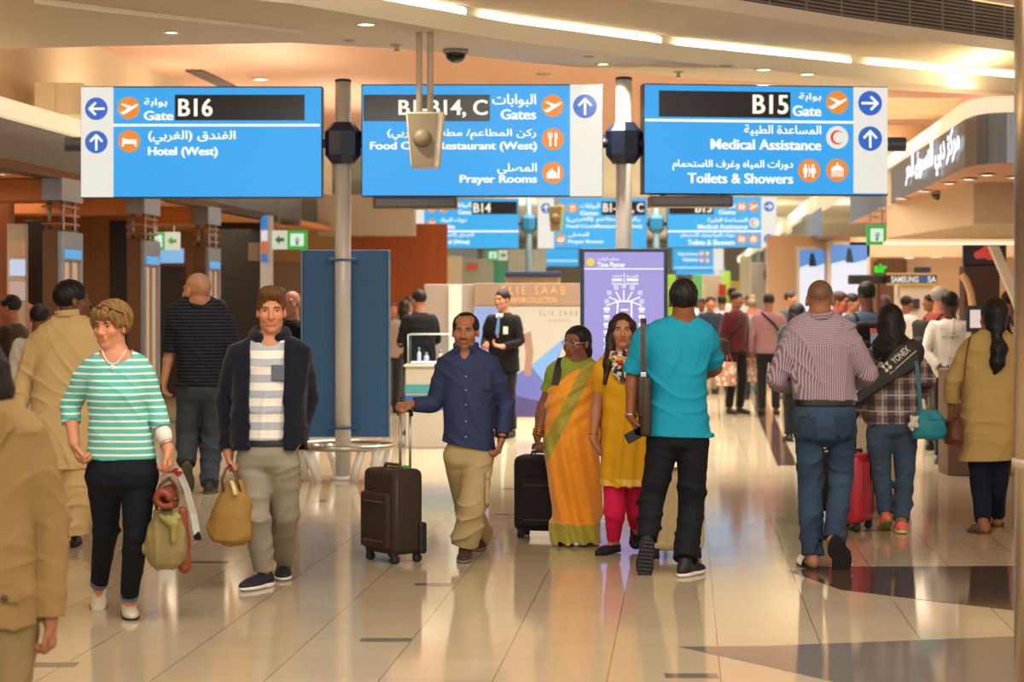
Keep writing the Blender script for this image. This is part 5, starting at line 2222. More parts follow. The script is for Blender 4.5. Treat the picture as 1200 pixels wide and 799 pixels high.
# teal bag with a plush charm
d = 14.5
tealb = mat('#117c8a', .6, 0, 'teal_leather', .1, 16, .4, 40)
t, P = soft('handbag', 'small teal handbag hanging at the hip of the plaid-shirted woman', 'bag', d, 1088, 515, lambda S, P: (
    S.loft([(*P(1088, y)[[2, 0, 1]], a * d / FPX, b) for y, a, b in ((514, 17, .05), (510, 19.5, .07), (498, 19.5, .075), (487, 16, .06), (480, 11, .04))], 0, 2.8)), tealb, amp=.005, seed=15, fz=30, fx=50)
bm = BM()
strap(bm, [P(x, y, z) for x, y, z in ((1079, 483, -.02), (1077, 455, -.04), (1074, 425, -.02), (1072, 408, .05), (1070, 404, .15))], (1, 0, 0), .028, .006)
obj('strap', bm, mat('#2d6a72', .7), t)
bm = BM()
box(bm, tuple(P(1096, 488, -.07)), (.09, .012, .05), .006)
obj('flap', bm, tealb, t)
S = Solid(.005)
for x, y, r in ((1071, 492, .028), (1067.5, 498, .022), (1074, 498, .02), (1068, 488.5, .012), (1075, 489, .012), (1069, 503, .014)):
    S.ell(P(x, y, -.06), (r, r * .8, r), None, .008)
S.disp = hair_disp(.002, 3)
S.build('plush_charm', mat('#cfc8b6', .95), t)

d = 14.52
t, P = soft('handbag', 'brown leather handbag at the side of the woman in the khaki tunic', 'bag', d, 1117, 521, lambda S, P: (
    S.loft([(*P(1117, y)[[2, 0, 1]], a * d / FPX, b) for y, a, b in ((520, 8, .09), (514, 10, .12), (500, 10, .12), (490, 7, .09))], 0, 2.6)), mat('#5a2c14', .5, 0, 'chestnut_leather', .15, 14, .3, 40), amp=.004, seed=25)
bm = BM()
tube(bm, [P(1121, 492, -.06), P(1127, 470, -.05), P(1130, 440, -.06), P(1133, 412, -.06), P(1136, 397, -.02), P(1137, 394, .07)], .007, 8)
obj('strap', bm, mat('#6b3518', .5), t, True)

# ------------------------------------------------------------------ the perfume kiosk in the middle of the hall
grb = mat('#a3968a', .55, 0, 'kiosk_laminate', .03, 2)
d = 26.3
a, b = W(497, 333, d), W(684, 512, d)
t = thing('kiosk_wall', 'grey-beige perfume kiosk wall with orange lettering behind the two men in suits', 'kiosk', ((a.x + b.x) / 2, d, 0))
cx = (a.x + b.x) / 2
K = lambda px, py, dd=d: (W(px, py, dd).x - cx, W(px, py, dd).z)
bm = BM()
box(bm, (0, .2, a.z / 2), (b.x - a.x, .4, a.z), .01)
obj('body', bm, grb, t)
bm = BM()
p0, p1 = K(556, 332), K(686, 358)
box(bm, ((p0[0] + p1[0]) / 2, -.06, (p0[1] + p1[1]) / 2), (p1[0] - p0[0], .16, p0[1] - p1[1]), .008)
h_ = obj('header', bm, mat('#967f6c', .5), t)
bm = BM()
I4 = Matrix.Identity(4)
e0, e1 = K(588, 345), K(662, 335)
text_mesh(bm, 'E L I E   S A A B', e0[0], e1[0], e0[1], e1[1], I4, .01, .146)
e0, e1 = K(588, 355), K(652, 348)
text_mesh(bm, 'LE PARFUM COLLECTION', e0[0], e1[0], e0[1], e1[1], I4, .01, .146)
obj('lettering', bm, glow('#ffb46a', 1.25), h_)
p0, p1 = K(556, 358), K(690, 503)
bm = BM()
box(bm, ((p0[0] + p1[0]) / 2, -.03, (p0[1] + p1[1]) / 2), (p1[0] - p0[0], .06, p0[1] - p1[1]), .006)
fr = obj('poster_frame', bm, mat('#e6d9c2', .5), t)
bm = BM()
p0, p1 = K(557, 359.5), K(689, 488)
prism(bm, [(p0[0], -.062, p0[1]), (p1[0], -.062, p0[1]), (p1[0], -.062, p1[1]), (p0[0], -.062, p1[1])], (0, -.006, 0))
pm_ = obj('poster', bm, glow('#efd8b4', 1.0), fr)
bm = BM()
for poly, mi in (([(557, 360), (586, 360), (574, 420), (557, 430)], 0), ([(606, 438), (640, 418), (662, 395), (648, 440), (640, 488), (598, 488)], 1), ([(622, 428), (662, 395), (641, 452)], 2), ([(600, 462), (634, 470), (642, 488), (598, 488)], 3), ([(606, 440), (626, 450), (604, 476)], 0),
                 ([(612, 392), (622, 388), (625, 412), (622, 440), (614, 440), (616, 412)], 4)):
    q = [K(*v) for v in poly]
    f = bm.faces.new([bm.verts.new((x, -.0705 - .0006 * mi, z)) for x, z in q])
    f.material_index = mi
me_ = obj('poster_print', bm, (glow('#9fb4e6', .95), glow('#7f83cf', .9), glow('#8fc0ee', 1.0), glow('#6f5a9c', .7), glow('#d89a74', .9)), pm_)
bm = BM()
e0, e1 = K(632, 370), K(677, 364)
text_mesh(bm, 'E L I E   S A A B', e0[0], e1[0], e0[1], e1[1], I4, 0, .071)
e0, e1 = K(641, 377), K(668, 374)
text_mesh(bm, 'LE PARFUM', e0[0], e1[0], e0[1], e1[1], I4, 0, .071)
obj('poster_lettering', bm, mat('#a48e6a', .6), pm_)
bm = BM()
p0, p1 = K(526, 334), K(541, 440)
box(bm, ((p0[0] + p1[0]) / 2, -.03, (p0[1] + p1[1]) / 2), (p1[0] - p0[0], .08, p0[1] - p1[1]), .006)
obj('light_strip', bm, glow('#f6ecc4', 1.15), t)
panel('kiosk_roof_sign', 592, 318, 658, 324, 27.2, .3, mat('#1b2f55', .5), 'navy strip sign above the perfume kiosk', 'sign')
panel('kiosk_tower', 593, 324, 657, 334, 27.3, .3, mat('#c8ae84', .5), 'pale box on top of the perfume kiosk', 'box')
# counter with a glass case
d = 22.9
a, b = W(475, 430, d), W(556, 527, d)
t = thing('counter', 'white kiosk counter with teal and blue bands behind the navy-shirted man', 'counter', ((a.x + b.x) / 2, d, 0))
w_, h_ = b.x - a.x, a.z
bm = BM()
box(bm, (0, .4, h_ / 2), (w_, .8, h_), .012)
obj('body', bm, mat('#b5ac9c', .45), t)
for y0, y1, c in ((450, 461, '#3f8f93'), (463, 480, '#155a9a')):
    z0, z1 = W(0, y0, d).z, W(0, y1, d).z
    bm = BM()
    box(bm, (0, .4, (z0 + z1) / 2), (w_ + .012, .812, z0 - z1), .006)
    obj('band', bm, mat(c, .4), t)
bm = BM()
box(bm, (0, .4, h_ + .012), (w_ + .04, .84, .024), .008)
obj('worktop', bm, mat('#bdb5a6', .3), t)
d2 = 23.0
a2, b2 = W(478, 392, d2), W(531, 430, d2)
t = thing('glass_case', 'clear glass display case on the kiosk counter', 'display case', ((a2.x + b2.x) / 2, d2 + .3, h_ + .024))
gw, gh = b2.x - a2.x, a2.z - h_ - .024
bm = BM()
for x, y, sx, sy in ((0, -.25, gw, .008), (0, .25, gw, .008), (-gw / 2, 0, .008, .5), (gw / 2, 0, .008, .5)):
    box(bm, (x, y, gh / 2), (sx, sy, gh))
box(bm, (0, 0, gh), (gw, .5, .008))
obj('glass', bm, mat('#f4fbff', .02, 0, 'case_glass', Transmission_Weight=1.0, IOR=1.15), t)
bm = BM()
for x in (-gw / 2, gw / 2):
    for y in (-.25, .25):
        tube(bm, [(x, y, 0), (x, y, gh)], .006, 6)
for y in (-.25, .25):
    tube(bm, [(-gw / 2, y, gh), (gw / 2, y, gh)], .006, 6)
obj('edge', bm, mat('#cfd8d6', .3), t, True)
bm = BM()
box(bm, (0, .0, .012), (gw - .04, .44, .024), .005)
obj('plinth', bm, mat('#d8d8d4', .4), t)
for k, (x, y, r, hh, c) in enumerate(((-.14, -.05, .022, .16, '#cfd6e6'), (-.06, .02, .03, .1, '#b9c6e8'), (.1, .0, .028, .13, '#d9c79a'), (.17, -.08, .022, .09, '#c3cdd8'))):
    p_ = thing('perfume_bottle', ['slim clear bottle at the left inside the glass case', 'squat pale blue bottle inside the glass case', 'golden bottle right of centre inside the glass case', 'small clear bottle at the right inside the glass case'][k], 'bottle', ((a2.x + b2.x) / 2 + x, d2 + .3 + y, h_ + .05), 0, 'perfume bottles')
    bm = BM()
    lathe(bm, [(r, 0), (r, hh * .62), (r * .4, hh * .7), (r * .4, hh * .76)], 14)
    obj('flask', bm, mat(c, .1, .2), p_, True)
    bm = BM()
    lathe(bm, [(r * .55, hh * .76), (r * .55, hh)], 14)
    obj('cap', bm, mat('#8f8b84', .3, .6), p_, True)

# ------------------------------------------------------------------ right-hand shops, screens, stands
for px0, py0, px1, pyt, pym, d, lab in ((974, 287, 1016, 287, 313, 36.5, 'tall lit poster of a surfer on blue sea above the right-hand crowd'), (937, 293, 966, 293, 317, 37.0, 'narrower lit poster of blue sea left of the tall one')):
    a, b = W(px0, pyt - 4, d), W(px1, 400, d)
    t = thing('light_poster', lab, 'poster', ((a.x + b.x) / 2, d, 0), 0, 'lit posters')
    bm = BM()
    box(bm, (0, .1, (a.z) / 2), (b.x - a.x + .12, .2, a.z), .01)
    obj('frame', bm, mat('#a99a86', .5), t)
    zt_, zm_ = W(0, pyt, d).z, W(0, pym, d).z
    bm = BM()
    box(bm, (0, -.006, zm_ / 2 + .3), (b.x - a.x, .02, zm_ - .6), .003)
    obj('white_field', bm, glow('#e9eaf0', 1.0), t)
    bm = BM()
    w2 = (b.x - a.x) / 2
    prism(bm, [(-w2, -.006, zm_), (w2, -.006, zm_), (w2, -.006, zt_), (-w2, -.006, zt_)], (0, -.008, 0))
    s_ = obj('sea_picture', bm, glow('#4f8fd8', .95), t)
    bm = BM()
    hh = zt_ - zm_
    poly2(bm, [(-w2, zm_), (w2, zm_), (w2, zm_ + hh * .35), (w2 * .3, zm_ + hh * .2), (-w2 * .3, zm_ + hh * .3), (-w2, zm_ + hh * .15)], I4, .0155)
    obj('surf', bm, glow('#e6eef8', .95), s_)
    bm = BM()
    poly2(bm, [(-.06, zm_ + hh * .2), (.08, zm_ + hh * .2), (.06, zm_ + hh * .5), (.03, zm_ + hh * .85), (-.03, zm_ + hh * .85), (-.05, zm_ + hh * .5)], I4, .018)
    obj('surfer', bm, mat('#14202e', .6), s_)
a, b = W(1040, 320, 31), W(1098, 334, 31)
t = thing('brand_sign', 'yellow-edged black sign with white capital letters above the phone stand', 'sign', ((a.x + b.x) / 2, 31, b.z))
bm = BM()
box(bm, (0, .1, (a.z - b.z) / 2), (b.x - a.x, .2, (a.z - b.z)), .006)
obj('casing', bm, mat('#16130f', .4), t)
bm = BM()
box(bm, (b.x - a.x) * .22 * np.array((1, 0, 0)), (.01, .01, .01)) if False else box(bm, ((b.x - a.x) * .24, -.004, (a.z - b.z) / 2), ((b.x - a.x) * .22, .02, (a.z - b.z) * .62), .003)
obj('blue_field', bm, glow('#2f5f94', .7), t)
for zz in (.07, .93):
    bm = BM()
    box(bm, (0, -.02, (a.z - b.z) * zz), (b.x - a.x + .03, .08, .03), .004)
    obj('edge_bar', bm, glow('#d89a34', .9), t)
bm = BM()
q0, q1 = W(1044, 331, 31), W(1076, 323.5, 31)
ox_ = (a.x + b.x) / 2
text_mesh(bm, 'SAMSUNG', q0.x - ox_, q1.x - ox_, q0.z - b.z, q1.z - b.z, I4, .03, .02)
q0, q1 = W(1087, 331, 31), W(1097, 323.5, 31)
text_mesh(bm, 'SA', q0.x - ox_, q1.x - ox_, q0.z - b.z, q1.z - b.z, I4, .03, .02)
obj('lettering', bm, glow('#e6e4dc', 1.0), t)
t = panel('stand_sign', 996, 322, 1039, 333, 31.2, .2, mat('#15110e', .4), 'plain black sign beside the yellow-edged one', 'sign')
bm = BM()
q0 = W(1017, 333, 31.3)
box(bm, (q0.x, 31.3, q0.z / 2), (.12, .12, q0.z), .01)
obj('support_post', bm, mat('#2a2622', .5), bpy.data.objects['stand_sign'])
panel('phone_stand', 1055, 334, 1092, 430, 31.02, .5, mat('#cdbfae', .5), 'pale phone stand under the yellow-edged sign', 'stand', floor=True)
panel('tablet_screen', 1066, 350, 1078, 362, 30.95, .07, mat('#2a1830', .2), 'small dark screen on the pale phone stand', 'screen')
t = thing('neon_sign', 'green glowing shop sign reading air, above the crowd', 'sign', tuple(W(1034, 320, 37.38)))
bm = BM()
q0, q1 = W(1024, 319.5, 37.38), W(1039, 309, 37.38)
o_ = W(1034, 320, 37.38)
text_mesh(bm, 'air', q0.x - o_.x, q1.x - o_.x, q0.z - o_.z, q1.z - o_.z, I4, .04, .03)
bmesh.ops.solidify(bm, geom=bm.faces[:], thickness=.05)
obj('lettering', bm, glow('#35e03a', 1.2), t)
bm = BM()
box(bm, (.12, .05, .08), (.55, .04, .3), .005)
obj('backing', bm, mat('#5a3a20', .6), t)
panel('storefront', 1030, 303, 1063, 330, 37.5, .2, mat('#5f3a1c', .5), 'brown wooden shop front behind the green sign', 'storefront', floor=True)
panel('wall_screen', 1072, 313, 1091, 321, 37.7, .08, mat('#283048', .3), 'small dark blue screen on the peach wall', 'screen')
a, b = W(1131, 285, 26.5), W(1181, 311, 26.5)
t = thing('television', 'black television with red flowers hung in the right-hand shop', 'television', ((a.x + b.x) / 2, 26.62, b.z), R_(-4))
bm = BM()
box(bm, (0, 0, (a.z - b.z) / 2), (b.x - a.x, .12, a.z - b.z), .012)
obj('casing', bm, mat('#141010', .35), t)
bm = BM()
w2, hh = (b.x - a.x) / 2 - .03, a.z - b.z
prism(bm, [(-w2, -.061, .03), (w2, -.061, .03), (w2, -.061, hh - .03), (-w2, -.061, hh - .03)], (0, -.004, 0))
scn = obj('screen', bm, glow('#2a1414', .6, '#080808'), t)
bm = BM()
for x, z, r in ((-.02, .55, .07), (.06, .45, .06), (-.09, .48, .055), (.02, .72, .06)):
    disc(bm, x, hh * z, r, I4, .068, 12)
obj('flowers', bm, glow('#c43a30', .9), scn)
panel('shop_cabinet', 1130, 311, 1172, 346, 26.5, .3, mat('#4d2f2a', .5), 'dark brown cabinet under the television', 'cabinet', floor=True)
bm = BM()
pa_, pb_ = W(1160, 288, 22.5), W(1196, 372, 22.5)
prism(bm, [pa_, pa_ + Vector((.1, 0, 0)), pb_ + Vector((.1, 0, 0)), pb_], (0, .12, 0))
tag(obj('slanted_frame', bm, mat('#cfc4ae', .5)), 'slanting white frame at the right edge beside the television', 'frame')
bm = BM()
pts = [W(1141, 515, 24), W(1140, 362, 24), W(1138, 345, 24), W(1133, 330, 24), W(1127, 322, 24)]
tube(bm, [p for p in pts], .045, 10)
tag(obj('curved_stand', bm, mat('#c79a6a', .4), None, True), 'pale curved display arm below the television', 'stand')
a, b = W(1136, 363, 19.5), W(1149, 384, 19.5)
t = thing('computer_monitor', 'monitor with white page beyond the security guard', 'monitor', ((a.x + b.x) / 2, 19.5, 0))
bm = BM()
box(bm, (0, 0, (a.z + b.z) / 2), (b.x - a.x + .06, .05, a.z - b.z + .08), .008)
obj('bezel', bm, mat('#17161a', .4), t)
bm = BM()
box(bm, (0, -.026, (a.z + b.z) / 2), (b.x - a.x, .01, a.z - b.z), .003)
obj('screen', bm, glow('#e6ccc4', .95), t)
bm = BM()
box(bm, (0, .02, b.z / 2), (.06, .05, b.z), .006)
box(bm, (0, .02, .5), (.6, .45, 1.0), .01)
obj('desk_stand', bm, mat('#5a4030', .5), t)
panel('wall_sconce', 1061, 291, 1071, 303, 37.8, .1, glow('#fff0d8', 1.1), 'glowing wall light on the peach wall, left one', 'lamp')
panel('wall_sconce', 1092, 289, 1104, 302, 37.8, .1, glow('#fff0d8', 1.1), 'glowing wall light on the peach wall, right one', 'lamp')

# ------------------------------------------------------------------ far hall
bm = BM()
box(bm, (6, 70, 4.58), (40, 66, .06))
struct('ceiling_far', bm, mat('#e3dccb', .8, 0, 'white_plaster'))
bm = BM()
box(bm, (10, 104, 2.3), (60, .3, 4.7))
struct('wall_far', bm, mat('#d8cfba', .8))
for d0, d1, xs in ((36, 46, 0), (49, 62, 0), (66, 90, .0)):
    fascia('wall_right_far', lambda d: XR(d) - .25, 1, d0, d1, 2.75, 3.3, steel2)
    bm = BM()
    X = lambda d: XR(d) - .25
    ribbon(bm, [[Vector((X(d) - .1, d, 3.3)), Vector((X(d) - .1, d, 3.55)), Vector((X(d) + .6, d, 3.6))] for d in (d0, d1)], None)
    struct('trim_10', bm, litc)
    bm = BM()
    box(bm, (XR((d0 + d1) / 2) + 2.0, d0 + .6, 2.6), (4.2, .2, .35))
    struct('trim_11', bm, mat('#b9977a', .7))
for d0, d1 in ((39, 60), (62, 96)):
    fascia('wall_left_far', lambda d: XL(d) + .3, -1, d0, d1, 2.6, 3.2, steel2)
bm = BM()
box(bm, (XL(60) - 1.2, 68, 1.4), (.2, 58, 2.8), M=None)
struct('wall_left_shops', bm, mat('#cbb394', .6))
for k, (x0, y0, x1, y1, d, c, lab, floor) in enumerate((
        (520, 300, 541, 345, 48, '#e0d6c2', 'pale shop pillar left of the perfume kiosk', 1), (541, 303, 578, 330, 50, '#a7b0ac', 'grey shop panel with a red patch beyond the kiosk', 0),
        (578, 306, 593, 335, 55, '#3f8f78', 'green-framed shop door beyond the kiosk', 1), (596, 292, 640, 318, 58, '#c7d3da', 'pale shop front beyond the kiosk', 0),
        (783, 322, 792, 350, 74, '#8db83c', 'lime green pillar in the far distance, left one', 1), (812, 322, 824, 350, 74, '#5f9a5a', 'green pillar in the far distance, middle one', 1),
        (846, 318, 856, 350, 74, '#9ac24a', 'lime green pillar in the far distance, right one', 1), (868, 300, 880, 350, 70, '#e8e6da', 'white pillar in the far distance', 1),
        (880, 308, 937, 350, 62, '#938c84', 'grey wall with a dark blue sign in the far distance', 1), (824, 322, 846, 336, 73, '#d9c9b4', 'beige shop panel in the far distance', 0))):
    panel('pillar' if 'pillar' in lab else 'storefront', x0, y0, x1, y1, d, .3, mat(c, .5), lab, 'pillar' if 'pillar' in lab else 'storefront', None, None, True)
panel('far_sign', 896, 317, 932, 327, 61.84, .18, mat('#22365c', .4), 'dark blue far sign with orange pictograms on the grey wall', 'sign')
t = bpy.data.objects['far_sign']
bm = BM()
for px in (904, 911):
    c = W(px, 322, 61.76)
    disc(bm, c.x, c.z, .075, Matrix.Translation((0, 61.76, 0)), 0, 14)
obj('pictogram', bm, glow('#e07a3a', .9), t)
panel('red_notice', 547, 309, 560, 316, 49.9, .05, glow('#c8463c', .8), 'red notice on the grey shop panel beyond the kiosk', 'notice')
panel('red_banner', 843, 333, 851, 342, 72.9, .1, mat('#c8323a', .6), 'small red banner above the far crowd', 'banner', floor=True)
panel('yellow_banner', 855, 330, 868, 350, 72.5, .1, mat('#d9c04a', .6), 'yellow banner above the far crowd', 'banner', floor=True)
# ------------------------------------------------------------------ fabrics with a pattern


def pat_teal():
    t = Tree('striped_jersey')
    x, y, z = t.xyz()
    zz = t.math('MULTIPLY_ADD', t.noise(3, 1), .012, z)
    f = t.stripe(zz, .0345, .30)
    t.bump(t.noise(60, 3), .25, .004)
    return t.done(t.mix(f, lin('#57b3a8'), lin('#e3e2d0')), .85, spec=.2)


def pat_tee():
    t = Tree('striped_tee')
    x, y, z = t.xyz()
    zz = t.math('MULTIPLY_ADD', t.noise(4, 1), .012, z)
    f = t.stripe(zz, .0905, .50, -.16)
    g = t.noise(90, 3)
    a = t.mix(g, lin('#98a2ad'), lin('#b9bcc0'))
    t.bump(t.noise(40, 3), .3, .004)
    return t.done(t.mix(f, lin('#e6e2d6'), a), .85, spec=.2)


def pat_polo():
    t = Tree('pinstriped_polo')
    x, y, z = t.xyz()
    f = t.stripe(z, .030, .17)
    return t.done(t.mix(f, lin('#12141c'), lin('#3d404d')), .8, spec=.25)


def pat_pink():
    t = Tree('pink_striped_shirt')
    x, y, z = t.xyz()
    up = t.math('GREATER_THAN', z, 1.375)                       # the yoke's stripes run across
    v = t.stripe(t.math('ADD', x, t.math('MULTIPLY', y, .6)), .0150, .5)
    h = t.stripe(t.math('ADD', z, t.math('MULTIPLY', y, .5)), .0150, .5)
    f = t.math('ADD', t.math('MULTIPLY', up, h), t.math('MULTIPLY', t.math('SUBTRACT', 1, up), v))
    thin = t.stripe(t.math('ADD', x, t.math('MULTIPLY', y, .6)), .0150, .14, .35)
    c = t.mix(f, lin('#978c98'), lin('#82636f'))
    c = t.mix(t.math('MULTIPLY', thin, .5), c, lin('#c4babe'))
    t.bump(t.noise(40, 3), .3, .004)
    return t.done(c, .85, spec=.2)


def pat_plaid():
    t = Tree('plaid_shirt')
    x, y, z = t.xyz()
    a = t.math('ADD', x, t.math('MULTIPLY', y, .5))
    c = t.mix(t.math('MULTIPLY', t.stripe(a, .115, .42), .68), lin('#93827f'), lin('#241f2c'))
    c = t.mix(t.math('MULTIPLY', t.stripe(z, .115, .42, .2), .55), c, lin('#211d2a'))
    c = t.mix(t.math('MULTIPLY', t.stripe(a, .115, .06, .3), .8), c, lin('#c9c3bd'))
    c = t.mix(t.math('MULTIPLY', t.stripe(z, .115, .06, .55), .8), c, lin('#c9c3bd'))
    c = t.mix(t.math('MULTIPLY', t.stripe(z, .115, .05, .9), .6), c, lin('#7c3f46'))
    return t.done(c, .85, spec=.2)


def jeans(c, fade):
    t = Tree('denim')
    f = t.noise(5, 4)
    g = t.noise(120, 2, stretch=(1, 1, .3))
    a = t.mix(f, lin(c), lin(fade))
    k = t.mix(g, (.72, .72, .75), (1.12, 1.12, 1.12))
    n = t.node('Mix', data_type='RGBA', blend_type='MULTIPLY')
    n.inputs[0].default_value = 1
    t.put(n.inputs[6], a)
    t.put(n.inputs[7], k)
    t.bump(t.noise(35, 4), .4, .005)
    return t.done(n.outputs[2], .85, spec=.2)


def pat_saree():
    t = Tree('saree_silk')
    x, y, z = t.xyz()
    zz = t.math('MULTIPLY_ADD', t.noise(6, 1), .03, z)
    hem = t.math('LESS_THAN', zz, .165)
    # the border of the shoulder end runs down across the front
    u = t.math('ADD', t.math('MULTIPLY', x, .89), t.math('MULTIPLY', z, -.45))
    b1 = t.math('MULTIPLY', t.math('GREATER_THAN', u, -.485), t.math('LESS_THAN', u, -.405))
    b1 = t.math('MULTIPLY', b1, t.math('MULTIPLY', t.math('GREATER_THAN', z, .40), t.math('LESS_THAN', y, .02)))
    f = t.math('MAXIMUM', hem, b1)
    vo = t.node('TexVoronoi')
    t.put(vo.inputs['Vector'], t.coord())
    vo.inputs['Scale'].default_value = 17
    dots = t.math('LESS_THAN', vo.outputs['Distance'], .11)
    base = t.mix(t.noise(4, 3), lin('#e38a0c'), lin('#f2a41f'))
    base = t.mix(t.math('MULTIPLY', dots, .8), base, lin('#f6d46a'))
    gr = t.mix(t.noise(45, 3), lin('#77851c'), lin('#c3a93c'))
    return t.done(t.mix(f, base, gr), .55, spec=.35, Sheen_Weight=.3)


def pat_scarf():
    t = Tree('patterned_scarf')
    vo = t.node('TexVoronoi')
    t.put(vo.inputs['Vector'], t.coord())
    vo.inputs['Scale'].default_value = 42
    cr = t.node('ValToRGB')
    t.put(cr.inputs[0], vo.outputs['Color'])
    cr.color_ramp.interpolation = 'CONSTANT'
    e = cr.color_ramp.elements
    e[0].color = (*lin('#1f2a3c'), 1)
    e[1].position, e[1].color = .34, (*lin('#d8d2bd'), 1)
    for p, c in ((.52, '#a83a2c'), (.64, '#c99b3c'), (.76, '#3f4a58')):
        q = e.new(p)
        q.color = (*lin(c), 1)
    return t.done(cr.outputs[0], .9, spec=.2)


RUB = mat('#15130f', .8, name='rubber')
WHITES = mat('#d9d6cf', .6, name='white_rubber')

# ------------------------------------------------------------------ the woman in the striped top
p = Person('woman in a turquoise and white striped top carrying an olive handbag, walking forward', 10.55, 140, dict(
    face=8, head=(130, 382, 51, -22, -3), neck=(136, 417),
    torso=[(408, 121, 151, .06), (413, 112, 160, .075), (420, 103, 168, .09), (430, 100, 172, .105), (445, 101, 173, .12), (463, 102, 174, .14), (480, 104, 172, .125), (500, 105, 176, .125), (520, 104, 180, .13), (537, 102, 183, .13)],
    sh=[(101, 431), (169, 428)], el=[(82, 476, .05), (182, 476, .02)], wr=[(87, 520, -.05), (197, 525, -.06)], hand=[(93, 540, -.1), (200, 550, -.08)],
    hp=[{'curl': .45}, {'curl': .55}],
    hip=[(123, 560), (163, 560)], kn=[(124, 618, .12), (159, 625, -.02)], an=[(116, 684, .50), (151, 716)], toe=[(115, 713, .40), (162, 727)], sole=(None, 727), footl=.245,
    skin='#c98a68', legr=(.075, .05, .034)), h=.005)
p.body()
p.hair('short', '#7d5c30', 4, rough=.006, front=.05, lift=.014, t=1.6, locks=[[(p.hl(-.05, .07, .07), .022), (p.hl(-.0, .085, .068), .024), (p.hl(.045, .07, .066), .022), (p.hl(.066, .04, .03), .02), (p.hl(.07, .03, .0), .012)], [(p.hl(-.05, .06, .06), .022), (p.hl(-.066, .04, .02), .016)], [(p.hl(0, -.06, .08), .05), (p.hl(0, -.08, .02), .045)]])
teal = pat_teal()
p.top('striped_top', teal, sleeve=(.056, .05, .043), end=(.72, .76), amp=.003, seed=2, neck=.085,
      extra=lambda S: S.ell(p.nk + p.F * .055 + np.array((0, 0, .015)), (.085, .09, .05), None, .01, True))
den = mat('#12161f', .8, 0, 'dark_denim', .25, 12, .3, 40, spec=.2)
p.trousers(den, (( .098, .066, .046), (.098, .064, .048)), rows=[(z, a, b, c, d) for z, a, b, c, d in p.rows([(532, 104, 182, .125), (545, 103, 183, .13), (552, 103, 184, .135), (565, 105, 183, .125)])], end=(.97, .93), amp=.004, name='jeans')
for i in (0, 1):
    an, kn = p.sp['an'][i], p.sp['kn'][i]
    e = kn + (an - kn) * (.95, .91)[i]
    d = unit(an - kn)
    S = Solid(.005)
    S.cone(e - d * .012, e + d * .012, .049, .050, 0)
    S.cut(e + d * .02, d)
    S.cut(e - d * .02, -d)
    S.build('turned_up_cuff', mat('#5e6c7c', .85), p.root)
cream = mat('#c9bfa6', .55, name='cream_leather')
for i in (0, 1):
    p.shoe(i, cream, RUB, 'flat')
# necklace, sunglasses pushed up, bandage, bracelet
nc = p.nk + p.F * .02
p.ring('necklace', mat('#e0d6c0', .4), [nc + np.array((x, -.055 - .03 * (1 - (x / .06) ** 2), .035 - .075 * (1 - (x / .062) ** 2))) for x in np.linspace(-.06, .06, 13)], .0035, False)
bm = BM()
box(bm, tuple(nc + np.array((0, -.092, -.055))), (.022, .008, .022), .004)
obj('pendant', bm, mat('#e6e0d2', .4), p.root, True)
bm = BM()
for q in (-1, 1):
    c = p.hl(q * .034, .098, .098)
    tube(bm, [c + p.HR @ (np.array((.026 * math.cos(t), .012 * math.sin(t), .018 * math.sin(t))) * p.k) for t in np.linspace(0, 6.28, 14, endpoint=False)], .0035, 6, True)
    tube(bm, [p.hl(q * .06, .09, .098), p.hl(q * .094, .03, .07), p.hl(q * .094, -.01, .045)], .0035, 6)
tube(bm, [p.hl(-.01, .108, .102), p.hl(.01, .108, .102)], .003, 6)
obj('sunglasses', bm, mat('#1a120c', .2), p.root, True)
S = Solid(.005)
w = p.armpath(1, .80, .88, 3)
S.chain(w, (.037, .036, .034))
S.build('bandage', mat('#dcd6cb', .9), p.root)
p.ring('bracelet', SILVER, p.circle(p.armpath(1, .95, .96, 2)[0], p.sp['wr'][1] - p.sp['el'][1], .034), .004)
STRIPED = p

# ------------------------------------------------------------------ the young man in the open hooded jacket
p = Person('young man in a navy hooded jacket over a grey striped t-shirt, holding a tan bag', 11.75, 315, dict(
    face=4, head=(318, 364, 51, 6, -2), neck=(316, 399),
    torso=[(391, 303, 333, .06), (397, 291, 345, .075), (403, 279, 355, .09), (412, 274, 358, .105), (430, 275, 356, .115), (460, 277, 352, .115), (490, 279, 348, .11), (515, 280, 346, .11)],
    sh=[(274, 413), (354, 410)], el=[(264, 468, .06), (363, 468, .08)], wr=[(268, 531, 0), (347, 519, -.02)], hand=[(270, 552, -.02), (341, 535, .0)],
    hp=[{'curl': .75}, {'curl': .3}],
    hip=[(297, 545), (331, 545)], kn=[(300, 607, -.06), (334, 600, .1)], an=[(310, 680), (332, 655)], toe=[(289, 691), (336, 680)], sole=(693, 681), footl=.28,
    skin='#c4855f', neckr=.05, hw=.94, haircol='#4f3018'), h=.005)
p.body()
p.hair('quiff', '#5a3819', 7, rough=.004, front=.062)
TEE = p.top('t_shirt', pat_tee(), sleeve=None, end=(0, 0), amp=.005, seed=5, neck=.082,
            rows=p.rows([(393, 303, 333, .07), (400, 288, 346, .085), (410, 280, 350, .10), (430, 280, 350, .115), (460, 281, 349, .115), (490, 282, 346, .115), (522, 282, 344, .118)]), n=2.2,
            extra=lambda S: (S.ell(p.nk + p.F * .05 + np.array((0, 0, .01)), (.07, .08, .045), None, .01, True), S.cut(p.P((313, 518)), (.2, 0, -1))))
bm = BM()
q = p.P((328.5, 436))
box(bm, (q[0], q[1] - .118, q[2]), (.076, .012, .09), .004)
obj('chest_pocket', bm, mat('#5b6470', .9), TEE)
jk = cloth('#0f1320', .9, .2)
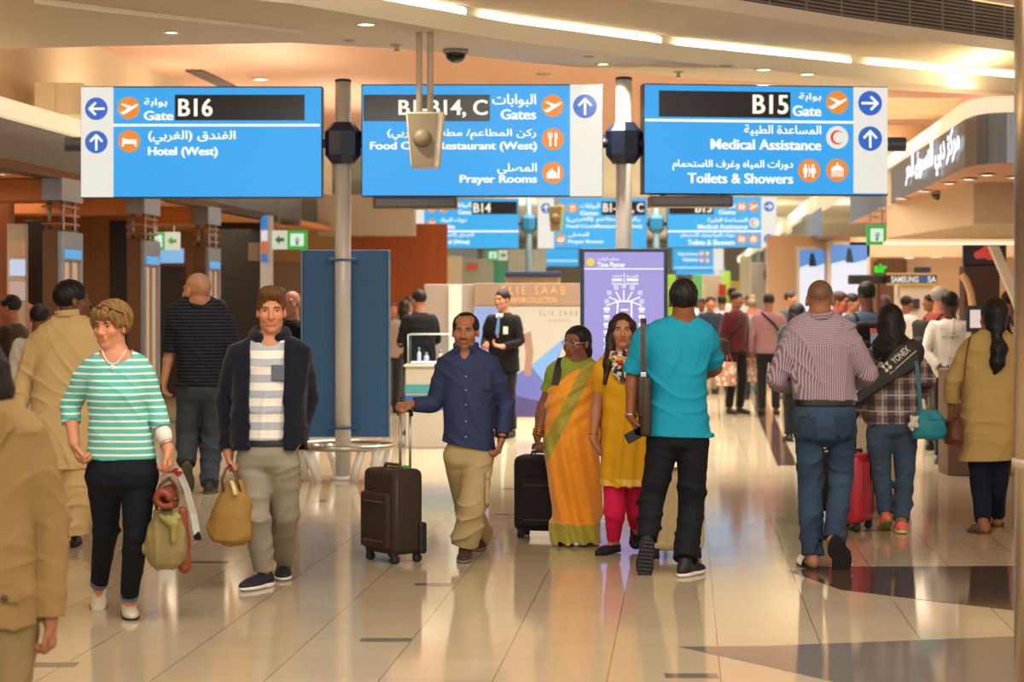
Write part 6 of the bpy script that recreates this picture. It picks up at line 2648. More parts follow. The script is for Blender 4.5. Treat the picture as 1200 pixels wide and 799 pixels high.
p.top('hooded_jacket', jk, sleeve=(.06, .056, .05), end=(.965, .985), amp=.005, seed=9, neck=.07, off=.012,
      rows=p.rows([(392, 300, 336, .075), (398, 286, 350, .095), (404, 276, 357, .105), (413, 272, 359, .12), (440, 274, 358, .13), (470, 275, 357, .13), (500, 273, 358, .13), (526, 272, 357, .13)]),
      extra=lambda S: (S.box(p.P((315, 470)) + np.array((0, -.16, 0)), (.098, .15, .5), None, .02, .02, True)))
S = Solid(.006)
for a in np.linspace(-2.35, 2.35, 16):
    c = p.nk + np.array((math.sin(a) * .088, math.cos(a) * .075, .012 + .04 * (1 + math.cos(a)) / 2))
    S.ell(c, (.03, .03, .028 + .01 * math.cos(a)), None, .03)
S.ell(p.nk + np.array((0, .1, -.01)), (.11, .05, .06), None, .04)
S.cone(p.nk - UPZ * .05, p.nk + UPZ * .2, .064, .066, 0.01, True)
S.disp = folds(.004, 4)
S.build('hood', jk, p.root)
S = Solid(.006)
tr = mat('#8d8574', .85, 0, 'grey_jeans', .14, 8, .4, 30, spec=.2)
p.trousers(tr, ((.1, .078, .062), (.1, .082, .062)), rows=p.rows([(515, 284, 342, .105), (522, 280, 347, .118), (532, 278, 349, .125), (543, 279, 349, .115)]), end=(.93, .93), amp=.007, seed=11, name='jeans')
p.band('belt', mat('#120f0e', .4), p.P((313, 519))[2] - .012, p.P((313, 519))[2] + .022, .008, rows=p.rows([(500, 281, 345, .115), (530, 279, 348, .12)]))
nav = mat('#141722', .7, 0, 'mesh_trainer', .3, 60)
for i in (0, 1):
    p.shoe(i, nav, WHITES, 'trainer', mat('#2f6fc4', .6))
HOODIE = p

# ------------------------------------------------------------------ the man in the navy shirt
p = Person('man in a navy blue shirt and khaki trousers pulling the brown suitcase', 13.0, 548, dict(
    face=-4, head=(545.5, 388, 43, -7, 0), neck=(546, 414), hw=1.04,
    torso=[(407, 533, 561, .07), (413, 524, 573, .085), (420, 515, 581, .1), (430, 513, 584, .115), (450, 517, 582, .13), (475, 519, 578, .135), (500, 520, 578, .135), (527, 519, 580, .13)],
    sh=[(519, 428), (579, 428)], el=[(508, 474, .0), (593, 474, .05)], wr=[(483, 474, -.05), (588, 512, -.04)], hand=[(471, 474, -.10), (583, 544, -.06)],
    hp=[{'curl': .8, 'n': (0.15, .3, -1), 'th': (0.6, -1, 0), 'thumb': .8}, {'curl': .35}],
    hip=[(536, 535), (562, 535)], kn=[(547, 592, .22), (553, 595, -.03)], an=[(563, 628), (545, 645)], toe=[(560, 644), (544, 660)], sole=(646, 660),
    skin='#9c6644', stubble=.22, haircol='#0d0a09', moustache=True), h=.005)
p.body()
p.hair('receding', '#0d0a09', 3, rough=.002, front=.068)
nv = mat('#283253', .7, 0, 'navy_cotton', .1, 9, .35, 30, spec=.25)
p.top('shirt', nv, sleeve=(.06, .054, .045), end=(.97, .97), amp=.0055, seed=21, off=.002,
      extra=lambda S: (S.cut(p.P((550, 523)), (-.2, 0, -1)), S.ell(p.nk + p.F * .085 + np.array((0, 0, .02)), (.03, .06, .055), None, .008, True)))
p.collar(nv, .07, gap=.3)
bm = BM()
c = p.P((565, 445))
box(bm, (c[0], c[1] - .119, c[2]), (.11, .012, .12), .005)
obj('chest_pocket', bm, nv, p.root, True)
bm = BM()
for py in (424, 440, 456, 473, 492, 510):
    c = p.P((546.5, py))
    lathe(bm, [(.0055, 0), (.0055, .004)], 10, Matrix.Translation((c[0], c[1] - .137 + (.035 if py < 430 else .01 if py < 445 else 0), c[2])) @ Matrix.Rotation(R_(90), 4, 'X'))
obj('button', bm, mat('#9aa6bb', .3), p.root, True)
kh = mat('#a8936a', .85, 0, 'khaki_cotton', .12, 8, .5, 28, spec=.2)
TR = p.trousers(kh, ((.09, .084, .078), (.092, .092, .084)), rows=p.rows([(516, 525, 576, .1), (528, 524, 577, .112), (541, 525, 577, .105)]), end=(.93, .93), amp=.009, seed=33)
bm = BM()
hp_, kp = p.sp['hip'][1], p.sp['kn'][1]
c = kp * .8 + hp_ * .2 + np.array((.088, -.02, .06))
box(bm, tuple(c), (.03, .13, .2), .012)
box(bm, tuple(c + np.array((.004, -.002, .085))), (.034, .136, .05), .01)
obj('cargo_pocket', bm, kh, TR, True)
br = mat('#3a2620', .7, 0, 'brown_trainer', .3, 40)
for i in (0, 1):
    p.shoe(i, br, mat('#6f6a62', .7), 'trainer', mat('#7d6a5f', .7))
w = p.sp['wr'][1] - unit(p.sp['hand'][1] - p.sp['wr'][1]) * .0
p.ring('wristwatch', mat('#3a3630', .3, .8), p.circle(w, p.sp['hand'][1] - w, .034), .007)
h_ = p.sp['hand'][1]
NAVY = p

# ------------------------------------------------------------------ the woman in the saree
p = Person('woman in an orange saree with green border and glasses, pulling the black suitcase', 13.85, 670, dict(
    face=-18, head=(676, 402, 40, -38, -2), neck=(674, 425), hw=1.05,
    torso=[(418, 660, 690, .06), (423, 651, 696, .08), (430, 646, 698, .1), (445, 644, 699, .12), (465, 643, 699, .14), (485, 643, 700, .15), (505, 641, 701, .16), (525, 640, 702, .17)],
    sh=[(650, 432), (694, 432)], el=[(637, 477, .02), (703, 475, .06)], wr=[(630, 511, -.06), (704, 510, .02)], hand=[(629, 532, -.1), (702, 530, 0)],
    hp=[{'curl': .85, 'thumb': .9}, {'curl': .4}],
    hip=[(658, 540), (684, 540)], kn=[(660, 590, -.05), (685, 590, .1)], an=[(666, 628), (689, 622)], toe=[(658, 637), (686, 632)], sole=(638, 633), footl=.235, bare=True,
    skin='#805138', haircol='#0b0807', girth=1.1, handl=.165), h=.005)
p.body()
p.hair('bun', '#0b0807', 5, rough=.0018, front=.06, locks=[[(p.hl(0, -.08, .0), .045), (p.hl(.0, -.11, -.06), .035), (p.hl(.0, -.105, -.13), .028), (p.hl(0, -.1, -.17), .012)]])
p.top('blouse', mat('#7f9124', .7, 0, 'green_blouse', .15, 20, .2), sleeve=(.064, .06, .05), end=(.3, .3), amp=.002, off=.0, neck=.09, hem=(p.P((670, 480)), (0, 0, -1)))
S = Solid(.006)
R0 = p.rows([(425, 682, 699, .07), (432, 660, 701, .1), (440, 650, 702, .125), (450, 643, 702, .15), (465, 640, 702, .165), (485, 640, 702, .17), (505, 638, 703, .175), (530, 638, 704, .18), (560, 642, 704, .17), (590, 645, 704, .16), (615, 646, 705, .17), (634, 646, 704, .18)], .6)
S.loft(R0, 0, 2.3, 0, .004)
S.cut(p.P((652, 446)), (-.62, -.1, .75))


def pleats(X, Y, Z):
    m = np.clip((.95 - Z) / .3, 0, 1)
    a = .011 * m * np.sin(X * 62 + 3.0 * np.sin(Z * 2.2) + Z * 9)
    b = .007 * (1 - m) * np.sin(X * 40 - Z * 62 + 1.2 * np.sin(Z * 8))
    return a + b + .003 * np.sin(Z * 25 + X * 30)


S.disp = pleats
S.build('saree', pat_saree(), p.root)
bm = BM()
for q in (-1, 1):
    c = p.onface(q * .032, .002) + p.HR[:, 1] * .014
    tube(bm, [c + p.HR @ (np.array((.024 * math.cos(t), -.006 * abs(math.cos(t)), .016 * math.sin(t))) * p.k) for t in np.linspace(0, 6.28, 14, endpoint=False)], .003, 6, True)
    tube(bm, [p.hl(q * .058, .09, .006), p.hl(q * .08, .05, .006), p.hl(q * .086, -.01, .002)], .0028, 6)
tube(bm, [p.hl(-.01, .12, .006), p.hl(.01, .12, .006)], .003, 6)
obj('eyeglasses', bm, mat('#9fb4c4', .25, .6), p.root, True)
for i, t0 in ((0, .9), (1, .9)):
    for j in range(3):
        c = p.armpath(i, t0 + .04 * j, t0 + .04 * j + .01, 2)
        p.ring('bangle', GOLD, p.circle(c[0], c[1] - c[0], .036), .005)
bm = BM()
strap(bm, [p.P((x, y)) + np.array((0, dy, dz)) for x, y, dy, dz in ((664, 426, .06, 0), (661, 421, .02, .012), (657, 422, -.04, .006), (654, 430, -.088, 0), (652, 440, -.118, 0), (650, 450, -.138, 0))], (1, .2, 0), .05, .01)
obj('shoulder_strap', bm, mat('#14110f', .6), p.root)
for i in (0, 1):
    p.sandal(i, mat('#3a1f14', .6), mat('#2a1a12', .7))
SAREE = p

# ------------------------------------------------------------------ the young woman in the yellow kurta
p = Person('young woman in a yellow kurta, pink leggings and a patterned scarf', 13.3, 730, dict(
    face=-6, head=(729, 387, 40, 0, 0), neck=(728, 414), hw=.95,
    torso=[(411, 716, 744, .055), (416, 706, 752, .07), (423, 700, 757, .085), (435, 699, 757, .1), (450, 704, 754, .115), (466, 707, 752, .11), (485, 706, 755, .11), (505, 705, 758, .12), (530, 704, 760, .125)],
    sh=[(702, 430), (754, 430)], el=[(699, 476, .03), (758, 476, .04)], wr=[(695, 514, -.03), (757, 512, 0)], hand=[(700, 536, -.05), (756, 532, 0)],
    hp=[{'curl': .4}, {}],
    hip=[(720, 540), (742, 540)], kn=[(720, 598, -.04), (745, 596, .12)], an=[(719, 637), (745, 615, .3)], toe=[(699, 650), (745, 635, .2)], sole=(651, None), footl=.24,
    skin='#b07855', lip='#8f4038', haircol='#1a0d09', armr=(.042, .035, .025), legr=(.075, .05, .035), handl=.165), h=.005)
p.body()
hl_ = lambda x, y, z: p.hl(x, y, z)
p.hair('long', '#24100b', 6, rough=.002, front=.066, locks=[
    [(hl_(.06, .02, .03), .034), (hl_(.072, .015, -.06), .034), (p.P((713, 425)) + np.array((0, -.06, 0)), .034), (p.P((708, 448)) + np.array((0, -.1, 0)), .014)],
    [(hl_(-.06, .02, .03), .034), (hl_(-.072, .01, -.06), .034), (p.P((746, 424)) + np.array((0, -.03, 0)), .03), (p.P((750, 442)) + np.array((0, -.05, 0)), .014)],
    [(hl_(0, -.07, 0), .07), (p.P((730, 430)) + np.array((0, .11, 0)), .07)]])
ku = mat('#d09a10', .75, 0, 'yellow_cotton', .1, 8, .3, 35, spec=.25)
S = Solid(.006)
S.loft(p.rows([(411, 717, 743, .06), (416, 706, 752, .075), (423, 700, 757, .09), (435, 699, 757, .105), (450, 703, 754, .125), (466, 707, 752, .12), (485, 705, 756, .12), (505, 704, 760, .135), (535, 703, 765, .15), (568, 704, 769, .16)]), 0, 2.3, 0, .002)
for i in (0, 1):
    pts = p.armpath(i, 0, .22, 3)
    S.chain(pts, (.058, .058, .05), .03)
S.ell(p.nk + p.F * .05 + np.array((0, 0, .02)), (.075, .08, .06), None, .01, True)
S.disp = lambda X, Y, Z: .008 * np.clip((1.06 - Z) / .3, 0, 1) * np.sin(X * 75 + 2 * np.sin(Z * 4)) + .003 * np.sin(Z * 40 + X * 30)
S.build('kurta', ku, p.root)
S = Solid(.006)
S.loft(p.rows([(548, 704, 767, .153), (559, 704, 768, .155), (576, 704, 769, .16)]), 0, 2.3, 0, .006)
S.cut(p.P((735, 568)), (0, 0, -1))
S.cut(p.P((735, 559)), (0, 0, 1))
S.disp = lambda X, Y, Z: .008 * np.clip((1.06 - Z) / .3, 0, 1) * np.sin(X * 75 + 2 * np.sin(Z * 4))
S.build('hem_band', mat('#dcb24a', .6, 0, 'gold_trim', .2, 60), p.root)
p.trousers(mat('#cf1f4e', .8, 0, 'pink_jersey', .1, 8, .3, 30, spec=.2), ((.08, .068, .046), (.08, .068, .046)), end=(.92, .95), amp=.003, name='leggings')
S = Solid(.005)
for j in range(22):
    a = j / 21 * 2 * math.pi
    c = p.nk + np.array((math.sin(a) * .075, -math.cos(a) * .07 - .015, .0 + .03 * -math.cos(a)))
    S.ell(c, (.03, .028, .032), None, .02)
S.chain([p.P((724, 420)) + np.array((0, -.11, 0)), p.P((726, 434)) + np.array((0, -.13, 0)), p.P((727, 442)) + np.array((0, -.135, 0))], (.045, .05, .03), .03)
S.chain([p.P((734, 420)) + np.array((0, -.1, 0)), p.P((735, 434)) + np.array((0, -.125, 0)), p.P((734, 441)) + np.array((0, -.13, 0))], (.035, .042, .025), .03)
S.disp = folds(.006, 8, 70, 60)
S.build('scarf', pat_scarf(), p.root)
for i in (0, 1):
    p.shoe(i, mat('#14100f', .6), RUB, 'flat')
c = p.armpath(0, .93, .94, 2)
p.ring('bracelet', GOLD, p.circle(c[0], c[1] - c[0], .031), .005)
YELLOW = p
# ------------------------------------------------------------------ the man in the blue t-shirt, seen from behind
p = Person('man in a bright blue t-shirt and black trousers, seen from behind', 12.4, 795, dict(
    face=178, head=(801, 352, 48, 176, 2), neck=(801, 379),
    torso=[(370, 784, 816, .06), (375, 770, 826, .075), (382, 756, 834, .09), (390, 751, 835, .105), (405, 753, 832, .12), (430, 758, 829, .125), (460, 760, 827, .125), (490, 757, 830, .13), (513, 756, 835, .135)],
    sh=[(752, 391), (829, 392)], el=[(742, 440, .04), (838, 431, .16)], wr=[(739, 487, -.03), (826, 440, .36)], hand=[(748, 508, -.06), (820, 436, .46)],
    hp=[{'curl': .6, 'n': (1, 0, .2), 'th': (0, .2, 1)}, {}],
    hip=[(776, 525), (812, 525)], kn=[(765, 582, .03), (810, 595, .05)], an=[(758, 634, -.12), (803, 655)], toe=[(754, 672, -.10), (825, 676)], sole=(None, 677), footl=.285,
    skin='#8a5433', armr=(.05, .041, .029), handl=.185), h=.005)
p.body()
p.hair('short', '#0e0a08', 8, rough=.0025, lift=.004)
bt = mat('#128ca8', .8, 0, 'blue_jersey', .08, 8, .3, 40, spec=.25)
p.top('t_shirt', bt, sleeve=(.068, .066, .07), end=(.46, .42), amp=.006, seed=41, neck=.072, hem=(p.P((796, 511)), (-.03, 0, -1)))
p.ring('neck_rib', bt, p.circle(p.nk + UPZ * .012 + np.array((0, .01, 0)), unit(p.hl(0, -.028, -.055) - p.nk), .062), .008)
p.ring('gold_chain', GOLD, p.circle(p.nk + UPZ * .03 + np.array((0, -.0, 0)), unit(p.hl(0, -.028, -.055) - p.nk) + np.array((0, -.15, 0)), .06), .004)
bl = mat('#15171d', .8, 0, 'black_cotton', .2, 8, .35, 30, spec=.2)
p.trousers(bl, ((.096, .078, .064), (.096, .08, .076)), rows=p.rows([(500, 759, 830, .12), (510, 758, 831, .13), (520, 758, 831, .12)]), end=(.97, .95), amp=.008, seed=14)
bk = mat('#101013', .6, 0, 'black_mesh', .3, 50)
p.shoe(0, bk, mat('#222226', .7), 'trainer')
p.shoe(1, bk, WHITES, 'trainer', mat('#7d7d82', .6))
o, f, sd, u, L = p.footframe(0)
bm = BM()
for t in np.linspace(.08, .95, 10):
    w = .034 + .014 * math.sin(t * 3.1)
    box(bm, (0, 0, 0), (w * 1.8, .012, .006), .002, M=Matrix(np.stack((sd, f, u), 1).tolist()).to_4x4() if False else frame(o + f * t * L - u * .003, f, u))
obj('tread', bm, mat('#3b3b40', .8), [c for c in p.root.children if c.name.startswith('shoe')][0])
p.ring('wristwatch', SILVER, p.circle(p.sp['wr'][0], p.sp['wr'][0] - p.sp['el'][0], .034), .007)
BLUE = p

# ------------------------------------------------------------------ the man with cropped hair in the pink striped shirt
p = Person('man with cropped hair in a pink striped shirt and blue jeans, seen from behind', 12.65, 962, dict(
    face=178, head=(961, 351, 47, 172, 0), neck=(962, 378),
    torso=[(366, 945, 979, .06), (371, 934, 989, .075), (378, 925, 998, .09), (388, 920, 1003, .105), (405, 922, 1001, .12), (425, 926, 999, .12), (450, 928, 1000, .12), (468, 930, 1003, .12)],
    sh=[(924, 396), (1000, 396)], el=[(909, 447, .02), (1018, 439, .03)], wr=[(930, 452, .2), (1002, 448, .22)], hand=[(938, 453, .29), (992, 444, .3)],
    hp=[{}, {}],
    hip=[(948, 487), (984, 487)], kn=[(949, 560, .05), (987, 556, .06)], an=[(952, 655), (977, 634, -.12)], toe=[(945, 668), (991, 664, -.13)], sole=(668, None), footl=.28, bare=True,
    skin='#9d6b4b', buzz=('#2a1f1a', .62), armr=(.05, .041, .029), footang=26), h=.005)
p.body()
pk = pat_pink()
p.top('shirt', pk, sleeve=(.064, .06, .05), end=(.93, .93), amp=.0055, seed=51, off=.002)
p.collar(pk, .07, .04)
p.trousers(jeans('#0e1824', '#435a73'), ((.094, .077, .068), (.094, .074, .066)), rows=p.rows([(470, 931, 1001, .115), (480, 930, 1001, .12), (496, 929, 1001, .128), (511, 930, 1001, .125)]), end=(1.0, .97), amp=.008, seed=17, name='jeans')
p.band('belt', mat('#14100e', .45), p.P((0, 475))[2], p.P((0, 468))[2], .006, rows=p.rows([(460, 931, 1001, .118), (485, 930, 1001, .12)]))
pm = jeans('#111d2a', '#34495f')
for x0, x1 in ((935, 953), (974, 994)):
    a, b = p.P((x0, 487)), p.P((x1, 512))
    bm = BM()
    poly = [(a[0], a[2]), (b[0], a[2]), (b[0], b[2] + .03), ((a[0] + b[0]) / 2, b[2]), (a[0], b[2] + .03)]
    S_ = [Vector((x, -.118 + .25 * (x - p.P((965, 500))[0]) ** 2, z)) for x, z in poly]
    prism(bm, S_, (0, -.014, 0))
    obj('back_pocket', bm, pm, p.root)
bm = BM()
c = p.P((939, 484))
box(bm, (c[0], -.128, c[2]), (.06, .01, .03), .004)
obj('leather_patch', bm, mat('#3a2416', .6), p.root)
stripm = mat('#d8d4cb', .6)
for i in (0, 1):
    p.sandal(i, mat('#e2ded6', .6) if i else mat('#d9d5cd', .6), mat('#1b1410', .8), ((.55, .05), (.68, .045)))
PINK = p

# ------------------------------------------------------------------ the woman in the plaid shirt
p = Person('woman in a plaid shirt with a black racket bag across her back', 14.7, 1045, dict(
    face=176, head=(1043, 378, 41, 180, 0), neck=(1043, 402),
    torso=[(400, 1030, 1056, .06), (405, 1022, 1066, .075), (412, 1015, 1076, .09), (422, 1013, 1079, .105), (440, 1014, 1078, .12), (460, 1016, 1077, .125), (480, 1016, 1077, .125), (496, 1015, 1077, .13)],
    sh=[(1017, 419), (1075, 419)], el=[(1006, 456, .03), (1087, 447, .03)], wr=[(1010, 482, .12), (1080, 462, .2)], hand=[(1014, 492, .2), (1074, 460, .28)],
    hip=[(1030, 510), (1060, 510)], kn=[(1033, 557, .04), (1060, 560, .05)], an=[(1038, 603, -.08), (1056, 612)], toe=[(1034, 622, .02), (1058, 626)], sole=(None, 626), footl=.25,
    skin='#9a6a4a', armr=(.045, .037, .026), legr=(.08, .054, .037), handl=.165), h=.0055)
p.body()
p.hair('long', '#0c0908', 9, rough=.0022, lift=.004, locks=[
    [(p.hl(0, -.04, .0), .085), (p.hl(0, -.06, -.1), .085), (p.P((1043, 412)) + np.array((0, -.1, 0)), .1), (p.P((1044, 425)) + np.array((0, -.115, 0)), .05)],
    [(p.hl(.05, -.03, -.03), .05), (p.P((1030, 405)) + np.array((0, -.06, 0)), .055), (p.P((1026, 418)) + np.array((0, -.09, 0)), .03)],
    [(p.hl(-.05, -.03, -.03), .05), (p.P((1058, 405)) + np.array((0, -.06, 0)), .055), (p.P((1064, 420)) + np.array((0, -.09, 0)), .03)]])
p.top('shirt', pat_plaid(), sleeve=(.058, .054, .046), end=(.95, .95), amp=.005, seed=61, off=.003)
p.trousers(jeans('#2c3d4e', '#4d6476'), ((.094, .07, .055), (.094, .07, .058)), rows=p.rows([(485, 1018, 1076, .12), (496, 1017, 1076, .13), (505, 1017, 1075, .125)]), end=(.98, .97), amp=.007, seed=18, name='jeans')
co = mat('#f0705e', .7, 0, 'coral_canvas', .08, 20, .2, 60)
p.shoe(0, co, mat('#8b8a4a', .7), 'trainer')
p.shoe(1, co, mat('#d8d2a0', .7), 'trainer')
PLAID = p

# ------------------------------------------------------------------ the woman in the khaki tunic
p = Person('woman in a long khaki tunic and navy leggings with a black ponytail, seen from behind', 14.6, 1160, dict(
    face=182, head=(1164, 372, 43, 186, 0), neck=(1163, 395),
    torso=[(387, 1150, 1178, .06), (392, 1140, 1186, .075), (398, 1131, 1192, .09), (408, 1127, 1195, .105), (425, 1128, 1192, .12), (450, 1130, 1189, .125), (480, 1129, 1189, .13), (510, 1127, 1190, .14)],
    sh=[(1131, 408), (1190, 408)], el=[(1116, 448, .03), (1198, 448, .04)], wr=[(1115, 486, .1), (1198, 486, .08)], hand=[(1117, 504, .14), (1197, 504, .12)],
    hip=[(1147, 530), (1172, 530)], kn=[(1150, 575, .04), (1168, 574, .1)], an=[(1152, 614), (1169, 606)], toe=[(1142, 627), (1175, 620)], sole=(627, 619), footl=.245, bare=True,
    skin='#8c5c3f', armr=(.045, .037, .026), legr=(.076, .05, .035), handl=.165), h=.0055)
p.body()
p.hair('ponytail', '#0d0908', 10, rough=.0022, lift=.006, locks=[
    [(p.hl(0, -.06, .02), .08), (p.hl(0, -.085, -.05), .05), (p.P((1163, 393)) + np.array((0, -.13, 0)), .03), (p.P((1165, 408)) + np.array((0, -.15, 0)), .055), (p.P((1163, 424)) + np.array((0, -.15, 0)), .05), (p.P((1160, 436)) + np.array((0, -.145, 0)), .014)]])
ta = mat('#a98f56', .8, 0, 'khaki_cotton_tunic', .08, 7, .4, 30, spec=.2)
S = Solid(.0055)
S.loft(p.rows([(387, 1150, 1178, .065), (392, 1140, 1186, .08), (398, 1131, 1192, .095), (408, 1127, 1195, .11), (425, 1127, 1193, .125), (450, 1128, 1190, .13), (480, 1128, 1190, .135), (510, 1126, 1189, .15), (545, 1123, 1184, .15)]), 0, 2.3, 0, .003)
for i in (0, 1):
    pts = p.armpath(i, 0, .8, 8)
    for j in range(7):
        S.cone(pts[j], pts[j + 1], .06 - .001 * j, .06 - .001 * j, .03 if j < 3 else .012)
    d = unit(pts[-1] - pts[-2])
    x = unit(np.cross(d, (.3, .9, .2)))
    S.box(pts[-1] + d * .06, (.07, .065, .07), np.stack((x, d, np.cross(x, d)), 1), .002, 0, True)
S.cut(p.P((1155, 539)), (.03, 0, -1))
S.disp = folds(.0045, 77)
S.build('tunic', ta, p.root)
p.trousers(mat('#141a2a', .85, 0, 'navy_jersey', .15, 8, .3, 30, spec=.2), ((.084, .07, .054), (.084, .07, .052)), end=(.95, .95), amp=.003, name='leggings')
for i in (0, 1):
    p.sandal(i, mat('#5a3a22', .6), mat('#6e5232', .7), ((.6, .04), (.2, .05)))
KHAKI = p

# ------------------------------------------------------------------ the man in the cream tunic
p = Person('man in a cream tunic and loose trousers seen from behind, looking right', 13.75, 80, dict(
    face=165, head=(85, 352, 45, 118, 0), neck=(82, 376),
    torso=[(371, 64, 100, .06), (376, 56, 110, .08), (384, 46, 118, .1), (394, 40, 122, .115), (420, 42, 123, .13), (460, 40, 124, .14), (500, 38, 124, .15), (530, 36, 123, .155)],
    sh=[(44, 397), (118, 397)], el=[(28, 445, .03), (128, 446, .03)], wr=[(22, 482, -.02), (128, 486, -.05)], hand=[(21, 500, -.04), (124, 505, -.07)],
    hip=[(64, 540), (96, 540)], kn=[(58, 585, .1), (90, 585, -.02)], an=[(54, 615, .3), (84, 630)], toe=[(54, 630, .5), (82, 642)], sole=(None, 642), footl=.28,
    skin='#6f452c', armr=(.05, .041, .029)), h=.006)
p.body()
p.hair('short', '#0d0a09', 12, rough=.002, lift=.006)
ck = mat('#c7ab74', .8, 0, 'cream_cotton', .07, 6, .4, 28, spec=.2)
S = Solid(.006)
S.loft(p.rows([(370, 64, 100, .065), (376, 56, 110, .085), (384, 46, 118, .105), (394, 40, 122, .12), (420, 41, 123, .135), (460, 39, 124, .145), (500, 36, 124, .155), (555, 33, 122, .165)]), 0, 2.3, 0, .003)
for i in (0, 1):
    pts = p.armpath(i, 0, .95, 9)
    for j in range(8):
        S.cone(pts[j], pts[j + 1], .07 - .002 * j, .07 - .002 * j, .035 if j < 3 else .012)
S.cut(p.P((80, 548)), (.02, 0, -1))
S.disp = folds(.006, 87)
S.build('tunic', ck, p.root)
p.collar(ck, .07, .045)
p.trousers(ck, ((.13, .12, .09), (.13, .13, .1)), end=(.98, .97), amp=.012, seed=19)
for i in (0, 1):
    p.shoe(i, mat('#15110f', .5), RUB, 'loafer')
CREAM = p

# ------------------------------------------------------------------ the tall man in the black polo shirt
p = Person('tall bald man in a black pinstriped polo shirt and dark jeans, seen from behind', 17.8, 235, dict(
    face=-172, head=(231, 341, 43, -135, 0), neck=(232, 364),
    torso=[(347, 217, 247, .07), (352, 208, 258, .085), (358, 200, 265, .1), (367, 198, 268, .12), (385, 201, 267, .135), (410, 206, 264, .14), (435, 208, 263, .14), (453, 207, 264, .14)],
    sh=[(203, 370), (263, 370)], el=[(199, 412, .03), (274, 410, .03)], wr=[(192, 447, -.03), (272, 448, -.03)], hand=[(192, 466, -.06), (270, 466, -.06)],
    hip=[(221, 463), (249, 463)], kn=[(219, 512, .03), (248, 515, .06)], an=[(219, 546, -.18), (245, 562)], toe=[(221, 570, -.16), (246, 578)], sole=(None, 579), footl=.3,
    skin='#b9825f', buzz=('#8a7a6c', .35), armr=(.052, .043, .03), girth=1.05), h=.006)
p.body()
p.top('polo_shirt', pat_polo(), sleeve=(.076, .078, .07), end=(.5, .5), amp=.005, seed=91, off=.002)
p.collar(mat('#12141c', .8), .07, .04)
p.trousers(jeans('#262c33', '#4a5259'), ((.105, .095, .075), (.105, .095, .08)), rows=p.rows([(445, 209, 262, .13), (456, 208, 263, .14), (466, 208, 263, .13)]), end=(.97, 1.0), amp=.009, seed=23, name='jeans')
for i in (0, 1):
    p.shoe(i, mat('#2c2a22', .7), mat('#55513f', .8), 'trainer')
POLO = p

# ------------------------------------------------------------------ the woman in the tan blazer, close to the camera
p = Person('dark-haired woman in a tan blazer passing close by at the left edge', 7.0, -15, dict(
    face=12, head=(-24, 432, 74, 6, 0), neck=(-20, 476),
    torso=[(470, -48, 10, .07), (478, -62, 24, .085), (488, -74, 38, .1), (502, -82, 48, .115), (540, -80, 46, .125), (590, -76, 42, .125), (640, -76, 42, .135), (700, -80, 44, .15), (730, -80, 45, .15)],
    sh=[(-74, 510), (42, 510)], el=[(-92, 610, .03), (61, 612, .05)], wr=[(-90, 715, 0), (59, 726, .02)], hand=[(-88, 760, 0), (63, 772, 0)],
    hp=[{}, {'curl': .55}],
    hip=[(-42, 740), (10, 740)], kn=[(-38, 830, 0), (6, 830, -.1)], an=[(-36, 905, .2), (2, 900)], toe=[(-30, 920, .2), (0, 925)], sole=(None, 925), footl=.24,
    skin='#a86f50', haircol='#1a100c', armr=(.045, .037, .026), legr=(.08, .055, .036), handl=.165), h=.005)
p.body()
p.hair('bob', '#17100d', 13, rough=.0022, lift=.004, locks=[
    [(p.hl(.0, -.03, .0), .08), (p.hl(0, -.05, -.08), .085), (p.hl(0, -.05, -.15), .06)],
    [(p.hl(-.06, .0, .0), .045), (p.hl(-.075, .0, -.08), .04), (p.hl(-.07, .01, -.15), .03)],
    [(p.hl(.06, .0, .0), .045), (p.hl(.075, .0, -.08), .04), (p.hl(.07, .01, -.15), .03)]])
tn = mat('#9a7f50', .8, 0, 'tan_wool', .08, 9, .3, 60, spec=.2)
p.top('blazer', tn, sleeve=(.064, .058, .05), end=(.985, .985), amp=.005, seed=101, off=.006, neck=.06,
      extra=lambda S: S.box(p.P((-18, 500)) + np.array((0, -.14, 0)), (.022, .1, .14), None, .01, .03, True))
bm = BM()
a = p.P((12, 690))
box(bm, (a[0], a[1] - .148, a[2]), (.14, .02, .05), .006)
BZ = obj('pocket_flap', bm, tn, p.root, True)
bm = BM()
lathe(bm, [(.012, 0), (.012, .006), (.009, .008)], 14, Matrix.Translation((a[0] + .02, a[1] - .158, a[2] - .01)) @ Matrix.Rotation(R_(90), 4, 'X'))
obj('button', bm, mat('#4a3a22', .4), BZ, True)
for q in (-1, 1):
    bm = BM()
    c = p.P((-17 + q * 18, 510))
    poly = [c + np.array((q * .045, .0, .085)), c + np.array((q * .075, -.005, .03)), c + np.array((q * .055, -.02, .015)), c + np.array((-q * .04, -.03, -.16)), c + np.array((-q * .01, -.0, .07))]
    prism(bm, [Vector(v) + Vector((0, -.105, 0)) for v in poly], (0, -.012, 0))
    obj('lapel', bm, tn, p.root)
p.trousers(mat('#8a744a', .85, 0, 'tan_trousers', .08, 8, .3, 30), ((.1, .08, .07), (.1, .08, .07)), rows=p.rows([(715, -76, 40, .12), (740, -78, 40, .13), (765, -76, 38, .12)]), end=(.97, .97), amp=.006, seed=29)
for i in (0, 1):
    p.shoe(i, mat('#1a1412', .5), RUB, 'flat')
BLAZER = p
# ------------------------------------------------------------------ everyone farther off: the same builder, posed from a plain walking or standing figure


